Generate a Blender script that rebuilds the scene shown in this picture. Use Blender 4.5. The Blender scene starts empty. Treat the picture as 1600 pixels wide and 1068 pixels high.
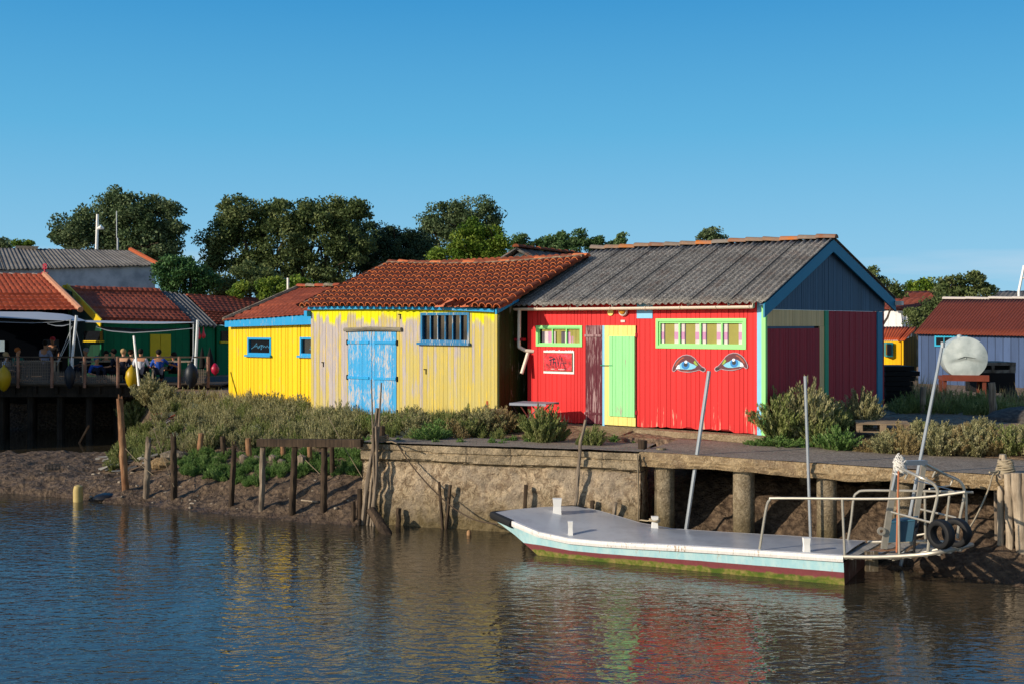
import bpy, bmesh, math, random
import numpy as np
from mathutils import Vector, Matrix
R = math.radians
random.seed(7); rng = np.random.default_rng(7)
S = bpy.context.scene
COL = S.collection

# ------------------------------------------------------------------ camera, sky, sun, exposure
HC = 3.9            # camera height above the water (m)
FPX = 1840.0        # focal length in photo pixels (1600 wide)
HOR = 505.0         # horizon row of the photo
cam_d = bpy.data.cameras.new("camera"); cam = bpy.data.objects.new("camera", cam_d); COL.objects.link(cam)
cam.location = (0, 0, HC); cam.rotation_euler = (R(90), 0, 0)
cam_d.sensor_width = 36.0; cam_d.lens = FPX / 1600 * 36.0
cam_d.shift_y = -(534 - HOR) / 1600.0
cam_d.clip_start = 0.1; cam_d.clip_end = 3000
S.camera = cam

SUN_DIR = Vector((0.88, 0.475, -0.385)).normalized()      # direction the light travels
w = bpy.data.worlds.new("World"); S.world = w; w.use_nodes = True
nt = w.node_tree; nt.nodes.clear()
sky = nt.nodes.new("ShaderNodeTexSky"); sky.sky_type = 'NISHITA'; sky.sun_disc = False
sky.sun_elevation = math.asin(-SUN_DIR.z)
sky.sun_rotation = math.atan2(-SUN_DIR.x, -SUN_DIR.y)
sky.air_density = 1.0; sky.dust_density = 0.25; sky.ozone_density = 2.2; sky.altitude = 10
bg = nt.nodes.new("ShaderNodeBackground"); bg.inputs[1].default_value = 0.125
ow = nt.nodes.new("ShaderNodeOutputWorld")
# clear evening air: the physical sky blended with a measured zenith-to-horizon gradient and a few thin clouds
tcw = nt.nodes.new("ShaderNodeTexCoord"); sxyz = nt.nodes.new("ShaderNodeSeparateXYZ"); nt.links.new(tcw.outputs['Generated'], sxyz.inputs[0])
rw = nt.nodes.new("ShaderNodeValToRGB"); cr = rw.color_ramp
SKYC = [(0.0, (0.26, 0.53, 0.70)), (0.06, (0.20, 0.48, 0.68)), (0.16, (0.092, 0.385, 0.625)), (0.28, (0.028, 0.255, 0.535)), (1.0, (0.012, 0.10, 0.34))]
while len(cr.elements) < len(SKYC): cr.elements.new(.5)
for e, (p_, c_) in zip(cr.elements, SKYC): e.position = p_; e.color = (*c_, 1)
nt.links.new(sxyz.outputs[2], rw.inputs[0])
mpw = nt.nodes.new("ShaderNodeMapping"); mpw.inputs['Scale'].default_value = (2.2, 2.2, 26); nt.links.new(tcw.outputs['Generated'], mpw.inputs[0])
nzw = nt.nodes.new("ShaderNodeTexNoise"); nzw.inputs['Scale'].default_value = 1.6; nzw.inputs['Detail'].default_value = 6; nt.links.new(mpw.outputs[0], nzw.inputs['Vector'])
rcw = nt.nodes.new("ShaderNodeValToRGB"); rcw.color_ramp.elements[0].position = .5; rcw.color_ramp.elements[1].position = .8; rcw.color_ramp.elements[1].color = (.6,.6,.6,1); nt.links.new(nzw.outputs[0], rcw.inputs[0])
rhw = nt.nodes.new("ShaderNodeValToRGB"); rhw.color_ramp.elements[0].position = .035; rhw.color_ramp.elements[0].color = (1,1,1,1); rhw.color_ramp.elements[1].position = .085; rhw.color_ramp.elements[1].color = (0,0,0,1); nt.links.new(sxyz.outputs[2], rhw.inputs[0])
mlw = nt.nodes.new("ShaderNodeMath"); mlw.operation = 'MULTIPLY'; nt.links.new(rcw.outputs[0], mlw.inputs[0]); nt.links.new(rhw.outputs[0], mlw.inputs[1])
mcw = nt.nodes.new("ShaderNodeMix"); mcw.data_type = 'RGBA'; nt.links.new(mlw.outputs[0], mcw.inputs[0]); nt.links.new(rw.outputs[0], mcw.inputs[6]); mcw.inputs[7].default_value = (.62,.66,.72,1)
gw = nt.nodes.new("ShaderNodeMix"); gw.data_type = 'RGBA'; gw.blend_type = 'MULTIPLY'; gw.inputs[0].default_value = 1; nt.links.new(mcw.outputs[2], gw.inputs[6]); gw.inputs[7].default_value = (9.4, 9.2, 9.5, 1)
xw = nt.nodes.new("ShaderNodeMix"); xw.data_type = 'RGBA'; dw = nt.nodes.new('ShaderNodeMapRange'); dw.interpolation_type = 'SMOOTHSTEP'; dw.inputs[1].default_value = -.15; dw.inputs[2].default_value = .45; dw.inputs[3].default_value = 0.0; dw.inputs[4].default_value = .94; nt.links.new(sxyz.outputs[1], dw.inputs[0]); nt.links.new(dw.outputs[0], xw.inputs[0]); nt.links.new(sky.outputs[0], xw.inputs[6]); nt.links.new(gw.outputs[2], xw.inputs[7])
nt.links.new(xw.outputs[2], bg.inputs[0]); nt.links.new(bg.outputs[0], ow.inputs[0])
sd = bpy.data.lights.new("sun", 'SUN'); sd.energy = 4.7; sd.angle = R(0.5); sd.color = (1.0, 0.86, 0.68)
sun = bpy.data.objects.new("sun", sd); COL.objects.link(sun); sun.location = (-20, -12, 30)
sun.rotation_euler = SUN_DIR.to_track_quat('-Z', 'Y').to_euler()
S.view_settings.view_transform = 'Standard'; S.view_settings.look = 'None'
S.view_settings.gamma = 1; S.view_settings.exposure = 0.0; S.view_settings.use_curve_mapping = False

# ------------------------------------------------------------------ helpers
def A(u, v, D):
    return Vector(((u - 800) / FPX * D, D, HC - (v - HOR) / FPX * D))
def G(u, v, z):
    return A(u, v, (HC - z) * FPX / (v - HOR))
def onplane(u, v, P, n):
    """ray of photo pixel (u,v) with the vertical plane through P with normal n (2D)"""
    k = (P[0] * n[0] + P[1] * n[1]) / ((u - 800) / FPX * n[0] + n[1])
    return A(u, v, k)
def vline(u, v, P, Q):
    d = (Q[0] - P[0], Q[1] - P[1]); return onplane(u, v, P, (-d[1], d[0]))

class Frame:
    """local axes of a building: x along the front, y into its depth, z up"""
    def __init__(s, P, rz):
        s.P = Vector(P); s.rz = rz; s.M = Matrix.Translation(s.P) @ Matrix.Rotation(rz, 4, 'Z'); s.I = s.M.inverted()
        s.ex = Vector((math.cos(rz), math.sin(rz), 0)); s.ey = Vector((-math.sin(rz), math.cos(rz), 0))
    def front(s, u, v, y=0.0):
        q = onplane(u, v, s.P + s.ey * y, (s.ey.x, s.ey.y)); l = s.I @ q; return l.x, l.z
    def side(s, u, v, x=0.0):
        q = onplane(u, v, s.P + s.ex * x, (s.ex.x, s.ex.y)); l = s.I @ q; return l.y, l.z
    def loc(s, p): return s.I @ Vector(p)

class MB:
    def __init__(s): s.v = []; s.f = []; s.m = []; s.r = []
    def add(s, vs, fs, mi=0, rnd=None):
        b = len(s.v); s.v += [tuple(p) for p in vs]
        r = random.random() if rnd is None else rnd
        for f in fs: s.f.append(tuple(b + i for i in f)); s.m.append(mi); s.r.append(r)
    def box(s, x0, x1, y0, y1, z0, z1, mi=0, rnd=None):
        s.add([(x0,y0,z0),(x1,y0,z0),(x1,y1,z0),(x0,y1,z0),(x0,y0,z1),(x1,y0,z1),(x1,y1,z1),(x0,y1,z1)],
              [(0,3,2,1),(4,5,6,7),(0,1,5,4),(1,2,6,5),(2,3,7,6),(3,0,4,7)], mi, rnd)
    def hexa(s, a, b, mi=0, rnd=None):
        """a, b: bottom and top rings of 4 points"""
        s.add(list(a) + list(b), [(0,3,2,1),(4,5,6,7),(0,1,5,4),(1,2,6,5),(2,3,7,6),(3,0,4,7)], mi, rnd)
    def bar(s, p, q, wx, wy=None, up=(0,0,1), mi=0, rnd=None):
        p = Vector(p); q = Vector(q); wy = wx if wy is None else wy
        d = (q - p).normalized(); up = Vector(up)
        if abs(d.dot(up)) > 0.98: up = Vector((0, 1, 0)) if abs(d.y) < .9 else Vector((1, 0, 0))
        a = d.cross(up).normalized(); b = a.cross(d).normalized()
        ring = lambda c: [c - a*wx/2 - b*wy/2, c + a*wx/2 - b*wy/2, c + a*wx/2 + b*wy/2, c - a*wx/2 + b*wy/2]
        s.hexa(ring(p), ring(q), mi, rnd)
    def tube(s, pts, rad, n=8, cap=True, mi=0, wob=0.0, rnd=None):
        pts = [Vector(p) for p in pts]; k = len(pts)
        if not isinstance(rad, (list, tuple)): rad = [rad] * k
        vs = []; a = None; 
        for i, p in enumerate(pts):
            d = (pts[min(i+1, k-1)] - pts[max(i-1, 0)]).normalized()
            if a is None:
                up = Vector((0,0,1)) if abs(d.z) < .9 else Vector((1,0,0)); a = d.cross(up).normalized()
            else: a = (a - d * a.dot(d)).normalized()
            b = d.cross(a)
            for j in range(n):
                t = 2*math.pi*j/n; rr = rad[i] * (1 + (random.uniform(-wob, wob) if wob else 0))
                vs.append(p + (a*math.cos(t) + b*math.sin(t)) * rr)
        fs = [(i*n+j, i*n+(j+1)%n, (i+1)*n+(j+1)%n, (i+1)*n+j) for i in range(k-1) for j in range(n)]
        if cap: fs += [tuple(range(n-1, -1, -1)), tuple((k-1)*n + j for j in range(n))]
        s.add(vs, fs, mi, rnd)
    def lathe(s, c, prof, n=16, ax='Z', mi=0, rnd=None):
        c = Vector(c); vs = []
        for r, h in prof:
            for j in range(n):
                t = 2*math.pi*j/n; x, y = r*math.cos(t), r*math.sin(t)
                vs.append(c + Vector({'Z': (x, y, h), 'Y': (x, h, y), 'X': (h, x, y)}[ax]))
        k = len(prof)
        fs = [(i*n+j, i*n+(j+1)%n, (i+1)*n+(j+1)%n, (i+1)*n+j) for i in range(k-1) for j in range(n)]
        s.add(vs, fs, mi, rnd)
    def ball(s, c, rx, ry=None, rz=None, n=12, m=8, mi=0, jit=0, rnd=None):
        ry = rx if ry is None else ry; rz = rx if rz is None else rz; c = Vector(c)
        vs = [c + Vector((0, 0, rz))]
        for i in range(1, m):
            for j in range(n):
                p = math.pi*i/m; t = 2*math.pi*j/n; q = 1 + random.uniform(-jit, jit)
                vs.append(c + Vector((rx*math.sin(p)*math.cos(t)*q, ry*math.sin(p)*math.sin(t)*q, rz*math.cos(p)*q)))
        vs.append(c - Vector((0, 0, rz))); L = len(vs) - 1
        fs = [(0, 1+j, 1+(j+1) % n) for j in range(n)]
        fs += [(1+i*n+j, 1+(i+1)*n+j, 1+(i+1)*n+(j+1) % n, 1+i*n+(j+1) % n) for i in range(m-2) for j in range(n)]
        fs += [(L, 1+(m-2)*n+(j+1) % n, 1+(m-2)*n+j) for j in range(n)]
        s.add(vs, fs, mi, rnd)
    def prism(s, poly, y0, y1, mi=0, rnd=None):
        """poly in (x,z), extruded along y"""
        n = len(poly); vs = [(x, y0, z) for x, z in poly] + [(x, y1, z) for x, z in poly]
        fs = [tuple(range(n)), tuple(range(2*n-1, n-1, -1))] + [(i, i+n, (i+1) % n + n, (i+1) % n) for i in range(n)]
        s.add(vs, fs, mi, rnd)
    def mesh(s, name, mats, O=(0,0,0), smooth=False):
        me = bpy.data.meshes.new(name); O = Vector(O)
        me.from_pydata([Vector(p) - O for p in s.v], [], s.f)
        for m in (mats if isinstance(mats, (list, tuple)) else [mats]): me.materials.append(m)
        me.polygons.foreach_set('material_index', s.m)
        at = me.attributes.new('rnd', 'FLOAT', 'FACE'); at.data.foreach_set('value', s.r)
        bm = bmesh.new(); bm.from_mesh(me); bmesh.ops.recalc_face_normals(bm, faces=bm.faces); bm.to_mesh(me); bm.free()
        if smooth:
            me.polygons.foreach_set('use_smooth', [True]*len(me.polygons))
            try: me.set_sharp_from_angle(angle=R(40))
            except Exception: pass
        me.update(); return me
    def build(s, name, mats, parent=None, O=(0,0,0), smooth=False, label=None):
        me = s.mesh(name, mats, O, smooth); o = bpy.data.objects.new(name, me); COL.objects.link(o)
        if parent is not None: o.parent = parent
        else: o.location = O
        if label: o['label'] = label
        return o

def tag(o, label=None, cat=None, group=None, kind=None):
    if label: o['label'] = label
    if cat: o['category'] = cat
    if group: o['group'] = group
    if kind: o['kind'] = kind
    return o
def thing(name, label, cat, loc=(0,0,0), rz=0, group=None):
    o = bpy.data.objects.new(name, None); COL.objects.link(o); o.location = loc; o.rotation_euler = (0,0,rz)
    o.empty_display_size = .3
    return tag(o, label, cat, group)
def part(name, mats, parent, fn, smooth=False, label=None):
    """fn fills an MB in the parent's local coordinates"""
    mb = MB(); fn(mb); return mb.build(name, mats, parent, smooth=smooth, label=label)
def wpart(name, mats, root, mb, smooth=False, label=None):
    """mb in world coordinates; root is an unrotated Empty"""
    return mb.build(name, mats, root, O=root.location, smooth=smooth, label=label)

def npmesh(name, verts, quads, mat, rnd=None, O=(0,0,0), parent=None, smooth=False):
    me = bpy.data.meshes.new(name); verts = np.asarray(verts, dtype=np.float32) - np.array(O, dtype=np.float32)
    nv, nf = len(verts), len(quads); k = quads.shape[1]
    me.vertices.add(nv); me.vertices.foreach_set('co', verts.ravel())
    me.loops.add(nf*k); me.loops.foreach_set('vertex_index', quads.astype(np.int32).ravel())
    me.polygons.add(nf); me.polygons.foreach_set('loop_start', np.arange(0, nf*k, k, dtype=np.int32))
    me.polygons.foreach_set('loop_total', np.full(nf, k, dtype=np.int32))
    me.update(calc_edges=True); me.validate()
    if rnd is not None:
        at = me.attributes.new('rnd', 'FLOAT', 'FACE'); at.data.foreach_set('value', rnd.astype(np.float32))
    for m in (mat if isinstance(mat, (list, tuple)) else [mat]): me.materials.append(m)
    if smooth: me.polygons.foreach_set('use_smooth', [True]*nf)
    o = bpy.data.objects.new(name, me); COL.objects.link(o)
    if parent is not None: o.parent = parent
    else: o.location = O
    return o

def vnoise(x, y, seed=0):
    x = np.asarray(x, float); y = np.asarray(y, float)
    xi = np.floor(x).astype(np.int64); yi = np.floor(y).astype(np.int64); fx = x-xi; fy = y-yi
    fx = fx*fx*(3-2*fx); fy = fy*fy*(3-2*fy)
    def h(a, b):
        n = (a*374761393 + b*668265263 + seed*1442695041) & 0x7fffffff
        n = ((n ^ (n >> 13)) * 1274126177) & 0x7fffffff
        return ((n ^ (n >> 16)) & 0xffff) / 65535.0
    return (h(xi,yi)*(1-fx)+h(xi+1,yi)*fx)*(1-fy) + (h(xi,yi+1)*(1-fx)+h(xi+1,yi+1)*fx)*fy
def fbm(x, y, o=4, seed=0):
    r = 0; a = .5
    for i in range(o): r = r + a*vnoise(x*2**i, y*2**i, seed+i); a /= 2
    return r
def sst(a, b, x): t = np.clip((np.asarray(x, float)-a)/(b-a), 0, 1); return t*t*(3-2*t)

# ------------------------------------------------------------------ materials
def lin(h):
    h = h.lstrip('#'); c = [int(h[i:i+2], 16)/255 for i in (0, 2, 4)]
    return tuple(x/12.92 if x <= .04045 else ((x+.055)/1.055)**2.4 for x in c) + (1,)
class NT:
    def __init__(s, name):
        s.mat = bpy.data.materials.new(name); s.mat.use_nodes = True; s.t = s.mat.node_tree; s.t.nodes.clear()
        s.out = s.n('ShaderNodeOutputMaterial'); s.p = s.n('ShaderNodeBsdfPrincipled'); s.l(s.p.outputs[0], s.out.inputs[0])
    def n(s, t, **k):
        x = s.t.nodes.new(t)
        for a, b in k.items(): setattr(x, a, b)
        return x
    def l(s, a, b): s.t.links.new(a, b)
    def pos(s, scale=(1,1,1), src='Object'):
        tc = s.n('ShaderNodeTexCoord'); mp = s.n('ShaderNodeMapping'); mp.inputs['Scale'].default_value = scale
        s.l(tc.outputs[src], mp.inputs[0]); return mp.outputs[0]
    def noise(s, scale, vec=None, detail=4, rough=.55, dist=0):
        x = s.n('ShaderNodeTexNoise'); x.inputs['Scale'].default_value = scale; x.inputs['Detail'].default_value = detail
        x.inputs['Roughness'].default_value = rough; x.inputs['Distortion'].default_value = dist
        if vec is not None: s.l(vec, x.inputs['Vector'])
        return x.outputs['Fac']
    def ramp(s, fac, stops, interp='LINEAR'):
        x = s.n('ShaderNodeValToRGB'); x.color_ramp.interpolation = interp; cr = x.color_ramp
        while len(cr.elements) < len(stops): cr.elements.new(.5)
        for e, (p, c) in zip(cr.elements, stops): e.position = p; e.color = c if len(c) == 4 else (*c, 1)
        s.l(fac, x.inputs[0]); return x.outputs[0]
    def mix(s, fac, a, b, mode='MIX'):
        x = s.n('ShaderNodeMix', data_type='RGBA', blend_type=mode)
        for sock, val in ((x.inputs[0], fac), (x.inputs[6], a), (x.inputs[7], b)):
            if isinstance(val, (int, float, tuple)): sock.default_value = val
            else: s.l(val, sock)
        return x.outputs[2]
    def math(s, op, a, b=0.0, clamp=False):
        x = s.n('ShaderNodeMath', operation=op, use_clamp=clamp)
        for sock, val in ((x.inputs[0], a), (x.inputs[1], b)):
            if isinstance(val, (int, float)): sock.default_value = val
            else: s.l(val, sock)
        return x.outputs[0]
    def attr(s, name='rnd'):
        x = s.n('ShaderNodeAttribute'); x.attribute_name = name; return x.outputs['Fac']
    def bump(s, h, strength=.5, dist=.01):
        x = s.n('ShaderNodeBump'); x.inputs['Strength'].default_value = strength; x.inputs['Distance'].default_value = dist
        s.l(h, x.inputs['Height']); s.l(x.outputs[0], s.p.inputs['Normal'])
    def col(s, c):
        if isinstance(c, tuple): s.p.inputs['Base Color'].default_value = c
        else: s.l(c, s.p.inputs['Base Color'])
    def fin(s, rough=.7, spec=.3, metal=0):
        if isinstance(rough, (int, float)): s.p.inputs['Roughness'].default_value = rough
        else: s.l(rough, s.p.inputs['Roughness'])
        s.p.inputs['Specular IOR Level'].default_value = spec; s.p.inputs['Metallic'].default_value = metal
        return s.mat
def sc(c, k): return (c[0]*k, c[1]*k, c[2]*k, 1)

def m_paint(name, hexc, var=.18, wear=0.0, under='#9a9088', under2='#b8ab98', rough=.6, streak=(14, 14, 1.2), grime=.25, spec=.3, foot=0.0):
    """painted wood: slightly uneven paint, flaking along the grain where wear > 0"""
    N = NT(name); c = lin(hexc); r = N.attr()
    base = N.mix(r, sc(c, 1-var), sc(c, 1+var*.4))
    n1 = N.noise(3.0, N.pos((1,1,.4)), 5, .6)
    base = N.mix(N.math('MULTIPLY', N.ramp(n1, [(.45,(0,0,0)),(.75,(1,1,1))]), grime), base, sc(c, .55))
    fs = N.noise(1.0, N.pos((30, 30, 1.1)), 5, .7)
    base = N.mix(N.ramp(fs, [(.35,(1,1,1)),(.65,(0,0,0))]), base, N.mix(.5, base, sc(c, .72)))
    h = n1
    if wear > 0:
        st = N.noise(1.0, N.pos((streak[0]*2.2, streak[1]*2.2, streak[2]*2)), 6, .68)
        big = N.noise(1.3, N.pos(), 3, .5)
        m = N.math('ADD', N.math('ADD', st, N.math('MULTIPLY', big, .45)), N.math('MULTIPLY', r, .14))
        th = .98 - wear*.36
        k = N.ramp(m, [(max(0, th-.03)/1.4*1.0, (0,0,0)), (min(1, (th+.03)/1.4), (1,1,1))]) if False else N.math('MULTIPLY', N.math('SUBTRACT', m, th), 14.0, True)
        uw = N.mix(N.noise(1.0, N.pos((40,40,3)), 4), lin(under), lin(under2))
        base = N.mix(k, base, uw); h = st
    if foot > 0:      # bare wood where splashing has lifted the paint near the ground
        sz = N.n('ShaderNodeSeparateXYZ'); N.l(N.pos(), sz.inputs[0]); fn = N.noise(1.0, N.pos((20, 20, 2.0)), 4, .6)
        k = N.math('MULTIPLY', N.math('SUBTRACT', N.math('SUBTRACT', N.math('ADD', fn, N.math('MULTIPLY', r, .12)), .615), N.math('MULTIPLY', sz.outputs['Z'], foot)), 12.0, True)
        base = N.mix(k, base, N.mix(fn, lin('#b89078'), lin('#d8b8a0')))
        kd = N.math('MULTIPLY', N.math('SUBTRACT', .30, sz.outputs['Z']), 1.6, True); base = N.mix(N.math('MULTIPLY', kd, .5), base, sc(c, .45))
    N.col(base); N.bump(h, .35, .004); return N.fin(rough, spec)

def m_plain(name, hexc, rough=.5, spec=.4, metal=0, var=.15, scale=6, bump=0.0, dark=None):
    N = NT(name); c = lin(hexc); n = N.noise(scale, N.pos(), 5, .6)
    b = N.mix(n, sc(c, 1-var*1.3), sc(c, 1+var*.8)) if dark is None else N.mix(N.ramp(n, [(.4,(0,0,0)),(.62,(1,1,1))]), c, lin(dark))
    N.col(b)
    if bump: N.bump(n, .6, bump)
    return N.fin(rough, spec, metal)

def m_wood(name, c1, c2, ax='Z', rough=.85, wet=False):
    N = NT(name); s = {'Z': (22,22,1.6), 'X': (1.6,22,22), 'Y': (22,1.6,22)}[ax]
    g = N.noise(1.0, N.pos(s), 6, .65, .4); b = N.noise(2.2, N.pos(), 4)
    c = N.mix(N.ramp(g, [(.3,(0,0,0)),(.7,(1,1,1))]), lin(c1), lin(c2))
    c = N.mix(N.ramp(b, [(.4,(0,0,0)),(.7,(.7,.7,.7))]), c, sc(lin(c1), .5))
    N.col(c); N.bump(g, .8, .012); return N.fin(rough, .2)

def m_leaf(name, dark, mid, light, trans=.25):
    N = NT(name); r = N.attr()
    c = N.ramp(r, [(0, lin(dark)), (.5, lin(mid)), (1, lin(light))])
    big = N.noise(.9, N.pos(), 3)
    c = N.mix(N.math('MULTIPLY', big, .5), c, lin(mid)); N.col(c); N.fin(.6, .2)
    t = N.n('ShaderNodeBsdfTranslucent'); N.l(c, t.inputs[0]); mx = N.n('ShaderNodeMixShader'); mx.inputs[0].default_value = trans
    N.l(N.p.outputs[0], mx.inputs[1]); N.l(t.outputs[0], mx.inputs[2]); N.l(mx.outputs[0], N.out.inputs[0]); return N.mat

def m_water():
    N = NT("estuary_water")
    N.p.inputs['Base Color'].default_value = (.040, .034, .022, 1)
    N.p.inputs['Roughness'].default_value = .06; N.p.inputs['IOR'].default_value = 1.38; N.p.inputs['Specular IOR Level'].default_value = .9
    a = N.noise(1.0, N.pos((3.4, 6.2, 1)), 2, .5, .5)
    b = N.noise(1.0, N.pos((.30, .45, 1)), 3, .5)
    c = N.noise(1.0, N.pos((8.0, 15.0, 1)), 2, .5, .4)
    geo = N.n('ShaderNodeNewGeometry'); sp = N.n('ShaderNodeSeparateXYZ'); N.l(geo.outputs['Position'], sp.inputs[0])
    calm = N.math('MULTIPLY', N.math('SUBTRACT', 24.5, N.math('ADD', sp.outputs['Y'], N.math('MULTIPLY', sp.outputs['X'], .42))), .16, True)   # sheltered water under the bank
    bm = N.math('MULTIPLY', N.ramp(b, [(.3,(.55,.55,.55)),(.65,(1,1,1))]), N.math('ADD', .12, N.math('MULTIPLY', calm, .88)))
    h = N.math('MULTIPLY', N.math('ADD', a, N.math('MULTIPLY', c, .26)), bm)
    N.bump(h, 1.0, .023); return N.mat

def m_ground():
    N = NT("bank_earth")
    geo = N.n('ShaderNodeNewGeometry'); sep = N.n('ShaderNodeSeparateXYZ'); N.l(geo.outputs['Position'], sep.inputs[0]); z = sep.outputs['Z']
    n1 = N.noise(1.4, N.pos(), 6, .6); n2 = N.noise(9, N.pos(), 5, .65); n3 = N.noise(40, N.pos(), 3, .6)
    mud = N.mix(N.ramp(n2, [(.35,(0,0,0)),(.68,(1,1,1))]), lin('#4a3b2f'), lin('#84705a'))
    mud = N.mix(N.ramp(n1, [(.45,(0,0,0)),(.65,(.6,.6,.6))]), mud, lin('#5a4b3b'))
    dry = N.mix(N.ramp(n2, [(.3,(0,0,0)),(.7,(1,1,1))]), lin('#7d6450'), lin('#a48a70'))
    dry = N.mix(N.ramp(n3, [(.55,(0,0,0)),(.7,(.7,.7,.7))]), dry, lin('#b3a38e'))
    zz = N.math('ADD', z, N.math('MULTIPLY', N.math('SUBTRACT', n1, .5), .7))
    k = N.math('MULTIPLY', N.math('SUBTRACT', zz, 1.15), 3.5, True)
    c = N.mix(k, mud, dry)
    wet = N.math('SUBTRACT', 1.0, N.math('MULTIPLY', N.math('SUBTRACT', zz, -.05), 5.5, True))
    c = N.mix(wet, c, lin('#4a3a2b')); N.col(c)
    vo = N.n('ShaderNodeTexVoronoi'); vo.inputs['Scale'].default_value = 1.0; wp = N.n('ShaderNodeVectorMath', operation='ADD'); nv = N.n('ShaderNodeTexNoise'); nv.inputs['Scale'].default_value = 4
    N.l(N.pos((8,8,8)), wp.inputs[0]); N.l(N.pos(), nv.inputs['Vector']); N.l(nv.outputs['Color'], wp.inputs[1]); N.l(wp.outputs[0], vo.inputs['Vector'])
    N.col(N.mix(N.math('MULTIPLY', N.math('SUBTRACT', vo.outputs['Distance'], .45), 1.6, True), c, sc(lin('#3a2e24'), .8)))
    N.bump(N.math('ADD', N.math('SUBTRACT', N.math('MULTIPLY', n2, 1.0), N.math('MULTIPLY', vo.outputs['Distance'], .7)), N.math('MULTIPLY', n3, .35)), 1.0, .085)
    N.fin(.75, .3); N.l(N.math('SUBTRACT', .8, N.math('MULTIPLY', wet, .45)), N.p.inputs['Roughness']); return N.mat

def m_stone(name, c1, c2, c3, algae=True):
    N = NT(name); geo = N.n('ShaderNodeNewGeometry'); sep = N.n('ShaderNodeSeparateXYZ'); N.l(geo.outputs['Position'], sep.inputs[0])
    n1 = N.noise(1.6, N.pos(), 6, .62, .5); n2 = N.noise(7, N.pos(), 6, .7, .8); n3 = N.noise(30, N.pos(), 4, .65)
    c = N.mix(N.ramp(n2, [(.42,(0,0,0)),(.56,(1,1,1))]), lin(c1), lin(c2))
    c = N.mix(N.ramp(n1, [(.48,(0,0,0)),(.6,(.7,.7,.7))]), c, lin(c3))
    n4 = N.noise(13, N.pos((1,1,1.3)), 5, .75, 1.2); c = N.mix(N.ramp(n4, [(.34,(.75,.75,.75)),(.46,(0,0,0))]), c, sc(lin(c1), .45))
    c = N.mix(N.ramp(n3, [(.56,(0,0,0)),(.68,(.55,.55,.55))]), c, lin('#d8c7a6'))
    vr = N.n('ShaderNodeTexVoronoi', feature='DISTANCE_TO_EDGE'); vr.inputs['Scale'].default_value = 3.2
    dv = N.n('ShaderNodeMapping'); N.l(N.pos((.8,.8,1.6)), vr.inputs['Vector'])
    N.t.nodes.remove(dv)
    if algae:
        zz = N.math('ADD', sep.outputs['Z'], N.math('MULTIPLY', N.math('SUBTRACT', n1, .5), 1.1))
        k = N.math('SUBTRACT', 1.0, N.math('MULTIPLY', N.math('SUBTRACT', zz, .1), 1.5, True))
        c = N.mix(N.math('MULTIPLY', k, .8), c, N.mix(n2, lin('#4d4430'), lin('#6f6238')))
    N.col(c); N.bump(N.math('ADD', n2, N.math('ADD', N.math('MULTIPLY', n4, .8), N.math('MULTIPLY', n3, .5))), 1.0, .05); return N.fin(.9, .15)

def m_tile(name, a, b, lich='#5c3026', amt=.6, rough=.85):
    N = NT(name); r = N.attr(); n = N.noise(5, N.pos(), 5, .65); n2 = N.noise(24, N.pos(), 4, .6)
    c = N.mix(r, lin(a), lin(b))
    c = N.mix(N.math('MULTIPLY', N.ramp(n, [(.38,(0,0,0)),(.62,(1,1,1))]), amt), c, lin(lich))
    c = N.mix(N.math('MULTIPLY', N.ramp(n2, [(.6,(0,0,0)),(.72,(1,1,1))]), .35), c, lin('#9a8a78'))
    N.col(c); N.bump(n2, .5, .008); return N.fin(rough, .15)

def m_cement(name, a='#5e5a56', b='#8f8a84', spots='#b9b3a6', orange=.0):
    N = NT(name); n = N.noise(1.6, N.pos(), 5, .6); n2 = N.noise(16, N.pos(), 5, .7); n3 = N.noise(34, N.pos(), 3, .6); r = N.attr()
    c = N.mix(N.ramp(n2, [(.35,(0,0,0)),(.65,(1,1,1))]), lin(a), lin(b))
    c = N.mix(N.math('MULTIPLY', N.ramp(n3, [(.50,(0,0,0)),(.62,(1,1,1))]), .7), c, lin(spots))
    c = N.mix(N.math('MULTIPLY', r, .3), c, sc(lin(a), .6))
    c = N.mix(N.ramp(n, [(.5,(0,0,0)),(.7,(.45,.45,.45))]), c, sc(lin(a), .62))
    if orange: c = N.mix(N.math('MULTIPLY', N.ramp(N.noise(3.2, N.pos(), 4, .6), [(.55,(0,0,0)),(.62,(1,1,1))]), orange), c, lin('#b5652a'))
    N.col(c); N.bump(n2, .6, .01); return N.fin(.9, .15)

def m_glass(name='window_glass', c=(.012,.014,.018,1)):
    N = NT(name); N.col(c); return N.fin(.06, .6)

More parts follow.
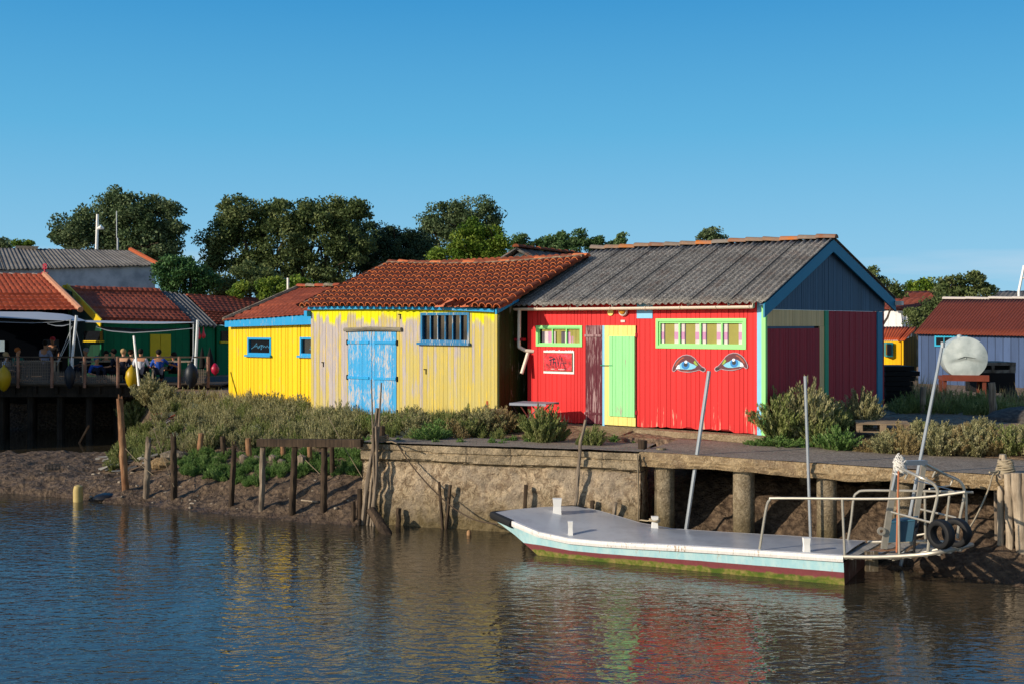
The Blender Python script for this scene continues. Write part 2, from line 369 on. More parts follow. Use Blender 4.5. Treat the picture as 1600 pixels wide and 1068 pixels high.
# ------------------------------------------------------------------ terrain
Q0 = G(566, 690, 1.58); Q1 = A(1000, 706, 21.3); Q1.z = 1.58; Q2 = A(1545, 745, 18.8); Q2.z = 1.44
WP = [(-60, 46.2), (-11.7, 26.9), (-7.5, 25.2), (-5.0, 23.7), (-3.07, 22.6), (-2.6, 22.35), (0.35, 21.55), (2.3, 21.0)]
def side_of(x, y, P, Q):
    dx, dy = Q[0]-P[0], Q[1]-P[1]; L = math.hypot(dx, dy)
    return (dx*(y-P[1]) - dy*(x-P[0])) / L
def height(x, y, rough=True):
    x = np.asarray(x, float); y = np.asarray(y, float)
    # bank on the left: distance from the water's edge
    wy = np.interp(x, [p[0] for p in WP], [p[1] for p in WP]); d = (y - wy) * .9
    d = d + (fbm(x*.6, y*.6, 3, 5) - .45) * .9
    Wd = np.interp(x, [-12, -9.5, -7.5, -5, -3], [11, 8.5, 7.2, 5.8, 4.2])
    t = np.clip((d - .8) / (Wd - .8), 0, 1)
    zb = np.clip(d / .9, -1.2, 1) * .34 + 1.36 * t**.75
    zf = .24*sst(-.2, 1.2, d) + .08 - .55*sst(32.5, 35.5, y) - .4*(1-sst(-.8, .1, d)) + 2.0*sst(43.5, 45, y)
    ratio = x / np.maximum(y, 1)
    m = np.where(y < 60, sst(-.335, -.292, ratio + (vnoise(x*.9, y*.9, 9)-.5)*.012), 1)
    m = np.maximum(m, sst(50, 53, y))
    zl = zf*(1-m) + zb*m
    zl = np.where(d < 0, np.minimum(zl, d*.5), zl)
    # right: behind the quay wall, under the quay slab
    sa = side_of(x, y, Q0, Q1); sb = side_of(x, y, Q1, Q2)
    zw = np.where(sa > .32, 1.52, -.8)
    s0 = np.interp(x, [2.3, 4.0, 5.2, 6.3, 6.9, 9.0], [.7, .35, -.05, -.55, -1.1, -1.6])
    zs = np.clip(np.where(sb < .25, (sb - s0)*.3, (.25 - s0)*.3 + (sb-.25)*.7) + (fbm(x*1.3, y*1.3, 3, 2)-.45)*.5, -.9, 9)
    zs = np.minimum(zs, 1.0); zs = np.maximum(zs, -1 + 2.35*sst(1.5, 2.3, sb))
    zr = np.where(x < Q1.x, zw, zs)
    back = np.where(x < Q1.x, sa, sb)
    z = np.where(x < Q0.x, zl, zr)
    z = np.where((y > 34) & (x >= Q0.x), 1.66, z)
    tp = np.where(x < Q1.x, 1.575, 1.575 - .0265*(x-Q1.x)) - .03
    z = np.where((x >= Q0.x) & (back > np.where(x < Q1.x, .5, 2.3)) & (y <= 34), tp + np.maximum(0, 1.69-tp)*sst(1.5, 4, back), z)
    if rough:
        mudk = 1 - sst(1.0, 1.4, z)
        z = z + mudk*((fbm(x*3.3, y*3.3, 4, 1)-.47)*.19 + (vnoise(x*7, y*7, 3)-.5)*.07 + (vnoise(x*12, y*12, 8)-.5)*.05) + (1-mudk)*(fbm(x*2, y*2, 3, 4)-.45)*.05
    return z
def hz(x, y): return float(height(np.array([x]), np.array([y]))[0])

def axis(lo, hi, st, far):
    a = list(np.arange(lo, hi, st)); L = []; v = lo; s = st
    while v > -far: s *= 1.25; v -= s; L.append(v)
    Rr = []; v = a[-1]; s = st
    while v < far: s *= 1.25; v += s; Rr.append(v)
    return np.array(L[::-1] + a + Rr)
XS = axis(-14, 11, .085, 900); YS = axis(17, 34, .085, 900)
XX, YY = np.meshgrid(XS, YS); ZZ = height(XX, YY)
ZZ = np.where(YY < 14, -2.0, ZZ); nx, ny = len(XS), len(YS)
I = np.arange(nx*ny).reshape(ny, nx)
q = np.stack([I[:-1,:-1], I[:-1,1:], I[1:,1:], I[1:,:-1]], -1).reshape(-1, 4)
M_ground = m_ground()
gr = npmesh('ground', np.stack([XX, YY, ZZ], -1).reshape(-1, 3), q, M_ground, smooth=True); tag(gr, kind='structure')
mb = MB(); mb.add([(-300,-60,0),(300,-60,0),(300,120,0),(-300,120,0)], [(0,1,2,3)])
tag(mb.build('water', m_water()), kind='structure')

# ------------------------------------------------------------------ quay
M_stone = m_stone('quay_masonry', '#8a765f', '#c9b496', '#a39583')
M_cap = m_stone('quay_coping', '#9a8a70', '#bba88a', '#877a66', False)
M_conc = m_cement('quay_concrete_top', '#645a50', '#8f8477', '#aca193')
M_pil = m_stone('pillar_concrete', '#84765f', '#a0927a', '#6f6350')
M_edge = m_stone('slab_edge', '#9c8565', '#b9a27e', '#84705a', False)
def grid_face(mb, P, Q, z0, z1, nu, nv, disp, n):
    P = Vector(P); Q = Vector(Q); b = len(mb.v)
    for j in range(nv+1):
        for i in range(nu+1):
            a = i/nu; z = z0 + (z1-z0)*j/nv; p = P.lerp(Q, a); L = a*(Q-P).length
            mb.v.append(tuple(Vector((p.x, p.y, z)) + n*disp(L, z)))
    for j in range(nv):
        for i in range(nu):
            k = b + j*(nu+1) + i; mb.f.append((k, k+1, k+nu+2, k+nu+1)); mb.m.append(0); mb.r.append(random.random())
dq = Vector((Q1.x-Q0.x, Q1.y-Q0.y, 0)).normalized(); nq = Vector((dq.y, -dq.x, 0))
qr = thing('quay_wall', 'old masonry quay wall of tan stone with a stone coping, left of the open slab', 'quay wall', (Q0.x, Q0.y, 0))
def wall_disp(L, z):
    f = float(fbm(np.array([L*2.2]), np.array([z*2.8]), 4, 3)[0]) - .45
    g = float(vnoise(np.array([L*9]), np.array([z*9]), 6)[0]) - .5
    e = 0.0
    zc = 1.22 + .02*math.sin(L*1.7) + .03*math.sin(L*.6)
    if z > zc: e = .06
    if abs(z-zc) < .025: e -= .06
    if abs(z-(1.42+.012*math.sin(L*2))) < .018: e -= .035
    if z > zc and abs((L*1.13) % 1.0 - .5) < .012: e -= .02
    return f*.11 + g*.03 + e + (float(vnoise(np.array([L*4.5]), np.array([z*7.]), 16)[0])-.5)*.035 + max(0, (1.2-z))*.05
mb = MB(); P = Q0 + nq*0; 
grid_face(mb, (Q0.x, Q0.y, 0), (Q1.x, Q1.y, 0), -.5, 1.2, 190, 62, wall_disp, nq)
endn = -dq
B0 = Q0 + (-nq)*.75
grid_face(mb, (B0.x, B0.y, 0), (Q0.x, Q0.y, 0), -.5, 1.2, 20, 62, lambda L, z: (float(fbm(np.array([L*3]), np.array([z*3]), 3, 8)[0])-.45)*.12*math.sin(min(1,L/.75)*math.pi) + 0, endn)
B1 = Q1 + (-nq)*.75
grid_face(mb, (Q1.x, Q1.y, 0), (B1.x, B1.y, 0), -.5, 1.2, 20, 62, lambda L, z: (float(fbm(np.array([L*3]), np.array([z*3]), 3, 8)[0])-.45)*.12, dq)
wpart('masonry', M_stone, qr, mb, smooth=True)
mb = MB()
grid_face(mb, (Q0.x, Q0.y, 0), (Q1.x, Q1.y, 0), 1.2, 1.56, 190, 18, wall_disp, nq)
grid_face(mb, (B0.x, B0.y, 0), (Q0.x, Q0.y, 0), 1.2, 1.56, 8, 10, lambda L, z: .03, endn)
grid_face(mb, (Q1.x, Q1.y, 0), (B1.x, B1.y, 0), 1.2, 1.56, 8, 10, lambda L, z: .0, dq)
wpart('coping', M_cap, qr, mb, smooth=True)
def top_sheet(P, Q, depth, n, z0, z1, nu, nv, fr=.05):
    """uneven concrete sheet running back from the edge P-Q"""
    V = []; 
    for j in range(nv+1):
        for i in range(nu+1):
            a = i/nu; p = Vector(P).lerp(Vector(Q), a) ; L = a*(Vector(Q)-Vector(P)).length
            dd = depth*j/nv - fr
            if j == nv: dd += (float(fbm(np.array([L*1.2]), np.array([3.]), 3, 5)[0])-.45)*.9
            if j == 0: dd += (float(fbm(np.array([L*2.5]), np.array([7.]), 3, 5)[0])-.45)*.06
            z = z0 + (z1-z0)*a + (float(fbm(np.array([L*1.5]), np.array([dd*1.5]), 3, 6)[0])-.45)*.03
            z += .02
            if j == nv: z -= .10
            p = p - n*dd; V.append((p.x, p.y, z))
    Iq = np.arange((nu+1)*(nv+1)).reshape(nv+1, nu+1)
    return np.array(V), np.stack([Iq[:-1,:-1], Iq[:-1,1:], Iq[1:,1:], Iq[1:,:-1]], -1).reshape(-1, 4)
V, F = top_sheet(Q0, Q1, 1.55, nq, 1.575, 1.575, 100, 20)
npmesh('paved_top', V, F, M_conc, O=tuple(qr.location), parent=qr, smooth=True)

ds = Vector((Q2.x-Q1.x, Q2.y-Q1.y, 0)).normalized(); ns = Vector((ds.y, -ds.x, 0)); LS = (Vector((Q2.x, Q2.y, 0))-Vector((Q1.x, Q1.y, 0))).length
QE = Vector((Q1.x, Q1.y, 1.575)) + ds*(LS+4.5); QE.z = 1.40
sl = thing('quay_slab', 'worn concrete quay slab standing on round pillars behind the barge', 'quay', (Q1.x, Q1.y, 0))
V, F = top_sheet(Vector((Q1.x, Q1.y, 0)), QE, 2.6, ns, 1.575, 1.40, 140, 26, fr=.0)
npmesh('paved_top', V, F, M_conc, O=tuple(sl.location), parent=sl, smooth=True)
mb = MB()
nu = 220; rows = 8; b = 0
for j in range(rows+3):
    for i in range(nu+1):
        a = i/nu; L = a*(LS+4.5); p = Vector((Q1.x, Q1.y, 0)) + ds*L
        zt = 1.575 + (1.40-1.575)*a + .012
        e = (float(fbm(np.array([L*2.5]), np.array([7.]), 3, 5)[0])-.45)*.06
        th = .26 + (float(fbm(np.array([L*1.1]), np.array([1.]), 3, 12)[0])-.45)*.16
        if j <= rows:
            z = zt - th*j/rows; off = math.sin(math.pi*j/rows)*.04 + (float(fbm(np.array([L*4]), np.array([j*.8]), 3, 14)[0])-.45)*.10 - e
            if j in (0,): off = -e
        else: z = zt - th + .02; off = -(.6 if j == rows+1 else 2.4)
        q_ = p + ns*off; mb.v.append((q_.x, q_.y, z))
for j in range(rows+2):
    for i in range(nu):
        k = j*(nu+1)+i; mb.f.append((k, k+1, k+nu+2, k+nu+1)); mb.m.append(0); mb.r.append(.5)
wpart('slab_edge', M_edge, sl, mb, smooth=True)
def pillar(u, wpx, back=.28):
    q_ = vline(u, 800, Q1, Q2); c = Vector((q_.x, q_.y, 0)) - ns*back
    r = wpx/2*c.y/FPX
    mb = MB(); prof = [(r*(1.0+random.uniform(-.02,.02)), z) for z in np.linspace(-.6, 1.36, 14)]
    mb.lathe(c, prof, 20); mb.lathe(c, [(0, -.6), (0.01, -.6)], 8)
    o = wpart('pillar', M_pil, sl, mb, smooth=True)
for u, wpx in ((1031, 31), (1156, 34), (1287, 31), (1408, 30)): pillar(u, wpx)
for u in (1230, 1345): pillar(u, 20, 1.6)

# ------------------------------------------------------------------ plank walls and roofs
def pw(mb, x0, x1, z0, z1, w=.11, t=.022, gap=.009, opens=(), off=0.0, mi=0, ax='x', X=0.0, jit=.3, curve=0.0, out=-1):
    """vertical planks; z0/z1 numbers or functions of x; opens = (x0,x1,z0,z1)"""
    f0 = z0 if callable(z0) else (lambda x: z0); f1 = z1 if callable(z1) else (lambda x: z1)
    cuts = [x0]; x = x0
    while x < x1 - w*.5:
        x += w*(1+random.uniform(-jit, jit)); cuts.append(min(x, x1))
    cuts[-1] = x1
    for o in opens: cuts += [o[0], o[1]]
    cuts = sorted(set(round(c, 4) for c in cuts if x0-1e-6 <= c <= x1+1e-6))
    for a, b in zip(cuts[:-1], cuts[1:]):
        if b-a < .012: continue
        c = (a+b)/2; r = random.random(); d = random.uniform(0, .006)
        iv = [(None, None)]; segs = []; lo = f0
        os_ = sorted([o for o in opens if o[0]-1e-4 <= c <= o[1]+1e-4], key=lambda o: o[2])
        prev = None
        for o in os_: segs.append((prev, o[2])); prev = o[3]
        segs.append((prev, None))
        for s0, s1 in segs:
            za, zb = (f0(a), f0(b)) if s0 is None else (s0, s0)
            zc, zd = (f1(a), f1(b)) if s1 is None else (s1, s1)
            if (zc+zd)/2 - (za+zb)/2 < .01: continue
            a2, b2 = a+gap/2, b-gap/2; y0 = off+out*(t+d); y1 = off
            if ax == 'x': P = lambda h, y, z: (h, y, z)
            else: P = lambda h, y, z: (X - y, h, z)
            mb.hexa([P(a2,y0,za), P(b2,y0,zb), P(b2,y1,zb), P(a2,y1,za)], [P(a2,y0,zc), P(b2,y0,zd), P(b2,y1,zd), P(a2,y1,zc)], mi, r)

def roof_sheet(name, parent, mat, P00, P10, P01, P11, h, na, nb, thick=.012, label=None):
    """height-field roof over the quad eave-left, eave-right, ridge-left, ridge-right (parent's coordinates);
    h(a,b) = bump along the normal, a metres along the eave, b metres up the slope"""
    P00, P10, P01, P11 = map(Vector, (P00, P10, P01, P11)); n = (P10-P00).cross(P01-P00).normalized()
    if n.z < 0: n = -n
    W = (P10-P00).length; SL = ((P01+P11)/2-(P00+P10)/2).length
    a = np.linspace(0, 1, na+1); b = np.asarray(nb) if isinstance(nb, (list, np.ndarray)) else np.linspace(0, 1, nb+1)
    Am, Bm = np.meshgrid(a, b); c = lambda i: (np.array(P00)[i]*(1-Am)*(1-Bm)+np.array(P10)[i]*Am*(1-Bm)+np.array(P01)[i]*(1-Am)*Bm+np.array(P11)[i]*Am*Bm)
    H = h(Am*W, Bm*SL); V = np.stack([c(0)+n.x*H, c(1)+n.y*H, c(2)+n.z*H], -1).reshape(-1, 3)
    k = na+1; Iq = np.arange(k*len(b)).reshape(len(b), k)
    F = np.stack([Iq[:-1,:-1], Iq[:-1,1:], Iq[1:,1:], Iq[1:,:-1]], -1).reshape(-1, 4)
    cw = np.floor((Am[:-1,:-1]*W)/.9)*3.1 + np.floor(Bm[:-1,:-1]*SL/.35)*7.7
    rn = ((np.sin(cw*12.98)*43758.5) % 1).ravel()
    o = npmesh(name, V, F, mat, rnd=rn, parent=parent, smooth=False)
    me = o.data; me.polygons.foreach_set('use_smooth', [True]*len(me.polygons))
    try: me.set_sharp_from_angle(angle=R(50))
    except Exception: pass
    if thick:
        md = o.modifiers.new('thick', 'SOLIDIFY'); md.thickness = thick; md.offset = -1
    if label: o['label'] = label
    return o
def h_corr(pitch=.15, amp=.025, sheet=.9, ov=.012):
    return lambda a, b: np.sin(a*2*math.pi/pitch)*amp + ((a % sheet)/sheet)*ov - .06*((a % sheet) < .045)
def h_marseille(col=.22, row=.33, amp=.03, st=.03):
    return lambda a, b: (np.abs(np.sin(a*math.pi/col))**.6)*amp + (1-(b % row)/row)*st - .06*((b % row)/row > .86) + (fbm(a*.5, b*.5, 2, 3)-.4)*.05
def brow(SL, row=.33):
    out = []; k = 0
    while k*row < SL: out += [k*row/SL, (k*row+row*.5)/SL, (k*row+row*.84)/SL, (k*row+row*.87)/SL, (k*row+row*.985)/SL]; k += 1
    out = [x for x in out if x < 1]; return np.array(out + [1.0])
def canal_roof(name, parent, mats, P00, P10, P01, P11, ncol, nrow, r=.085, sag=None, skip=(), label=None):
    """interlocking half-round tiles, each modelled: mats = [top, lower lip]"""
    P00, P10, P01, P11 = map(Vector, (P00, P10, P01, P11)); n = (P10-P00).cross(P01-P00).normalized()
    if n.z < 0: n = -n
    sag = sag or (lambda a, b: 0.0); mb = MB(); NS = 7
    def pt(a, b): return P00*(1-a)*(1-b)+P10*a*(1-b)+P01*(1-a)*b+P11*a*b + Vector((0,0,sag(a,b)))
    ex = (P10-P00).normalized()
    for j in range(nrow):
        for i in range(ncol):
            if (i, j) in skip: continue
            a = (i+.5)/ncol + random.uniform(-.0012,.0012); b0 = j/nrow - .012 + random.uniform(-.006,.006); b1 = (j+1)/nrow + .02
            p, q_ = pt(a, b0), pt(a, min(b1, 1.02)); rr = random.random(); ring = []
            for (c, ra, lift) in ((p, r, .045), (q_, r*.82, .012)):
                for rad in (ra, ra-.018):
                    ring.append([c + n*(lift + rad*math.sin(math.pi*k/(NS-1))*1.0) + ex*rad*math.cos(math.pi*k/(NS-1)) for k in range(NS)])
            vs = ring[0]+ring[1]+ring[2]+ring[3]
            mb.add(vs, [(k, k+1, 2*NS+k+1, 2*NS+k) for k in range(NS-1)], 0, rr)          # outer
            mb.add(vs, [(NS+k, 3*NS+k, 3*NS+k+1, NS+k+1) for k in range(NS-1)], 0, rr)    # inner
            mb.add(vs, [(k, NS+k, NS+k+1, k+1) for k in range(NS-1)], 1, rr)              # lip
    for j in range(nrow):      # channel tiles between
        for i in range(ncol+1):
            a = i/ncol; p, q_ = pt(a, j/nrow-.02), pt(a, min(1, (j+1)/nrow)); rr = random.random()
            rg = []
            for c, lift in ((p, .03), (q_, .0)):
                rg += [c + n*(lift + r*.9*(1-math.sin(math.pi*k/4))) + ex*r*.9*math.cos(math.pi*k/4) for k in range(5)]
            mb.add(rg, [(k, k+1, 5+k+1, 5+k) for k in range(4)], 0, rr)
    o = mb.build(name, mats, parent, label=label); return o
def ridge_tiles(name, parent, mats, P, Q, n, r=.11, sag=None, step=.015, drop=.03, label=None):
    P, Q = Vector(P), Vector(Q); mb = MB(); sag = sag or (lambda a: 0)
    d = (Q-P).normalized(); s = d.cross(Vector((0,0,1))).normalized(); up = s.cross(d)
    for i in range(n):
        a0, a1 = i/n, (i+1.06)/n; p = P.lerp(Q, a0)+Vector((0,0,sag(a0)+random.uniform(-.012,.012))); q_ = P.lerp(Q, min(1.01,a1))+Vector((0,0,sag(a1)+random.uniform(-.012,.012))); rr = random.random()
        rings = []
        for c, ra, l in ((p, r, step), (q_, r*.88, 0)):
            for k in range(9):
                t = math.pi*k/8; rings.append(c + s*ra*math.cos(t) + up*(ra*math.sin(t)*.8 + l - drop))
        mb.add(rings, [(k, k+1, 10+k, 9+k) for k in range(8)] + [tuple(range(9)), tuple(range(17, 8, -1))], i % len(mats), rr)
    return mb.build(name, mats, parent, label=label)

def window(parent, x0, x1, z0, z1, fw, Mf, Mg, nb=1, y=-.02, depth=.06, sill=None, name='window', inner=None, bars_m=None, skewL=0, sw=0.0, pane_y=.05, barw=.03):
    """window > frame, pane (> children made by inner)"""
    w_ = bpy.data.objects.new(name, None); COL.objects.link(w_); w_.parent = parent; w_.location = ((x0+x1)/2, y, z0)
    w_.empty_display_size = .1
    cx = (x0+x1)/2
    def fr(mb):
        X0, X1, H = x0-cx, x1-cx, z1-z0
        mb.box(X0, X1, -.025, depth, H-fw, H); mb.box(X0, X1, -.025, depth, 0, fw)
        mb.box(X0, X0+fw, -.0249, depth, fw, H-fw); mb.box(X1-fw, X1, -.0249, depth, fw, H-fw)
        if sw:
            a0, a1, b0, b1 = X0+fw, X1-fw, fw, H-fw
            mb.box(a0, a1, .0, depth-.005, b1-sw, b1); mb.box(a0, a1, .0, depth-.005, b0, b0+sw)
            mb.box(a0, a0+sw, .001, depth-.005, b0+sw, b1-sw); mb.box(a1-sw, a1, .001, depth-.005, b0+sw, b1-sw)
        for k in range(1, nb):
            xx = X0+fw + (X1-X0-2*fw)*k/nb; mb.box(xx-barw/2, xx+barw/2, .002, depth-.01, fw, H-fw)
    part('frame', Mf, w_, fr)
    part('pane', Mg, w_, lambda mb: mb.box(x0-cx+fw*.6, x1-cx-fw*.6, pane_y-.002, pane_y+.006, fw*.6, z1-z0-fw*.6))
    if sill: part('sill', Mf if sill is True else sill, w_, lambda mb: mb.box(x0-cx-.06, x1-cx+.03, -.09, .0, -.055, .0))
    return w_
def strokes(mb, lines, wd, y0=-.004, y1=0.0, mi=0):
    """painted strokes as thin ribbons on the plane y=0; lines = lists of (x,z)"""
    for ln in lines:
        for (a, b) in zip(ln[:-1], ln[1:]):
            a = Vector((a[0], 0, a[1])); b = Vector((b[0], 0, b[1])); d = (b-a)
            if d.length < 1e-5: continue
            n = Vector((-d.z, 0, d.x)).normalized()*wd/2; e = d.normalized()*wd*.3
            P = [a-n-e, a+n-e, b+n+e, b-n+e]
            mb.prism([(p.x, p.z) for p in P], y0, y1, mi)

# ------------------------------------------------------------------ red hut
RZ = math.atan2(-.607, .795)
M_red = m_paint('red_paint', '#ea2a2c', var=.26, foot=.26, wear=.0, under='#d8a98c', under2='#f0a090', grime=.22)
M_dred = m_paint('shaded_red_paint', '#a80a24', var=.2, wear=.0, grime=.3)  # the front wall's red, darkened in colour for the shaded side wall
M_green = m_plain('mint_paint', '#97e88c', rough=.55, var=.1)
M_mint = m_paint('mint_boards', '#98e89c', var=.08, wear=.03, grime=.05)
M_yel = m_paint('pale_yellow_paint', '#f3e184', var=.08, wear=.04, grime=.08)
M_maroon = m_paint('maroon_paint', '#5a1428', var=.2, wear=.42, under='#8e6a70', under2='#a98f8d')
M_lblue = m_plain('light_blue_paint', '#86c9ee', rough=.6, var=.08)
M_blue = m_plain('blue_trim', '#067aa0', rough=.55, var=.12)
M_tblue = m_paint('bright_blue_trim', '#159bd8', var=.12, wear=.12, grime=.15)
M_slate = m_paint('slate_blue_boards', '#41607c', var=.18, wear=.0, grime=.3)
M_beige = m_paint('cream_boards', '#ecca90', var=.12, wear=.0)
M_gpost = m_plain('green_post', '#2a9a72', rough=.6)
M_pvc = m_plain('cream_pvc', '#f2e2cf', rough=.4, var=.08)
M_cem = m_cement('fibre_cement_roof', '#55514d', '#8b8782', '#c8c3b6', orange=.05)
M_ridge = m_tile('lichen_ridge', '#857d74', '#9a7050', lich='#6f6860', amt=.6)
M_tlich = m_tile('orange_lichen_ridge', '#a86a38', '#c4702c', lich='#857d74', amt=.5); M_ridge2 = m_tile('brown_ridge', '#7a5540', '#96664a', lich='#857d74', amt=.6)
M_dark = m_plain('dark_interior', '#0c0c0e', rough=.9, var=.1)
M_glass = m_glass()
M_white = m_plain('white_paint', '#f2f0ea', rough=.5, var=.06)
M_plinth = m_stone('plinth_concrete', '#8d7a60', '#ab977a', '#a08a70', False)
M_back = m_plain('board_backing_red', '#7c0c12', rough=.9)

F1 = Frame((.36, 26.5, 1.71), RZ); L1, W1 = 5.76, 6.48
def X1(u, y=0.): return F1.front(u, 560, y)[0]
def ZF(u, v, y=0.): return F1.front(u, v, y)[1]
def Y1(u): return F1.side(u, 560, L1)[0]
def ZS(u, v): return F1.side(u, v, L1)[1]
hut = thing('red_hut', 'bright red boarded hut with mint windows, a mint door and a blue trimmed gable', 'hut', F1.P, RZ)
# front openings
wa = (X1(839), X1(911), ZF(870, 541), ZF(870, 508.5)); wb = (X1(1026), X1(1167), ZF(1100, 544.5), ZF(1100, 497.5))
dr = (X1(916), X1(996), .02, ZF(955, 508.5))
inner = lambda o: (o[0]+.05, o[1]-.05, o[2]+.05, o[3]-.05)
xr = X1(1184)
zt1 = 2.68
f_bot = lambda x: .015 + .02*abs(math.sin(x*7.3)) + (.05 if 3.2 < x < 5 else 0)*abs(math.sin(x*23))
mb = MB(); pw(mb, 0, xr, f_bot, zt1, w=.115, opens=(inner(wa), inner(wb), dr), t=.022)
mb.build('front_wall', M_red, hut)
part('wall_lining', M_back, hut, lambda mb: [mb.box(0.02, a[0], .004, .02, .02, 2.46) if False else None for a in ()] or [
    mb.box(.02, wa[0]+.04, .004, .03, .05, 2.66), mb.box(wa[0]+.04, wa[1]-.04, .004, .03, .05, wa[2]+.04), mb.box(wa[0]+.04, wa[1]-.04, .004, .03, wa[3]-.04, 2.66),
    mb.box(wa[1]-.04, dr[0]+.01, .004, .03, .05, 2.66), mb.box(dr[0]+.01, dr[1]-.01, .004, .03, dr[3]-.01, 2.66),
    mb.box(dr[1]-.01, wb[0]+.04, .004, .03, .05, 2.66), mb.box(wb[0]+.04, wb[1]-.04, .004, .03, .05, wb[2]+.04),
    mb.box(wb[0]+.04, wb[1]-.04, .004, .03, wb[3]-.04, 2.66), mb.box(wb[1]-.04, L1-.03, .004, .03, .05, 2.66),
    mb.box(.0, .03, .03, W1-.03, .02, 2.46)])
# corner posts
part('corner_post', M_lblue, hut, lambda mb: mb.box(xr+.003, X1(1191), -.04, .0, .0, 2.66), label='light blue corner board')
part('corner_post', M_green, hut, lambda mb: mb.box(X1(1191)+.003, L1+.035, -.045, .04, .0, 2.66), label='mint green corner board')
# side (gable) wall, in shade
yb0, yb1, yb2, yb3, yb4 = Y1(1279), Y1(1286), Y1(1291.5), Y1(1368), Y1(1376)
zp = ZS(1240, 513); ztop = 2.46
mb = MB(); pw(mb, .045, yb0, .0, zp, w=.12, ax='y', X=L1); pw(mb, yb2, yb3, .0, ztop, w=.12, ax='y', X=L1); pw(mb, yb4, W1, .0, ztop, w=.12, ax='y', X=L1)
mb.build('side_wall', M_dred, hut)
mb = MB(); pw(mb, .045, Y1(1281), zp+.045, ztop, w=.12, ax='y', X=L1); pw(mb, yb0+.003, yb1, .0, zp+.043, w=.12, ax='y', X=L1); pw(mb, Y1(1281)+.002, yb1, zp+.046, ztop, w=.12, ax='y', X=L1)
mb.build('side_panel', M_beige, hut, label='cream boards at the top of the side wall')
part('side_trim', M_slate, hut, lambda mb: mb.box(L1+.001, L1+.03, .05, Y1(1270), zp+.002, zp+.043))
part('side_post', M_gpost, hut, lambda mb: mb.box(L1+.0, L1+.05, yb1+.002, yb2-.002, 0, ztop), label='green post')
part('side_post', M_blue, hut, lambda mb: mb.box(L1+.0, L1+.05, yb3+.002, yb4-.002, 0, ztop), label='blue post')
part('core', M_dark, hut, lambda mb: (mb.box(L1-.03, L1-.004, .03, W1-.03, .0, 2.45), mb.box(.0, L1, W1-.03, W1, 0, 2.45)))
# gable
RY, RZH = 3.09, 4.02; EY, EZ = -.30, 2.585; BY, BZ = 6.95, 2.76
def roofz(y): return EZ + (RZH-EZ)*(y-EY)/(RY-EY) if y < RY else RZH + (BZ-RZH)*(y-RY)/(BY-RY)
mb = MB(); pw(mb, 0.0, RY, 2.463, lambda y: roofz(y)-.1, w=.12, ax='y', X=L1+.004); pw(mb, RY, W1, 2.463, lambda y: roofz(y)-.1, w=.12, ax='y', X=L1+.004)
mb.build('gable', M_slate, hut); mb = MB()
pw(mb, 0.02, RY, 2.463, lambda y: roofz(y)-.1, w=.12, ax='y', X=.0, out=1, off=0.0); pw(mb, RY, W1, 2.463, lambda y: roofz(y)-.1, w=.12, ax='y', X=.0, out=1)
mb.build('gable', M_slate, hut)
# roof
og = .16; xa, xb = -.30, L1+og
roof = roof_sheet('roof', hut, M_cem, (xa, EY, EZ), (xb, EY, EZ), (xa, RY, RZH), (xb, RY, RZH), h_corr(.15, .022, .9, .022), 560, 10)
roof2 = roof_sheet('roof', hut, M_cem, (xa, BY, BZ), (xb, BY, BZ), (xa, RY, RZH), (xb, RY, RZH), h_corr(.15, .022, .9, .022), 560, 6)
ridge_tiles('ridge_capping', roof, [M_ridge, M_ridge, M_tlich, M_ridge, M_ridge2], (xa-.02, RY, RZH+.02), (xb+.03, RY, RZH+.02), 15, r=.12, step=.02)
def rake(mb, x0, x1, th=.26):
    for (ya, za, yb_, zb_) in ((EY-.02, EZ-.03, RY, RZH-.03), (RY, RZH-.03, BY, BZ-.03)):
        mb.hexa([(x0,ya,za-th),(x1,ya,za-th),(x1,yb_,zb_-th),(x0,yb_,zb_-th)], [(x0,ya,za),(x1,ya,za),(x1,yb_,zb_),(x0,yb_,zb_)])
part('rake_board', M_blue, hut, lambda mb: rake(mb, L1+og-.045, L1+og-.012))
part('rake_board', M_blue, hut, lambda mb: rake(mb, xa+.012, xa+.045, .2))
part('soffit', M_slate, hut, lambda mb: [mb.hexa([(L1+.03,ya,za-.05),(L1+og-.05,ya,za-.05),(L1+og-.05,yb_,zb_-.05),(L1+.03,yb_,zb_-.05)], [(L1+.03,ya,za-.035),(L1+og-.05,ya,za-.035),(L1+og-.05,yb_,zb_-.035),(L1+.03,yb_,zb_-.035)]) for (ya, za, yb_, zb_) in ((EY, EZ, RY, RZH), (RY, RZH, BY, BZ))])
# gutter and downpipe
gy, gz = -.20, 2.475
def gut(mb):
    P = [(X1(801), gy, ZF(801, 481.5, gy)), (X1(950), gy, ZF(950, 480.5, gy)), (X1(1184), gy, ZF(1184, 477.5, gy))]
    n = 8
    for (p, q_) in zip(P[:-1], P[1:]):
        p, q_ = Vector(p), Vector(q_); rg = []
        for c in (p, q_):
            for rad in (.06, .052): rg += [c + Vector((0, -rad*math.cos(math.pi*k/n), -rad*math.sin(math.pi*k/n))) for k in range(n+1)]
        k1 = n+1
        mb.add(rg, [(k, k+1, 2*k1+k+1, 2*k1+k) for k in range(n)] + [(k1+k, 3*k1+k, 3*k1+k+1, k1+k+1) for k in range(n)] + [(k, k1+k, k1+k+1, k+1) for k in range(n)] + [(0, 2*k1, 3*k1, k1), (n, k1+n, 3*k1+n, 2*k1+n)], 0, .5)
    for x in (P[0][0], P[2][0]):
        mb.prism([(-.055, .0)], 0, 0) if False else mb.lathe((x, gy, ZF(900, 481, gy) if x < 1 else P[2][2]), [(0, 0), (.056, 0), (.056, .01), (0, .01)], 12, 'X')
gutter = part('gutter', M_pvc, hut, gut, smooth=True)
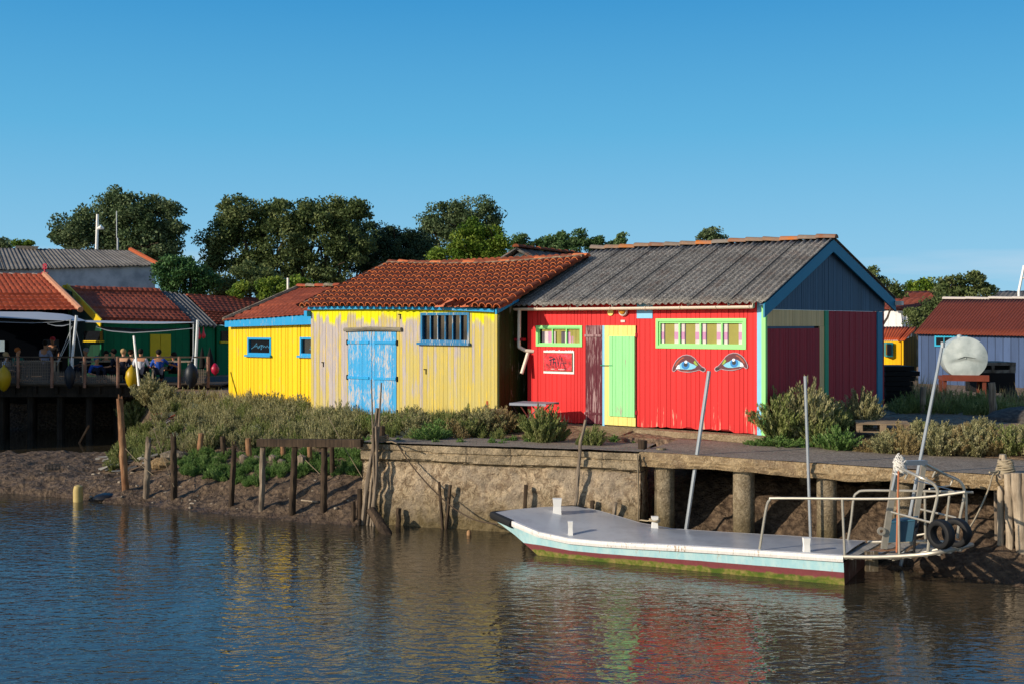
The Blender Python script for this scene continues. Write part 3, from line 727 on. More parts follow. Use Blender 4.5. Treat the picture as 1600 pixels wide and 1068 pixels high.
for u in (838, 890, 955, 1010, 1064, 1120, 1172):
    x = X1(u, gy); z = ZF(u, 481-(u-800)*.01, gy)
    part('bracket', M_pvc, gutter, lambda mb: (mb.tube([(x, gy+.07*math.cos(t), z-.065*math.sin(t)) for t in np.linspace(0, math.pi, 9)], .007, 6), mb.bar((x, gy+.02, z), (x, gy+.06, z+.12), .01)))
def dp(mb):
    y = -.2; f = lambda u, v, yy=y: (F1.front(u, v, yy)[0], yy, F1.front(u, v, yy)[1])
    mb.tube([f(811.5, 484), f(811, 540), f(811.5, 543)], .042, 10)
    mb.tube([f(811.5, 542), (f(818, 546)[0], y+.06, f(818, 547)[2]), (f(826, 549)[0], -.01, f(826, 549)[2])], .042, 10)
part('downpipe', M_pvc, hut, dp, smooth=True)
part('downpipe', M_pvc, hut, lambda mb: mb.tube([(F1.front(825, 551, -.12)[0], -.12, F1.front(825, 551, -.12)[1]), (F1.front(815, 583, -.3)[0], -.3, F1.front(815, 583, -.3)[1])], .04, 10), smooth=True, label='loose lower length of cream downpipe')
part('pipe_clip', M_dred, hut, lambda mb: mb.box(X1(812), .02, -.22, -.1, ZF(820, 532), ZF(820, 528)))
# windows with curtains
M_cream = m_plain('curtain_olive', '#9c9650', rough=.9, var=.15); M_curt = m_plain('curtain_pale', '#d8c8c8', rough=.9, var=.08); M_pink = m_plain('curtain_pink', '#c890b8', rough=.9, var=.08); M_cd = m_plain('curtain_grey', '#5c5560', rough=.9)
def curtain(wd, x0, x1, z0, z1, stripes):
    cx = (x0+x1)/2; H = z1-z0
    def fn(mb):
        for (a, b, c0, c1, mi) in stripes:
            xa_, xb_ = x0-cx+(x1-x0)*a, x0-cx+(x1-x0)*b; n = max(2, int((xb_-xa_)/.03)); za, zb = H*c0, H*c1
            vs = []; 
            for i in range(n+1):
                x = xa_+(xb_-xa_)*i/n; y = .042+.006*math.sin(x*60); vs += [(x, y, za), (x, y, zb)]
            mb.add(vs, [(2*i, 2*i+2, 2*i+3, 2*i+1) for i in range(n)], mi)
    part('curtain', [M_cream, M_curt, M_pink, M_cd], wd, fn)
w1 = window(hut, *wa, .055, M_green, M_dark, nb=3, depth=.05, sw=.02, pane_y=.075, barw=.025)
curtain(w1, *wa, [(.1,.92,.72,.92,0),(.1,.16,.1,.72,3),(.16,.24,.1,.72,1),(.24,.36,.1,.72,2),(.36,.4,.1,.72,1),(.42,.52,.1,.9,0),(.52,.6,.1,.7,3),(.6,.66,.1,.7,1),(.66,.72,.1,.7,2),(.72,.93,.1,.9,0),(.7,.8,.1,.5,2)])
w2 = window(hut, *wb, .06, M_green, M_dark, nb=4, depth=.05, sw=.035, pane_y=.075, barw=.035)
st = []
for k in range(4):
    a = .035+k*.236
    st += [(a,a+.215,.1,.92,0) , (a+.0,a+.045,.1,.92,1), (a+.0,a+.045,.3,.55,2), (a+.047,a+.058,.1,.92,3), (a+.165,a+.215,.1,.92,1), (a+.165,a+.215,.3,.55,2)]
def curt2(mb):
    cx = (wb[0]+wb[1])/2; H = wb[3]-wb[2]; Wd = wb[1]-wb[0]
    for i, (a, b, c0, c1, mi) in enumerate(st): mb.box(wb[0]-cx+Wd*a, wb[0]-cx+Wd*b, .05-.003*(1+ (mi != 0) + (mi == 2)), .0505-.003*(mi != 0), H*c0, H*c1, mi)
part('curtain', [M_cream, M_curt, M_pink, M_cd], w2, curt2)
# doors
def dp_(x0, x1, z0, z1, mat, name, y, w=.09, label=None, parent=hut):
    mb = MB(); pw(mb, x0, x1, z0, z1, w=w, off=y, t=.025, gap=.005, jit=.05); return mb.build(name, mat, parent, label=label)
xm0, xm1, xl1, xd1 = X1(916.5), X1(942.5), X1(945.8), X1(994.5)
zdt = dr[3]
mdoor = dp_(xm0, xm1, ZF(930, 661)+.0, zdt, M_maroon, 'door', -.01, label='worn maroon door leaf')
for z in (ZF(930, 647), ZF(930, 526)): part('hinge', M_maroon, mdoor, lambda mb: mb.box(xm0-.02, xm1-.03, -.058, -.04, z, z+.05))
part('door_post', M_lblue, hut, lambda mb: mb.box(xm1+.002, xl1, -.035, .0, .0, zdt), label='light blue strip between the door leaves')
ydoor = dp_(xl1+.003, xd1, .03, zdt, M_yel, 'door', -.01, w=.115, label='pale yellow door leaf')
dmint = dp_(X1(954), X1(994), ZF(975, 650), ZF(975, 525), M_mint, 'door_panel', -.037, w=.085, parent=ydoor, label='mint green panel on the yellow door')
part('bolt', M_gpost, ydoor, lambda mb: mb.tube([(X1(941), -.075, ZF(950, 570)), (X1(959), -.075, ZF(950, 570))], .008, 6))
for z in (ZF(994, 527), ZF(994, 647)): part('hinge', M_dred, ydoor, lambda mb: mb.box(xd1-.002, xd1+.03, -.05, -.03, z, z+.09))
part('door_recess', M_dark, hut, lambda mb: mb.box(dr[0]-.02, dr[1]+.02, .004, .03, .0, dr[3]+.01))
# lamps, blue patch, vent
part('patch', M_lblue, hut, lambda mb: mb.box(X1(996.5), X1(1021), -.042, -.030, ZF(1008, 497.5), 2.65), label='light blue square under the eave')
M_lamp = m_plain('amber_lamp', '#c88a2a', rough=.3); M_lw = m_plain('lamp_ring', '#d8d0c4', rough=.4)
zl = ZF(975, 486, -.05); xl = X1(974, -.05)
wl = part('wall_lamp', M_lw, hut, lambda mb: (mb.lathe((xl, -.03, zl), [(0, 0), (.10, 0), (.115, -.03), (.10, -.06), (.075, -.065)], 24, 'Y')), smooth=True, label='round bulkhead lamp with an amber glass')
part('lamp_glass', M_lamp, wl, lambda mb: mb.lathe((xl, -.03, zl), [(.08, -.05), (.07, -.09), (.04, -.11), (0, -.115)], 20, 'Y'), smooth=True)
part('vent_disc', M_yel, hut, lambda mb: mb.lathe((X1(953.5, -.05), -.03, ZF(953, 488, -.05)), [(0, -.02), (.075, -.02), (.075, 0)], 20, 'Y'), label='pale yellow disc under the gutter')
part('vent_disc', M_lw, hut, lambda mb: mb.lathe((X1(1009, -.05), -.042, ZF(1009, 482, -.05)), [(0, -.02), (.055, -.02), (.055, 0)], 16, 'Y'), label='grey disc on the blue square')
part('number_plate', M_lw, hut, lambda mb: mb.box(X1(971.5), X1(978), -.045, -.03, ZF(974, 503.5), ZF(974, 500)))
part('gutter_clip', M_lw, hut, lambda mb: mb.box(BY if False else L1+og, L1+og+.16, BY-.1, BY+.04, BZ-.14, BZ-.04), label='grey gutter end at the back eave')
# plinth, door ramp
def plin(mb):
    def wob(x): return (float(fbm(np.array([x*2.]), np.array([1.]), 3, 3)[0])-.45)*.12
    xs = np.linspace(X1(1000), L1+.1, 24)
    for a, b in zip(xs[:-1], xs[1:]):
        fa, fb = -.30+wob(a), -.30+wob(b)
        mb.hexa([(a,fa,-.2),(b,fb,-.2),(b,.0,-.2),(a,.0,-.2)], [(a,fa+.03,.0),(b,fb+.03,.0),(b,.0,.012),(a,.0,.012)])
    xs = np.linspace(-.1, X1(1000), 16)
    for a, b in zip(xs[:-1], xs[1:]):
        k0 = -.5-wob(a); k1 = -.5-wob(b)
        if a > X1(900)-.3: k0 = -1.35; 
        if b > X1(900)-.3: k1 = -1.35
        mb.hexa([(a,k0,-.22),(b,k1,-.22),(b,.0,-.22),(a,.0,-.22)], [(a,k0,-.17),(b,k1,-.17),(b,.0,.008),(a,.0,.008)])
part('plinth', M_plinth, hut, plin)

# poster sign beside the door
P0 = (X1(851), ZF(875, 583)); P1 = (X1(898.5), ZF(875, 547.5)); pwid, phgt = P1[0]-P0[0], P1[1]-P0[1]
pos = F1.P + F1.ex*P0[0] - F1.ey*.031 + Vector((0,0,P0[1]))
sg = thing('poster', 'red framed poster with dark brush lettering on a white board, left of the maroon door', 'poster', pos, RZ)
part('backboard', M_white, sg, lambda mb: (mb.box(0, pwid, -.012, -.002, 0, phgt), [mb.box(pwid*k, pwid*k+.03, -.010, -.002, phgt, phgt+random.uniform(.0,.02)) for k in (.1,.2,.27,.33,.5,.6,.72,.8,.86,.93)]))
part('frame', m_plain('poster_frame', '#6b6548', rough=.5), sg, lambda mb: (mb.box(.012, pwid-.03, -.028, -.0125, .05, phgt-.04)))
def m_poster():
    N = NT('poster_print'); n = N.noise(9, N.pos(), 4, .6)
    N.col(N.ramp(n, [(.3, lin('#7c0f20')), (.5, lin('#d01a2c')), (.7, lin('#ee4a60'))])); return N.fin(.25, .5)
def crop2loc(x, y): return (x-230)/1010*pwid, (925-y)/770*phgt
part('print', m_poster(), sg, lambda mb: mb.box(.022, pwid-.045, -.031, -.0285, .06, phgt-.052))
L_ = lambda pts: [crop2loc(*p) for p in pts]
part('lettering', m_plain('brush_ink', '#2a1230', rough=.6), sg, lambda mb: (
    strokes(mb, [L_([(450,480),(520,450),(640,440),(600,400),(560,430)]), L_([(500,480),(490,640)]), L_([(450,360),(540,370)]), L_([(590,450),(570,610)]), L_([(590,540),(650,540),(670,720)])], .022, -.036, -.0315),
    strokes(mb, [L_([(690,360),(715,480),(740,650),(770,440),(805,300)]), L_([(800,720),(830,560),(860,360),(880,460),(920,600),(970,730)]), L_([(830,565),(1010,570)]), L_([(350,600),(400,650)])], .012, -.036, -.0315)))
def text_obj(txt, size, mat, parent, loc, name='caption', ext=.001):
    cu = bpy.data.curves.new(name, 'FONT'); cu.body = txt; cu.size = size; cu.extrude = ext
    o = bpy.data.objects.new(name, cu); COL.objects.link(o); dg = bpy.context.evaluated_depsgraph_get(); dg.update()
    me = bpy.data.meshes.new_from_object(o.evaluated_get(dg)); bpy.data.objects.remove(o)
    me.transform(Matrix.Rotation(R(90), 4, 'X')); me.materials.clear(); me.materials.append(mat); me.name = name
    o = bpy.data.objects.new(name, me); COL.objects.link(o); o.parent = parent; o.location = loc; return o
text_obj('todas', .045, M_white, sg, (crop2loc(495, 790)[0], -.034, crop2loc(0, 790)[1]))
text_obj('emylason', .045, M_white, sg, (crop2loc(745, 790)[0], -.034, crop2loc(0, 790)[1]))

# the two painted eyes
EM = {k: m_plain('eye_'+k, c, rough=.5, var=.12) for k, c in dict(white='#a8949e', lid='#571226', orange='#a8482a', pale='#7cc6e2', blue='#0f7cc4', pupil='#08202c', hi='#f4f8ff', black='#0d0a10', green='#8fae3c').items()}
OUT = [(118,372),(125,330),(150,268),(185,205),(235,150),(310,105),(380,93),(460,110),(520,150),(565,205),(605,255),(655,305),(700,325),(722,355),(712,395),(680,408),(640,392),(600,372),(560,388),(480,405),(400,415),(320,405),(260,390),(205,362),(180,380),(160,402),(132,396)]
LID = [(130,370),(138,330),(160,272),(195,212),(245,160),(312,117),(380,106),(455,122),(512,160),(555,212),(595,262),(650,318),(692,338),(706,358),(698,385),(676,394),(645,380),(600,360),(555,376),(480,392),(400,400),(320,392),(262,378),(205,348),(172,368),(156,388),(138,386)]
EYE = [(200,338),(232,292),(268,255),(310,226),(352,214),(402,218),(448,246),(512,270),(560,302),(530,334),(470,356),(400,362),(320,356),(252,350)]
ORG = [(170,300),(205,232),(255,180),(315,140),(345,150),(290,180),(240,235),(195,295)]
GRN = [(505,235),(530,195),(560,240),(585,290),(545,285)]
def eye(name_lab, mirror):
    def mp(x, y):
        if mirror: X = 1595-x; Y = y - 30 + (X-1160)*-.075
        else: X, Y = x, y
        u, v = 1040 + X/11.43, 545 + Y/11.43; return F1.front(u, v, -.03)
    c0 = mp(400, 400); pos = F1.P + F1.ex*c0[0] - F1.ey*.03 + Vector((0,0,c0[1]))
    t = thing('painted_eye', name_lab, 'wall art', pos, RZ)
    pl = lambda pts: [(p[0]-c0[0], p[1]-c0[1]) for p in (mp(*q_) for q_ in pts)]
    def disc(cx, cy, rx, ry): return pl([(cx+rx*math.cos(a), cy+ry*math.sin(a)) for a in np.linspace(0, 2*math.pi, 24)[:-1]])
    part('board', EM['white'], t, lambda mb: mb.prism(pl(OUT), -.012, .0))
    part('eyelid', EM['lid'], t, lambda mb: mb.prism(pl(LID), -.014, -.0125))
    part('lid_highlight', EM['orange'], t, lambda mb: (mb.prism(pl(ORG), -.016, -.0145),mb.prism(pl([(280,385),(400,378),(440,384),(400,394),(320,392)]), -.0175, -.0145)))
    part('eye_white', EM['pale'], t, lambda mb: mb.prism(pl(EYE), -.016, -.0145))
    part('eye_corner', EM['hi'], t, lambda mb: mb.prism(pl([(190,348),(220,290),(250,270),(262,350)]), -.018, -.0165))
    part('iris', EM['blue'], t, lambda mb: mb.prism(disc(362, 282, 72, 72), -.018, -.0165))
    part('pupil', EM['pupil'], t, lambda mb: mb.prism(disc(366, 272, 36, 38), -.020, -.0185))
    part('glint', EM['hi'], t, lambda mb: mb.prism(disc(372, 225, 26, 26), -.022, -.0205))
    part('tear_duct', EM['black'], t, lambda mb: mb.prism(disc(665, 360, 34, 26), -.018, -.0145))
    part('green_dab', EM['green'], t, lambda mb: mb.prism(pl(GRN), -.018, -.0165))
eye('painted blue eye cut-out on the red wall, the one nearer the mint door', False)
eye('painted blue eye cut-out on the red wall, the one nearer the hut corner', True)

# ------------------------------------------------------------------ weathered yellow hut
F2 = Frame(A(487, 640, 29.65) , RZ); F2.P.z = 1.71; F2 = Frame(F2.P, RZ)
def X2(u, y=0.): return F2.front(u, 560, y)[0]
def Z2(u, v, y=0.): return F2.front(u, v, y)[1]
L2 = X2(778); W2 = 6.4
def m_weathered():
    N = NT('weathered_yellow_boards'); r = N.attr()
    geo = N.n('ShaderNodeTexCoord'); sep = N.n('ShaderNodeSeparateXYZ'); N.l(geo.outputs['Object'], sep.inputs[0]); z = sep.outputs['Z']
    st = N.noise(1.0, N.pos((26, 26, 1.6)), 6, .72); big = N.noise(.9, N.pos(), 4, .55)
    grey = N.mix(N.noise(1.0, N.pos((50,50,3)), 4), lin('#958d90'), lin('#c6bebc'))
    yel = N.mix(r, lin('#bba54a'), lin('#c6b56a')); olive = N.mix(N.noise(2.5, N.pos((1,1,.5)), 4), yel, lin('#c0b476'))
    m = N.math('ADD', N.math('ADD', st, N.math('MULTIPLY', big, .8)), N.math('MULTIPLY', r, .4))
    hi = N.math('MULTIPLY', N.math('SUBTRACT', z, 1.3), .13, False)      # the upper boards have lost more paint
    sepx = sep.outputs['X']; lf = N.math('MULTIPLY', N.math('SUBTRACT', 2.2, sepx), .06)
    k = N.math('MULTIPLY', N.math('SUBTRACT', N.math('ADD', N.math('ADD', m, hi), lf), 1.02), 7.0, True)
    c = N.mix(k, olive, grey)
    k2 = N.math('MULTIPLY', N.math('SUBTRACT', N.math('ADD', z, N.math('MULTIPLY', N.math('ADD', st, r), .28)), 2.52), 9, True)
    c = N.mix(k2, c, N.mix(big, lin('#c8d414'), lin('#f0e020')))
    sp = N.math('MULTIPLY', N.ramp(N.noise(1.0, N.pos((26,26,2.2)), 5, .7), [(.56,(0,0,0)),(.62,(1,1,1))]), .45)
    c = N.mix(sp, c, lin('#ecc81c')); N.col(c); N.bump(st, .5, .006); return N.fin(.8, .15)
M_wy = m_weathered(); M_flake = m_paint('flaking_blue_paint', '#36a6e2', var=.1, wear=.42, under='#b0aaa8', under2='#cfc6ba', streak=(24,24,3.2))
M_wb = m_paint('window_blue_worn', '#1878ac', var=.1, wear=.5, under='#a8a39a', under2='#b8b2a6')
M_tt = m_tile('canal_tile_top', '#854a36', '#a2573a', lich='#54352c', amt=.7); M_tl = m_tile('canal_tile_lip', '#c4683f', '#d58252', lich='#a55236', amt=.3)
M_mort = m_stone('mortar', '#8a7e6c', '#a39882', '#6e6455', False)
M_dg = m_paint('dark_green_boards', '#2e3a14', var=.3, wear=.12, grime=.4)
h2 = thing('weathered_hut', 'weathered yellow boarded hut with flaking blue double doors and a curved-tile roof', 'hut', F2.P, RZ)
dA, dB = X2(545), X2(621); dz1 = Z2(583, 517); wz = (X2(658.5), X2(735), Z2(697, 535), Z2(697, 488.5))
top2 = lambda x: 2.60 - .10*(x/L2)**3
mb = MB(); pw(mb, 0, L2, -.05, lambda x: top2(x)-.0, w=.105, opens=((dA, dB, -.06, dz1), (wz[0]+.04, wz[1]-.04, wz[2]+.04, wz[3]-.04)), gap=.006, jit=.25)
mb.build('front_wall', M_wy, h2)
part('wall_lining', m_plain('lining_dark_yellow', '#5a4c18', rough=.95), h2, lambda mb: (mb.box(.02, dA+.01, .004, .03, -.05, 2.5), mb.box(dA+.01, dB-.01, .004, .03, dz1, 2.5), mb.box(dB-.01, wz[0]+.04, .004, .03, -.05, 2.48), mb.box(wz[0]+.04, wz[1]-.04, .004, .03, -.05, wz[2]+.03), mb.box(wz[0]+.04, wz[1]-.04, .004, .03, wz[3]-.03, 2.45), mb.box(wz[1]-.04, L2-.02, .004, .03, -.05, 2.42)))
part('interior_panel', M_dark, h2, lambda mb: mb.box(dA-.1, wz[1]+.1, .15, .17, 0, 2.4))
# doors
mid = X2(582.5)
for (a, b, hs) in ((dA+.01, mid-.008, -1), (mid+.008, dB-.01, 1)):
    mb = MB(); pw(mb, a, b, .0, dz1-.02, w=.095, off=.0, t=.03, gap=.004, jit=.1); dd = mb.build('door', M_flake, h2)
    for vz in (535, 590, 641):
        zz = Z2(583, vz)
        part('hinge_strap', M_tblue, dd, lambda mb: mb.box(a+.0 if hs < 0 else a+.08, b-.08 if hs < 0 else b, -.058, -.034, zz-.03, zz+.03))
        part('hinge_pin', M_dark, dd, lambda mb: mb.box((a-.05 if hs < 0 else b+.005), (a-.005 if hs < 0 else b+.05), -.05, -.025, zz-.06, zz+.06))
part('lintel', m_wood('lintel_wood', '#6f6a60', '#9a9484', 'X'), h2, lambda mb: mb.tube([(X2(541), -.06, Z2(541, 515)), (X2(583), -.07, Z2(583, 513.5)), (X2(630), -.06, Z2(630, 514.5))], .05, 6, wob=.08))
ww = window(h2, *wz, .06, M_wb, M_glass, nb=6, depth=.06, sill=True, pane_y=.06, barw=.028)
for (x_, z_) in ((X2(505), Z2(505, 566)), (X2(665), Z2(665, 577)), (X2(625), Z2(625, 492))):
    part('wall_hook', M_dark, h2, lambda mb: (mb.box(x_-.03, x_+.06, -.04, -.028, z_, z_+.02), mb.box(x_+.03, x_+.05, -.04, -.028, z_-.1, z_)))
# side wall + gables, dark green
RY2, RH2 = 3.05, 3.80
rz2 = lambda y: 2.55 + (RH2-2.55)*(y/RY2) if y < RY2 else RH2 - (RH2-2.5)*(y-RY2)/(W2-RY2)
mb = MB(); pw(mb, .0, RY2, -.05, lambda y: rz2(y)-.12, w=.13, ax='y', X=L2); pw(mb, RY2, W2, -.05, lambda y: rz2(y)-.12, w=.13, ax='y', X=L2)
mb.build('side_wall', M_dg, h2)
mb = MB(); pw(mb, .0, RY2, -.05, lambda y: rz2(y)-.12, w=.13, ax='y', X=0, out=1); pw(mb, RY2, W2, -.05, lambda y: rz2(y)-.12, w=.13, ax='y', X=0, out=1); pw(mb, .05, L2-.05, 0, 2.4, w=.13, off=W2)
mb.build('side_wall', M_yel, h2)
def sag2(a, b): return -.10*math.sin(math.pi*a)*b*1.0 + .05*math.sin(a*9)*.3*(1-b) - (.07*(a**3))*(1-b)
pa, pb = X2(474, -.15), X2(788, -.15)
skip = set([(22,0),(23,0),(24,0),(25,0),(26,0)])
E = -.22; ze = 2.585
rf = canal_roof('roof', h2, [M_tt, M_tl], (pa, E, ze), (pb, E, ze-.02), (pa+.02, RY2, RH2+.01), (pb+.02, RY2, RH2-.03), 31, 11, r=.096, sag=sag2, skip=skip)
rb = roof_sheet('roof', h2, M_tt, (pa, W2+.3, 2.42), (pb, W2+.3, 2.42), (pa, RY2, RH2), (pb, RY2, RH2), h_marseille(.2, .3, .05, .02), 200, 12)
ridge_tiles('ridge_tiles', rf, [M_tt, M_tl, M_tt], (pa-.05, RY2, RH2+.06), (pb+.05, RY2, RH2+.02), 17, r=.12, sag=lambda a: -.10*math.sin(math.pi*a))
part('ridge_mortar', M_mort, rf, lambda mb: [mb.bar(Vector((pa, RY2-.13, RH2+.03)).lerp(Vector((pb, RY2-.13, RH2-.0)), k/30) + Vector((0,0,-.1*math.sin(math.pi*k/30))), Vector((pa, RY2-.13, RH2+.03)).lerp(Vector((pb, RY2-.13, RH2-.0)), (k+1.05)/30) + Vector((0,0,-.1*math.sin(math.pi*(k+1)/30))), .12, .06+random.uniform(0,.03)) for k in range(30)])
part('verge_mortar', M_mort, rf, lambda mb: mb.tube([(pa-.02, E+.05, ze+.04), (pa-.0, RY2*.5, (ze+RH2)/2+.04), (pa+.0, RY2, RH2+.04)], [.07,.08,.08], 6, wob=.15))
# broken flat tiles at the eave
def loose(mb):
    for k, u in enumerate((697, 709, 722, 735, 746)):
        x = F2.front(u, 474, -.1)[0]; zz = F2.front(u, 478, -.2)[1]; r_ = random.uniform(-.08, .08)
        mb.hexa([(x-.14, -.26+r_, zz-.03), (x+.12, -.26+r_, zz-.02), (x+.18, .16+r_, zz+.15), (x-.07, .16+r_, zz+.15)], [(x-.14, -.26+r_, zz-.005), (x+.12, -.26+r_, zz+.005), (x+.18, .16+r_, zz+.175), (x-.07, .16+r_, zz+.175)], 0)
part('patch_tiles', m_tile('fresh_tile', '#c8683f', '#dd8560', lich='#a0503a', amt=.2), rf, loose, label='flat orange tiles patching the eave')
part('fascia', M_tblue, h2, lambda mb: [mb.hexa([(x0,-.14,top2(x0)-.07),(x1,-.14,top2(x1)-.07),(x1,-.10,top2(x1)-.07),(x0,-.10,top2(x0)-.07)],[(x0,-.14,top2(x0)+.0),(x1,-.14,top2(x1)+.0),(x1,-.10,top2(x1)+.0),(x0,-.10,top2(x0)+.0)]) for x0, x1 in zip(np.linspace(0,L2,13)[:-1], np.linspace(0,L2,13)[1:])] + [mb.box(pa+.03, .0, -.16, .1, 2.36, 2.5)] + [mb.hexa([(pb-.2,E,ze-.2),(pb-.16,E,ze-.2),(pb-.16,.6,ze+.10),(pb-.2,.6,ze+.10)], [(pb-.2,E,ze-.08),(pb-.16,E,ze-.08),(pb-.16,.6,ze+.22),(pb-.2,.6,ze+.22)])])

# ------------------------------------------------------------------ bright yellow hut
M_by = m_paint('bright_yellow_paint', '#f8cf08', var=.12, wear=.03, under='#c8a020', grime=.12)
F3 = Frame(Vector((A(358, 617, 34.9).x, 34.9, 1.71)), RZ)
def X3(u, y=0.): return F3.front(u, 560, y)[0]
def Z3(u, v, y=0.): return F3.front(u, v, y)[1]
h3 = thing('bright_yellow_hut', 'bright yellow boarded hut with small blue framed windows and a red tiled roof', 'hut', F3.P, RZ)
L3 = X3(487)+1.6; W3 = 5.4
o1 = (X3(388), X3(425), Z3(406, 554), Z3(406, 527)); o2 = (X3(470), X3(496)+.25, Z3(480, 555), Z3(480, 526.5))
top3 = Z3(400, 506)+.06
pw_ = lambda o: (o[0]+.03, o[1]-.03, o[2]+.03, o[3]-.03)
mb = MB(); pw(mb, 0, L3, -.05, top3+.1, w=.165, opens=(pw_(o1), pw_(o2)), gap=.016, jit=.35); mb.build('front_wall', M_by, h3)
M_blk = m_plain('lining_brown', '#4a3a08', rough=.95)
part('wall_lining', M_blk, h3, lambda mb: (mb.box(.02, o1[0]+.02, .003, .02, -.05, top3), mb.box(o1[1]-.02, o2[0]+.02, .003, .02, -.05, top3), mb.box(o2[1]-.02, L3, .003, .02, -.05, top3), mb.box(o1[0]+.02, o1[1]-.02, .003, .02, -.05, o1[2]), mb.box(o1[0]+.02, o1[1]-.02, .003, .02, o1[3], top3), mb.box(o2[0]+.02, o2[1]-.02, .003, .02, -.05, o2[2]), mb.box(o2[0]+.02, o2[1]-.02, .003, .02, o2[3], top3)))
wA = window(h3, *o1, .06, M_tblue, M_glass, depth=.06, sill=True); wB = window(h3, *o2, .06, M_tblue, M_glass, depth=.06, sill=True)
M_neon = m_plain('window_scrawl', '#3a88b0', rough=.5); cx = (o1[0]+o1[1])/2; ow_, oh_ = o1[1]-o1[0], o1[3]-o1[2]
def scr(pts): return [((x-130)/480*ow_ - ow_/2, (545-y)/390*oh_) for x, y in pts]
part('window_lettering', M_neon, wA, lambda mb: strokes(mb, [scr([(180,410),(230,370),(290,285),(300,370),(320,400),(345,330),(335,390),(370,330),(400,320),(395,400),(375,430),(380,350),(420,330),(430,380),(450,340),(480,380),(500,330),(530,380),(560,340),(575,290)]), scr([(225,365),(300,350)])], .012, .041, .046))
part('window_lettering', M_neon, wB, lambda mb: strokes(mb, [[((x-1215)/250*(X3(487)-o2[0]) - (o2[1]-o2[0])/2, (545-y)/390*oh_) for x, y in ((1400,400),(1430,415),(1425,345),(1440,340),(1455,400),(1475,350))]], .012, .041, .046))
mb = MB(); pw(mb, 0, 2.7, -.05, lambda y: top3+.05+y*.36, w=.16, ax='y', X=0, out=1); pw(mb, 2.7, W3, -.05, lambda y: top3+.05+(5.4-y)*.36, w=.16, ax='y', X=0, out=1); mb.build('side_wall', M_by, h3)
e0 = F3.loc(onplane(347, 502, F3.P - F3.ey*.25, F3.ey.to_2d())); 
zr3 = HC-1.71 + (505-451)/FPX*37.0
M_tile3 = m_tile('red_tile', '#8c4633', '#a9573d', lich='#6b3528', amt=.5)
rf3 = roof_sheet('roof', h3, M_tile3, (X3(347,-.25), -.25, Z3(347, 502, -.25)), (L3, -.25, Z3(492, 489, -.25)), (X3(347,-.25)+.1, 2.7, zr3), (L3, 2.7, zr3), h_marseille(.19, .33, .035, .03), 260, brow(3.2))
roof_sheet('roof', h3, M_tile3, (X3(347,-.25), 5.7, top3), (L3, 5.7, top3), (X3(347,-.25)+.1, 2.7, zr3), (L3, 2.7, zr3), h_marseille(.19, .33, .035, .03), 120, 8)
ridge_tiles('ridge_tiles', rf3, [M_tile3, M_mort], (X3(347,-.25)+.05, 2.7, zr3+.08), (L3-.2, 2.7, zr3+.08), 12, r=.11)
part('verge_mortar', M_mort, rf3, lambda mb: mb.tube([(X3(347,-.25)-.0, -.2, Z3(347, 502, -.25)+.05), (X3(347,-.25)+.08, 2.7, zr3+.06)], .07, 6, wob=.1))
part('fascia', M_tblue, h3, lambda mb: mb.hexa([(X3(349,-.25), -.2, Z3(349, 511, -.2)), (L3, -.2, Z3(492, 505, -.2)), (L3, -.16, Z3(492, 505, -.2)), (X3(349,-.25), -.16, Z3(349, 511, -.2))], [(X3(349,-.25), -.2, Z3(349, 501, -.2)), (L3, -.2, Z3(492, 488, -.2)), (L3, -.16, Z3(492, 488, -.2)), (X3(349,-.25), -.16, Z3(349, 501, -.2))]))
part('vent_pipe', M_white, rf3, lambda mb: mb.tube([(X3(448, 2.7), 2.75, zr3-.1), (X3(448, 2.7), 2.75, zr3+.35)], .035, 8))

# ------------------------------------------------------------------ the barge
M_hull = None
def m_hull():
    N = NT('barge_side_paint'); h = N.attr('hv'); n = N.noise(2.4, N.pos((1,1,1.5)), 5, .65); n2 = N.noise(14, N.pos(), 4, .6)
    st = N.noise(1.0, N.pos((9,9,.8)), 5, .7)
    blue = N.mix(N.ramp(st, [(.42,(0,0,0)),(.62,(1,1,1))]), lin('#a5d3dc'), lin('#bcdde0'))
    blue = N.mix(N.math('MULTIPLY', N.ramp(N.noise(1.0, N.pos((16,16,.5)), 5, .75), [(.60,(0,0,0)),(.72,(1,1,1))]), .65), blue, lin('#b08a5c'))
    red = N.mix(n2, lin('#6d3438'), lin('#8a4a4e'))
    alg = N.mix(N.ramp(n2, [(.4,(0,0,0)),(.65,(1,1,1))]), lin('#5f6c24'), lin('#94854e')); alg = N.mix(N.ramp(n, [(.5,(0,0,0)),(.62,(1,1,1))]), alg, lin('#4c6220'))
    hb = N.math('ADD', h, N.math('MULTIPLY', N.math('SUBTRACT', n, .5), .03))
    c = N.mix(N.math('MULTIPLY', N.math('SUBTRACT', hb, .56), 60, True), red, blue)
    ha = N.math('ADD', h, N.math('MULTIPLY', N.math('SUBTRACT', N.math('ADD', n, n2), 1.0), .28))
    c = N.mix(N.math('MULTIPLY', N.math('SUBTRACT', ha, .25), 14, True), alg, c)
    N.col(c); N.bump(n2, .3, .006); return N.fin(.5, .35)
def m_deck():
    N = NT('barge_deck_paint'); n = N.noise(1.8, N.pos(), 5, .6); n2 = N.noise(1.0, N.pos((3, 3, 1)), 6, .7)
    c = N.mix(n, lin('#a0a5ac'), lin('#b7bbc0')); c = N.mix(N.math('MULTIPLY', N.ramp(n2, [(.46,(0,0,0)),(.66,(1,1,1))]), .5), c, lin('#8c9096'))
    N.col(c); N.bump(n2, .12, .01); return N.fin(.28, .5)
M_alu = m_plain('aluminium_tube', '#b8b2a4', rough=.45, spec=.5, metal=.55, var=.25, scale=9, dark=None)
M_galv = m_plain('galvanised_pole', '#a9b0b6', rough=.45, metal=.4, var=.15)
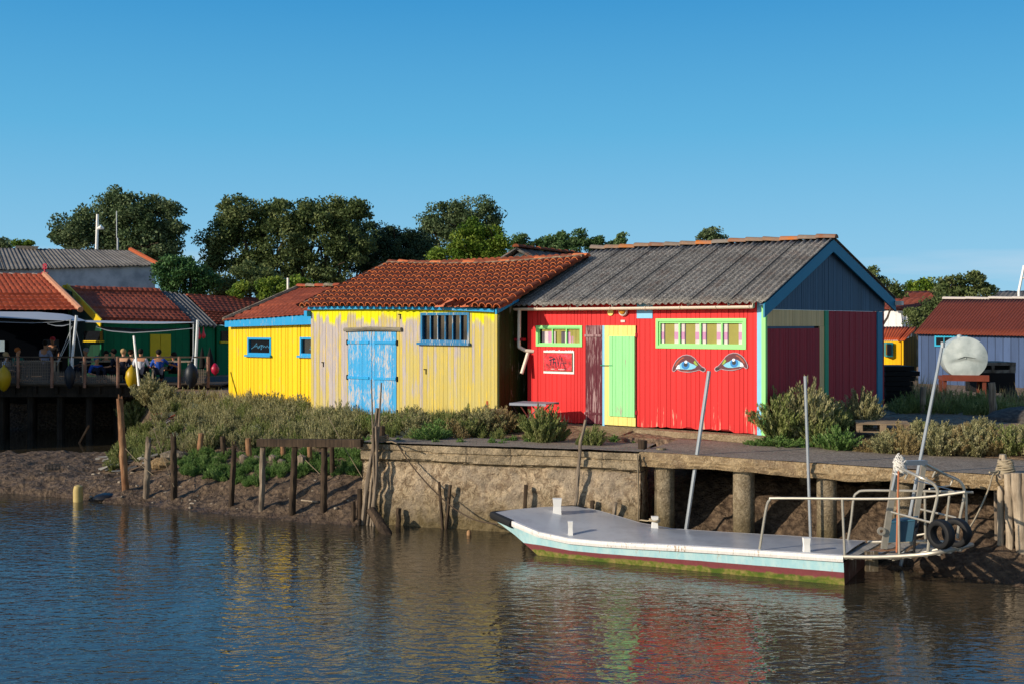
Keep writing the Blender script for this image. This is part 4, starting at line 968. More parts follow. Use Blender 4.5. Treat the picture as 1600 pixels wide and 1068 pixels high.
M_rub = m_plain('black_rubber', '#101114', rough=.7, var=.2)
M_rail = m_paint('white_rubbing_rail', '#eceae6', var=.05, wear=.1, under='#b9a58c', under2='#8f7a62', grime=.12)
SN = Vector((4.93, 17.50)); bdir = Vector((-.895, .446)).normalized(); BN = SN + bdir*5.56
pn = Vector((-bdir.y, bdir.x))          # across
if pn.y < 0: pn = -pn
def nb(u, v, inset=0.0):
    P = SN + pn*inset; return onplane(u, v, P, pn)
near_top = [nb(1318, 867.5), nb(1250, 863), nb(1180, 858.5), nb(1110, 854), nb(1050, 850.5), nb(990, 847.5), nb(940, 844.5), nb(890, 840), nb(843, 830), nb(801, 812.5)]
tipn = A(770, 799, 20.45)
near_top.append(tipn)
far_top = [A(1352, 844.5, 19.05), A(1290, 840, 19.4), A(1220, 835.5, 19.7), A(1130, 830.5, 20.1), A(1050, 825, 20.45), A(1000, 816, 20.75), A(960, 804, 21.0), A(935, 797, 21.15), A(917, 793, 21.3), A(905, 790.5, 21.4), A(893, 789.5, 21.45)]
bt = thing('barge', 'low light blue barge with a white deck and tubular stern cage moored at the quay', 'boat', (near_top[0].x, near_top[0].y, 0))
K = len(near_top)
# sections from stern to bow: hull side from deck edge down
rows = 9
def side_ring(top, out, zb, k):
    ring = []
    for j in range(rows+1):
        f = j/rows; z = top.z - .10 - (top.z - .10 - zb)*f
        ring.append(Vector((top.x, top.y, 0)) + Vector((out.x, out.y, 0))*(.0-.10*f*(1 if k < K-1 else .4)) + Vector((0,0,z)))
    return ring
zbn = [-.12]*8 + [-.06, .30, .50]
def hull_side(tops, out, zbs, name, close=False):
    V, HV = [], []
    for k, (t_, zb) in enumerate(zip(tops, zbs)):
        r_ = side_ring(t_, out, zb, k); zt = t_.z-.10
        for p in r_: V.append(p); HV.append(1.0 if zt < .02 else np.clip(p.z/zt, -1, 1) if k < 8 else np.clip(p.z/.33, -1, 1.2))
    me = bpy.data.meshes.new(name); n = rows+1
    me.from_pydata([Vector(p)-bt.location for p in V], [], [(k*n+j, (k+1)*n+j, (k+1)*n+j+1, k*n+j+1) for k in range(len(tops)-1) for j in range(rows)])
    at = me.attributes.new('hv', 'FLOAT', 'POINT'); at.data.foreach_set('value', [float(x) for x in HV]); me.materials.append(MH); me.update()
    o = bpy.data.objects.new(name, me); COL.objects.link(o); o.parent = bt; return V
MH = m_hull()
outn = -pn
def resample(P, m):
    out = []
    for a, b in zip(P[:-1], P[1:]):
        for i in range(m): out.append(a.lerp(b, i/m))
    return out + [P[-1]]
Vn = hull_side(near_top, outn, zbn, 'hull_side')
Vf = hull_side(far_top, -outn, zbn, 'hull_side')
# stern, bow and bottom plates
n_ = rows+1
mb = MB(); mb.add([Vn[0], Vf[0], Vf[rows], Vn[rows]], [(0,1,2,3)]); wpart('transom', m_paint('transom_paint', '#6a4038', wear=.2), bt, mb)
mb = MB(); b_ = [Vn[k*n_+rows] for k in range(K)] + [Vf[k*n_+rows] for k in range(K)]
mb.add(b_, [(k, k+1, K+k+1, K+k) for k in range(K-1)]); mb.add([Vn[(K-1)*n_], Vf[(K-1)*n_], Vf[(K-1)*n_+rows], Vn[(K-1)*n_+rows]], [(0,1,2,3)])
wpart('bottom', M_dark, bt, mb)
# deck with a little camber
mb = MB(); V = []; na = 8
for k in range(K):
    for i in range(na+1):
        p = near_top[k].lerp(far_top[k], i/na); p.z += .02*math.sin(math.pi*i/na)+.002; V.append(p)
mb.add(V, [(k*(na+1)+i, (k+1)*(na+1)+i, (k+1)*(na+1)+i+1, k*(na+1)+i+1) for k in range(K-1) for i in range(na)])
wpart('deck', m_deck(), bt, mb, smooth=True)
def rail(P, out, name, mat, i0, i1, hgt=.09, pr=.035):
    mb = MB(); P = resample(P[i0:i1], 3); o = Vector((out.x, out.y, 0)); vs = []
    for p in P:
        for a, z in ((-.04, .006), (pr, .0), (pr+.012, -hgt*.5), (pr, -hgt), (-.01, -hgt)): vs.append(p + o*a + Vector((0,0,z)))
    mb.add(vs, [(k*5+j, (k+1)*5+j, (k+1)*5+j+1, k*5+j+1) for k in range(len(P)-1) for j in range(4)] + [(0,1,2,3,4), tuple(len(vs)-5+j for j in range(4,-1,-1))])
    return wpart(name, mat, bt, mb)
rail(near_top, outn, 'rubbing_rail', M_rail, 0, 10); rail(far_top, -outn, 'rubbing_rail', M_rail, 0, 9)
# rubber strip round the bow
P = [near_top[9].lerp(near_top[10], 0), near_top[10], far_top[10], far_top[9], far_top[8]]
mb = MB(); mb.tube([p + Vector((0,0,-.06)) for p in P], [.075]*5, 8); wpart('bow_fender', M_rub, bt, mb, smooth=True)
# bitts on the deck
def bitt(u, v, D, w_, h, lean=0, label=None):
    c = A(u, v, D); mb = MB(); n = 4
    for z0, z1, s0, s1 in ((0-.02, h*.55, 1.0, .86), (h*.55, h, .86, 1.05)):
        mk = lambda s, z: [c + Vector((a*w_*.5*s + lean*z, b*w_*.5*s, z)) for a, b in ((-1,-1),(1,-1),(1,1),(-1,1))]
        mb.hexa(mk(s0, z0), mk(s1, z1))
    return wpart('mooring_bitt', M_white, bt, mb, label=label)
D_ = lambda p, q_, t: p.lerp(q_, t)
bitt(870.5, 804.5, 20.75, .15, .30, label='thick white bitt in the middle of the bow')
bitt(891.5, 835, 19.65, .08, .23, -.02); b3 = bitt(1023, 824, 20.3, .11, .20, label='white bitt with rope round it'); bitt(1260, 863, 17.9, .10, .23)
mb = MB(); c = A(1023, 811, 20.3)
for k in range(3): mb.tube([c + Vector((.085*math.cos(t), .085*math.sin(t), .01*k-.02+.012*math.sin(t*2+k))) for t in np.linspace(0, 6.4, 16)], .013, 5)
mb.tube([c + Vector((-.08,0,-.01)), A(1012, 813, 20.35), A(1001, 811.5, 20.6), A(1000, 812, 21.0)], .013, 5)
tag(wpart('mooring_rope', m_plain('rope_fibre', '#a8987c', rough=.9, scale=60, var=.3), bt, mb, smooth=True))
# stern cage
FS = Vector((far_top[0].x, far_top[0].y)); 
def fb(u, v): return onplane(u, v, FS, pn)
def mid_(u, v, t): return onplane(u, v, SN.lerp(FS, t), pn)
cage = 'stern_cage'
def tb(pts, r, name='cage_tube', mat=None, n=8, label=None):
    mb = MB(); mb.tube(pts, r, n); return wpart(name, mat or M_alu, bt, mb, smooth=True, label=label)
def smooth_path(pts, m=4):
    pts = [Vector(p) for p in pts]; out = []
    for i in range(len(pts)-1):
        p0 = pts[max(i-1,0)]; p1 = pts[i]; p2 = pts[i+1]; p3 = pts[min(i+2, len(pts)-1)]
        for k in range(m):
            t = k/m; out.append(.5*((2*p1)+(p2-p0)*t+(2*p0-5*p1+4*p2-p3)*t*t+(3*p1-p0-3*p2+p3)*t**3))
    return out + [pts[-1]]
# platform behind the transom
rimN = [nb(1316, 869), nb(1370, 869.5), nb(1430, 866.5), nb(1470, 861.5), mid_(1500, 855, .15), mid_(1519, 850, .45)]
rimF = [fb(1356, 846), fb(1420, 845), fb(1470, 845.5), mid_(1505, 847, .75), mid_(1519, 850, .5)]
tb(smooth_path(rimN), .032, 'platform_rim'); tb(smooth_path(rimF), .028, 'platform_rim')
mb = MB()
for k in range(9):
    a = Vector(rimN[0]).lerp(rimN[4], k/8.5); pb_ = Vector(rimF[0]).lerp(rimF[3], k/8.5)
    a = smooth_path(rimN)[min(int(k*1.9), 19)]; pb_ = smooth_path(rimF)[min(int(k*1.5), 15)]
    mb.bar(a + Vector((0,0,-.02)), pb_ + Vector((0,0,-.03)), .14, .025)
wpart('platform_boards', m_wood('grey_board', '#8f8a80', '#b9b4a8', 'Y'), bt, mb)
tb([nb(1412, 884) + Vector((.0,.5,0)), nb(1436, 876) + Vector((0,.4,0)), nb(1478, 864) + Vector((0,.3,0))], .026, 'platform_strut')
tb([nb(1375, 893) + Vector((.0,.5,0)), nb(1405, 882) + Vector((0,.5,0)), nb(1440, 868) + Vector((0,.3,0))], .03, 'platform_strut', M_dark)
mb = MB(); c0_ = nb(1373, 880) + Vector((.0, .35, 0)); mb.box(c0_.x-.09, c0_.x+.09, c0_.y-.04, c0_.y+.04, c0_.z-.18, c0_.z+.12); wpart('rudder_plate', m_paint('rusty_plate', '#5f5442', wear=.4), bt, mb)
# side rails
tb(smooth_path([nb(1187, 857), nb(1190, 838), nb(1197, 795), nb(1203, 780), nb(1216, 777.5), nb(1335, 778.5), nb(1403, 778), nb(1448, 775.5), nb(1484, 771), nb(1508, 767.5)]), .021, 'side_rail')
tb(smooth_path([fb(1325, 843), fb(1330, 812), fb(1334, 778), fb(1340, 769), fb(1353, 765.5), fb(1420, 766), fb(1470, 767), fb(1521, 768.5)]), .021, 'side_rail')
for (u, v, u2, v2) in ((1320, 868, 1316, 779), (1405, 865, 1404, 779)): tb([nb(u, v), nb(u2, v2)], .02, 'rail_post')
for (u, v, u2, v2) in ((1446, 845, 1445, 767), (1479, 812, 1484, 768), (1510, 848, 1510, 768)): tb([fb(u, v), fb(u2, v2)], .02, 'rail_post')
tb([nb(1401, 862), nb(1404, 735)], .014, 'orange_pole', m_plain('orange_pole_paint', '#b9704a', rough=.6), label='thin orange pole on the cage')
# gantry
mb = MB(); mb.bar(mid_(1381, 856, .25), mid_(1400, 733, .25), .085, .06); wpart('gantry_leg', M_alu, bt, mb)
mb = MB(); mb.bar(mid_(1425, 850, .75), mid_(1443, 726, .75), .075, .055); wpart('gantry_leg', M_alu, bt, mb)
tb([mid_(1394, 765, .22), mid_(1402, 728, .22)], .02, 'gantry_brace', M_galv)
mb = MB(); mb.bar(mid_(1402, 723, .25), mid_(1446, 721.5, .75), .07, .07); wpart('gantry_beam', M_galv, bt, mb)
tb(smooth_path([mid_(1406, 730, .22), nb(1436, 744), nb(1457, 754), nb(1465, 767), nb(1462, 788), nb(1455, 816), nb(1450, 861)]), .024, 'curved_tube')
tb(smooth_path([mid_(1447, 725, .75), fb(1474, 739), fb(1495, 748), fb(1504, 757), fb(1507, 772), fb(1500, 808), fb(1496, 840)]), .024, 'curved_tube')
tb([nb(1392, 799), nb(1453, 815)], .018, 'cross_tube'); tb([fb(1435, 794), fb(1494, 808)], .018, 'cross_tube')
tb([fb(1443, 762), fb(1448, 745)], .018, 'cross_tube'); tb([fb(1418, 739), fb(1414, 748)], .016, 'cross_tube'); tb([fb(1489, 748), fb(1484, 758), mid_(1452, 763, .5)], .014, 'cross_tube')
tb([fb(1462, 735), fb(1457, 745)], .016, 'cross_tube')
tb([mid_(1428, 749, .5), mid_(1488, 765, .8)], .008, 'lashing_wire', M_galv); tb([mid_(1446, 752, .3), mid_(1462, 757, .2)], .008, 'lashing_wire', M_galv)
tb([fb(1429, 836), fb(1446, 833)], .018, 'cross_tube'); tb([nb(1428, 862), nb(1430, 836), fb(1436, 812)], .02, 'cross_tube', M_dark)
# rope bundle, crate, tyres
mb = MB(); c = mid_(1406, 722, .25)
for k in range(46):
    a = random.uniform(0, 6.3); r_ = .085; zz = random.uniform(-.14, .12); t0 = c + Vector((r_*math.cos(a), r_*math.sin(a), zz))
    if zz > .05: r_ *= .7
    pts = [c + Vector((r_*(1+.15*math.sin(j*2+k))*math.cos(a+j*.35), r_*math.sin(a+j*.35), zz + random.uniform(-.03,.03) - j*.012)) for j in range(7)]
    mb.tube(pts, .011, 5)
o = mb.build('rope_bundle', m_plain('white_rope', '#d9d6cf', rough=.9, var=.2, scale=50), None, O=c, smooth=True); tag(o, 'bundle of white rope wrapped round the top of the barge gantry', 'rope')
cb = [mid_(1386, 847, .4), mid_(1425, 845, .4), mid_(1430, 812, .4), mid_(1391, 816, .4)]
mb = MB(); off = Vector((pn.x, pn.y, 0))*.32; mb.hexa([cb[0], cb[1], cb[1]+off, cb[0]+off], [cb[3], cb[2], cb[2]+off, cb[3]+off])
m2_ = Vector((0,0,.02))
o = thing('storage_box', 'petrol-blue plastic box standing inside the barge cage', 'box', cb[0]); wpart('body', m_plain('petrol_blue_plastic', '#1d485f', rough=.5), o, mb)
mb = MB(); mb.hexa([cb[3]-off*.05, cb[2]-off*.05, cb[2]+off*1.05, cb[3]+off*1.05], [cb[3]-off*.05+m2_, cb[2]-off*.05+m2_, cb[2]+off*1.05+m2_, cb[3]+off*1.05+m2_]); wpart('lid', m_plain('petrol_blue_lid', '#245a72', rough=.5), o, mb)
def tyre(c, r, wd, ax_, label, tilt=0):
    t = thing('tyre', label, 'tyre', c); t.rotation_euler = ax_; t['group'] = 'tyres hung on the barge cage'
    prof = []; 
    ri = r*.55
    for k in range(17):
        a = 2*math.pi*k/16; cr_ = (r-ri)/2; prof.append(((r+ri)/2 + cr_*math.cos(a), wd/2*max(-1, min(1, 1.25*math.sin(a)))))
    part('casing', M_rub, t, lambda mb: mb.lathe((0,0,0), prof, 28, 'Y'), smooth=True)
    return t
tyre(mid_(1470, 834, -.08), .215, .15, (0, 0, R(-62)), 'black tyre hung on the outside of the barge cage, nearer the hull')
tyre(mid_(1495, 831.5, .12), .215, .15, (0, R(0), R(-50)), 'black tyre hung on the barge cage, nearer the wooden piles')
mb = MB(); c = mid_(1377, 829, .2); mb.lathe(c, [(.03, -.02), (.06, -.02), (.06, .02), (.03, .02), (.03, -.02)], 14, 'Y'); wpart('pulley', M_alu, bt, mb)
mb = MB(); mb.bar(mid_(1352, 862, .2)+Vector((0,0,.01)), mid_(1402, 858, .3)+Vector((0,0,.01)), .09, .02); tag(mb.build('plank', m_wood('plank_brown', '#7a5a44', '#a07f66', 'X'), None, O=mid_(1352,862,.2)), 'short brown plank lying on the barge platform', 'plank')

# ------------------------------------------------------------------ poles, stakes and piles
M_p1 = m_wood('weathered_pile', '#5d5044', '#a99a86'); M_p2 = m_wood('pale_pile', '#8c7c6a', '#cbbba2'); M_p3 = m_wood('dark_pile', '#2c241e', '#5c4c3c'); M_p4 = m_wood('reddish_pile', '#6e4630', '#b08c68')
def pole_px(name, label, cat, pts, D, r, mat, n=8, wob=0.0, group=None, sink=0, extra=None):
    """pts = [(u,v)...] from the top down, at distance D (number or list), radius r metres"""
    Ds = D if isinstance(D, list) else [D]*len(pts); P = [A(u, v, d) for (u, v), d in zip(pts, Ds)]
    if sink: P.append(P[-1] + (P[-1]-P[-2]).normalized()*sink)
    rr = list(r) if isinstance(r, (list, tuple)) else [r]*len(P)
    while len(rr) < len(P): rr.append(rr[-1])
    P2, R2 = [], []
    for i in range(len(P)-1):
        m = 5 if wob else 1
        for k in range(m): P2.append(P[i].lerp(P[i+1], k/m) + (Vector((random.uniform(-1,1), random.uniform(-1,1), 0))*r_(rr[i])*.12 if wob and 0 < k else Vector((0,0,0)))); R2.append(rr[i]+(rr[i+1]-rr[i])*k/m)
    P2.append(P[-1]); R2.append(rr[-1])
    mb = MB(); mb.tube(P2, R2, n, wob=wob)
    if extra: extra(mb, P2[0])
    O = P[-1] if not sink else P[-2]
    o = mb.build(name, mat, None, O=O, smooth=True); return tag(o, label, cat, group)
def r_(x): return x
pole_px('mooring_pole', 'leaning grey metal mooring pole in front of the painted eyes', 'pole', [(1108,579),(1072.5,824)], [20.95,20.95], .035, M_galv, sink=1.2)
pole_px('mooring_pole', 'upright grey metal mooring pole in front of the hut side wall', 'pole', [(1258,587),(1266.5,838)], [19.9,19.9], .026, M_galv, sink=1.2)
pole_px('mooring_pole', 'long grey metal pole leaning by the barge gantry, its top before the blue shed', 'pole', [(1472,541),(1437,722),(1420,815)], [18.9,18.9,18.9], [.026,.028,.03], M_galv, sink=1.0, extra=lambda mb, p: mb.tube([p+Vector((.01,0,-.02)), p+Vector((.012,0,.07))], .034, 10))
pole_px('stake', 'tall crooked wooden stake standing against the quay wall behind the barge bow', 'stake', [(915.5,655),(907,690),(904,730),(902,760),(899,792)], [vline(u_, 800, Q0, Q1).y - .15 for u_ in (915.5,907,904,902,899)], [.026,.03,.033,.033,.038], M_p1, wob=.12, sink=.9)
# bundle at the left end of the quay wall
bd = [([(590,637),(583,700),(573,760),(565,830)], [.042,.042,.046,.052], M_p1, 'thickest grey pole of the bundle at the left end of the quay'),
      ([(596,597),(590,700),(580,760),(573,832)], [.014,.024,.026,.03], M_p1, 'tall thin fork-topped pole in the bundle at the left end of the quay'),
      ([(580,592),(583,680),(585,760),(578,835)], [.01,.02,.024,.028], M_p1, 'thin dark rod rising from the pole bundle in front of the blue doors'),
      ([(588,665),(589,740),(583,800),(584,826)], [.026,.03,.032,.032], M_p1, 'short pole against the wall in the bundle at the left end of the quay'),
      ([(562,763),(561,832)], [.05,.05], M_p3, 'broken dark stump left of the pole bundle'), ([(552,782),(552,828)], [.04,.045], M_p3, 'lowest dark stub in the water left of the pole bundle')]
for i, (pt, rr, m, lb) in enumerate(bd): pole_px('mooring_stake', lb, 'stake', pt, [vline(max(u, 567), 800, Q0, Q1).y - .17 - .035*(i%4) for u, v in pt], rr, m, wob=.1, sink=.5)
pole_px('mooring_stake', 'dark slanting stump leaning on the foot of the quay wall beside the pole bundle', 'stake', [(580,796),(598,824)], [22.3,22.0], [.09,.10], M_p3, wob=.08, sink=.3)
mb = MB(); c = A(589, 648, 22.7); p_ = A(596,690,23.1)
tag((lambda m: m.build('bollard', M_p3, None, O=A(597,688,23.15), smooth=True))((lambda m: (m.tube([A(597,665,23.15), A(597,689,23.15)], .06, 8), m)[1])(MB())), 'short dark bollard with rope round it on the quay corner', 'bollard')
mb = MB()
for k in range(4): mb.tube([A(593,687-k*2.4,22.95) + Vector((.17*math.cos(t), .22*math.sin(t)+.05, .008*math.sin(3*t+k))) for t in np.linspace(0, 6.3, 20)], .014, 5)
mb.tube([A(600,690,22.95), A(612,689,22.5), A(620,692,22.3)], .012, 5)
M_rope = m_plain('old_rope', '#83755f', rough=.95, scale=60, var=.35)
tag(mb.build('rope_coil', M_rope, None, O=A(593,690,22.95), smooth=True), 'old rope lashed round the bollard and pole bundle on the quay corner', 'rope')
cab = [A(620,692,22.75), A(640,722,22.55), A(665,752,22.3), A(690,777,22.15), A(715,797,21.95), A(745,812,21.4), A(778,818,20.6)]
mb = MB(); mb.tube(smooth_path(cab), .013, 5); tag(mb.build('mooring_line', m_plain('dark_line', '#4a3d30', rough=.9), None, O=cab[0], smooth=True), 'dark mooring line sagging across the quay wall to the barge bow', 'rope')
for lb, pt, rr, m, D in (('green-topped thin stake before the middle of the quay wall', [(686,752),(689,790),(692,827)], [.028,.03,.03], M_p3, 21.95), ('black stake leaning right of the green-topped stake at the quay wall', [(704,757),(697,827)], [.032,.035], M_p3, 21.9),
    ('black stump in the water near the left part of the quay wall', [(623,793),(622,823)], [.05,.05], M_p3, 22.1), ('dark stake at the quay wall just left of the barge tip', [(822,757),(820,794)], [.035,.035], M_p3, 21.5),
    ('short dark stump behind the bow deck of the barge', [(926,781),(925,797)], [.04,.04], M_p3, 21.5), ('split stake between the barge and the last stretch of masonry', [(962,784),(959,805)], [.035,.04], M_p1, 21.35)):
    pole_px('wall_stake', lb, 'stake', pt, [vline(u, 800, Q0, Q1).y - .16 for u, v in pt], rr, m, wob=.12, sink=.5)
pole_px('hanging_rope', 'thin rope hanging down the corner of the masonry wall', 'rope', [(996,709),(997,740),(998,780),(997,812)], 21.15, .016, M_rope, n=5)
pole_px('bollard', 'dark round iron bollard on the quay where masonry meets slab', 'bollard', [(1004,687),(1004,708)], 21.7, .085, M_p3, n=14)
pole_px('bollard', 'low pale concrete bollard on the slab right of the dark iron one', 'bollard', [(1033,699),(1033,710)], 21.6, .09, M_pil, n=14)
mb = MB(); mb.tube([A(994,705,21.55), A(1000,708,21.5), A(1010,709,21.6), A(1022,710,21.5)], .015, 5); mb.tube([A(1004,704,21.7)+Vector((.11*math.cos(t),.11*math.sin(t),0)) for t in np.linspace(0,6.3,16)], .014, 5)
tag(mb.build('mooring_rope', M_rope, None, O=A(1004,708,21.5), smooth=True), 'short rope looped round the dark iron bollard', 'rope')
# posts in the mud: front row
fr = [(187,622,195,750,.115,'tallest mud post, grey and tapering, left end of the front row',M_p4,26.1),(232,686,229,757,.10,'second mud post from the left end of the front row',M_p1,25.7),(271,681,272,765,.105,'third mud post of the front row, dark with a split top',M_p3,25.2),
      (366,695,362,773,.085,'mud post with a pointed broken top left of the beam',M_p3,24.4),(411,690,409,782,.09,'post under the left end of the dark beam',M_p1,23.95),(461,691,457,788,.10,'middle post under the dark beam',M_p3,23.6),(507,692,506,793,.10,'post streaked with yellow under the dark beam, third from its left end',M_p3,23.35)]
fr = [(a_, b_, c_, d_, r_2*.68, *z_) for (a_, b_, c_, d_, r_2, *z_) in fr]
for (u0,v0,u1,v1,r,lb,m,D) in fr:
    def tp_(mb, p, r=r):
        for k in range(5):
            a = random.uniform(0, 6.3); mb.hexa(*[[p + Vector((math.cos(a)*r*.6+dx*s, math.sin(a)*r*.6+dy*s, zz)) for dx, dy in ((-.02,-.02),(.02,-.02),(.02,.02),(-.02,.02))] for s, zz in ((1, -.05), (.4, random.uniform(.03,.1)))])
    pole_px('mud_post', lb, 'post', [(u0,v0),((u0+u1)/2,(v0+v1)/2),(u1,v1)], D, [r*.85,r,r*1.0], m, wob=.1, n=10, sink=.6, group='posts standing in the mud bank', extra=tp_)
br = [(314,676,312,714,.10,'pale split-top stump in the back row, left',M_p4),(348,681,351,715,.095,'dark stump in the back row beside the pale split one',M_p3),(387,684,390,718,.09,'hollow-topped pale stump at the middle of the back row',M_p4),
      (441,690,443,717,.085,'pale stump seen just under the beam between its first two posts',M_p4),(484,692,484,729,.08,'pinkish stump seen under the beam left of its yellow-streaked post',M_p4),(518,692,520,742,.075,'dark post behind the yellow-streaked beam post',M_p3)]
def ground_hit(u, v, zlo=-.3, zhi=1.9):
    """the point where the ray of pixel (u,v) meets the terrain"""
    D = np.linspace(17, 60, 900); X = (u-800)/FPX*D; Zr = HC-(v-HOR)/FPX*D; H = height(X, D, True); i = np.argmax(Zr <= H); return A(u, v, D[i])
for (u0,v0,u1,v1,r,lb,m) in [(q[0],q[1],q[2],q[3],q[4]*.75,q[5],q[6]) for q in br]:
    g = ground_hit(u1, v1); pole_px('mud_post', lb, 'post', [(u0,v0),(u1,v1)], g.y, [r*.85,r], m, wob=.12, n=10, sink=.4, group='posts standing in the mud bank')
for k, (u, v, h, lb) in enumerate(((340,721,.10,'low worn stub left in the green plants'),(381,720,.12,'low worn stub below the hollow-topped stump'),(427,722,.14,'pale low stub between beam posts'),(401,722,.12,'brown low stub by the middle of the back row'),(440,727,.12,'reddish low stub in the grass under the beam'),(472,728,.22,'low dark stub below the beam'))):
    g = ground_hit(u, v); mb = MB(); mb.tube([g+Vector((0,0,-.2)), g+Vector((0,0,h)), g+Vector((.01,0,h+.03))], [.11,.10,.05], 9, wob=.15); tag(mb.build('post_stub', M_p1, None, O=g, smooth=True), lb, 'stump', 'posts standing in the mud bank')
mb = MB(); mb.bar(A(404,690.5,23.95), A(566,691.5,22.95), .14, .15); tag(mb.build('beam', M_p3, None, O=A(404,690.5,23.95)), 'blackened horizontal beam carried by mud posts, ending at the quay wall', 'beam')
for lb, a, b in (('thin wire slanting down to the third mud post', (240,668), (272,760)), ('thin wire slanting between the first two mud posts', (196,700), (240,742)), ('thin cable drooping from the beam down to the mud', (455,690), (500,740)), ('thin dark cable hanging beside the quay end', (513,650), (566,745))):
    ga, gb = A(*a, 25.6 if a[0] < 400 else 24.0), A(*b, 25.1 if a[0] < 400 else 23.3); mb = MB(); mb.tube([ga, ga.lerp(gb,.5)+Vector((0,0,-.04)), gb], .008, 5); tag(mb.build('wire', M_rope, None, O=gb), lb, 'wire')
# debris
g = ground_hit(110, 700); mb = MB(); mb.tube([A(139,664,g.y-.2), A(117,704,g.y)], .035, 6); tag(mb.build('stick', M_p4, None, O=g), 'brown stick poking out of the mud before the terrace', 'stick')
g = ground_hit(196, 658); mb = MB(); mb.tube(smooth_path([A(240,558,g.y-.6), A(225,592,g.y-.3), A(206,632,g.y-.1), A(197,662,g.y)]), [.022+.002*k for k in range(13)], 7, wob=.1); tag(mb.build('stick', M_p2, None, O=g, smooth=True), 'long pale bare branch leaning up from the bank in front of the terrace', 'branch')
mb = MB(); mb.tube([A(209,525,33.5), A(217,602,33.0)], .03, 8); tag(mb.build('pole', M_white, None, O=A(217,602,33.0)), 'thin white pole standing among the bushes before the terrace', 'pole')
g = Vector(G(122, 783, .0)); cyl = MB(); cyl.tube([g+Vector((0,0,-.4)), g+Vector((.0,0,.26)), g+Vector((.01,0,.34)), g+Vector((.01,0,.37))], [.105,.105,.09,.03], 14)
tag(cyl.build('jerrycan', m_plain('stained_cream_plastic', '#b8a264', rough=.6, var=.2), None, O=g, smooth=True), 'stained cream plastic can standing in the shallow water at the bank', 'container')
mb = MB(); g = G(165, 778, .05); mb.ball(g, .28, .2, .12, jit=.12); tag(mb.build('stone', m_plain('wet_black_stone', '#15161a', rough=.35), None, O=g, smooth=True), 'wet black lump at the water edge right of the plastic can', 'stone')
mb = MB(); g = ground_hit(82, 734)
for k in range(5): mb.bar(g+Vector((-.17+.085*k,0,0)), g+Vector((-.17+.085*k,0,.13)), .02, .02)
mb.bar(g+Vector((-.17,0,.13)), g+Vector((.2,.0,.15)), .02, .03); mb.bar(g+Vector((-.17,0,.03)), g+Vector((.2,.0,.04)), .02, .03); mb.bar(g+Vector((-.17,0,.09)), g+Vector((.2,.0,.09)), .015, .02)
tag(mb.build('crate', M_rub, None, O=g), 'broken black plastic crate lying in the mud', 'crate')
M_junk = [m_plain('junk_'+n_, c, rough=.8, var=.25, scale=12) for n_, c in (('grey','#8f8d88'),('brown','#5a4a3c'),('orange','#b5542c'),('white','#cfcfca'),('slate','#3a3c40'))]
jk = thing('rubble_heap', 'heap of grey slats at the foot of the bank behind the tallest mud post', 'rubble', ground_hit(200, 728))
mb = MB()
for k in range(46):
    g = ground_hit(random.uniform(155, 238), random.uniform(712, 742)); a = random.uniform(-.5,.5); L = random.uniform(.12,.45)
    mb.bar(g+Vector((-L/2*math.cos(a),-L/2*math.sin(a),.04+random.uniform(0,.05))), g+Vector((L/2*math.cos(a),L/2*math.sin(a),.08+random.uniform(-.03,.12))), random.uniform(.04,.14), random.uniform(.015,.05), mi=random.choice((0,0,1,4)))
wpart('slats', M_junk, jk, mb)['kind'] = 'stuff'
jk = thing('rubbish', 'scattered rubbish with an orange scrap and white bags spilling down the bank', 'rubbish', ground_hit(255, 665))
mb = MB()
for k in range(60):
    g = ground_hit(random.uniform(238, 278), random.uniform(640, 686)); a = random.uniform(-.3,.9); L = random.uniform(.08,.32)
    mb.bar(g+Vector((-L/2,0,.02)), g+Vector((L/2*math.cos(a),L/3,.05+L*.4*math.sin(a))), random.uniform(.02,.1), .02, mi=random.choice((0,1,1,2,3,4,4,1)))
wpart('scraps', M_junk, jk, mb)['kind'] = 'stuff'
mb = MB(); g = ground_hit(232, 745); 
jk2 = MB()
for k in range(60):
    g = ground_hit(random.choice((random.uniform(60,560), random.uniform(120,330))), random.uniform(722, 800))
    if height(np.array([g.x]), np.array([g.y]))[0] > .03: jk2.ball(g, random.uniform(.02,.06), random.uniform(.02,.06), random.uniform(.015,.035), 6, 4, jit=.25)
tag(jk2.build('shells', m_plain('shell_grey', '#9a8e7c', rough=.8), None, O=(0,0,0), smooth=False), 'scattered pale pebbles and shells on the mud', None, kind='stuff')
mb = MB(); g = ground_hit(253, 728); mb.ball(g+Vector((0,0,.05)), .3,.2,.16, jit=.12); tag(mb.build('stone', m_stone('tan_stone','#8f7653','#a98f68','#6e5c45',False), None, O=g), 'tan stone block between the second and third mud posts', 'stone')
mb = MB(); g = ground_hit(264, 718); mb.ball(g+Vector((.1,.1,.08)), .35,.25,.13, jit=.12); tag(mb.build('stone', m_stone('grey_stone','#6b6152','#8b8071','#5b5146',False), None, O=g), 'flat grey stone above the tan block on the mud', 'stone')
mb = MB(); g = G(733, 835, .0); mb.tube([g+Vector((-.01,0,-.25)), g+Vector((0,0,.06)), g+Vector((0,0,.09))], [.035,.045,.02], 8, mi=0); tag(mb.build('float', m_plain('worn_float', '#a07a52', rough=.7), None, O=g, smooth=True), 'small worn float on a stick in the water by the wall', 'float')
mb = MB(); a, b = ground_hit(471, 783), ground_hit(496, 786); mb.tube([a+Vector((0,0,.03)), b+Vector((0,0,.03))], .018, 6); tag(mb.build('cane', M_p2, None, O=a), 'pale cane lying on the mud under the beam', 'stick')

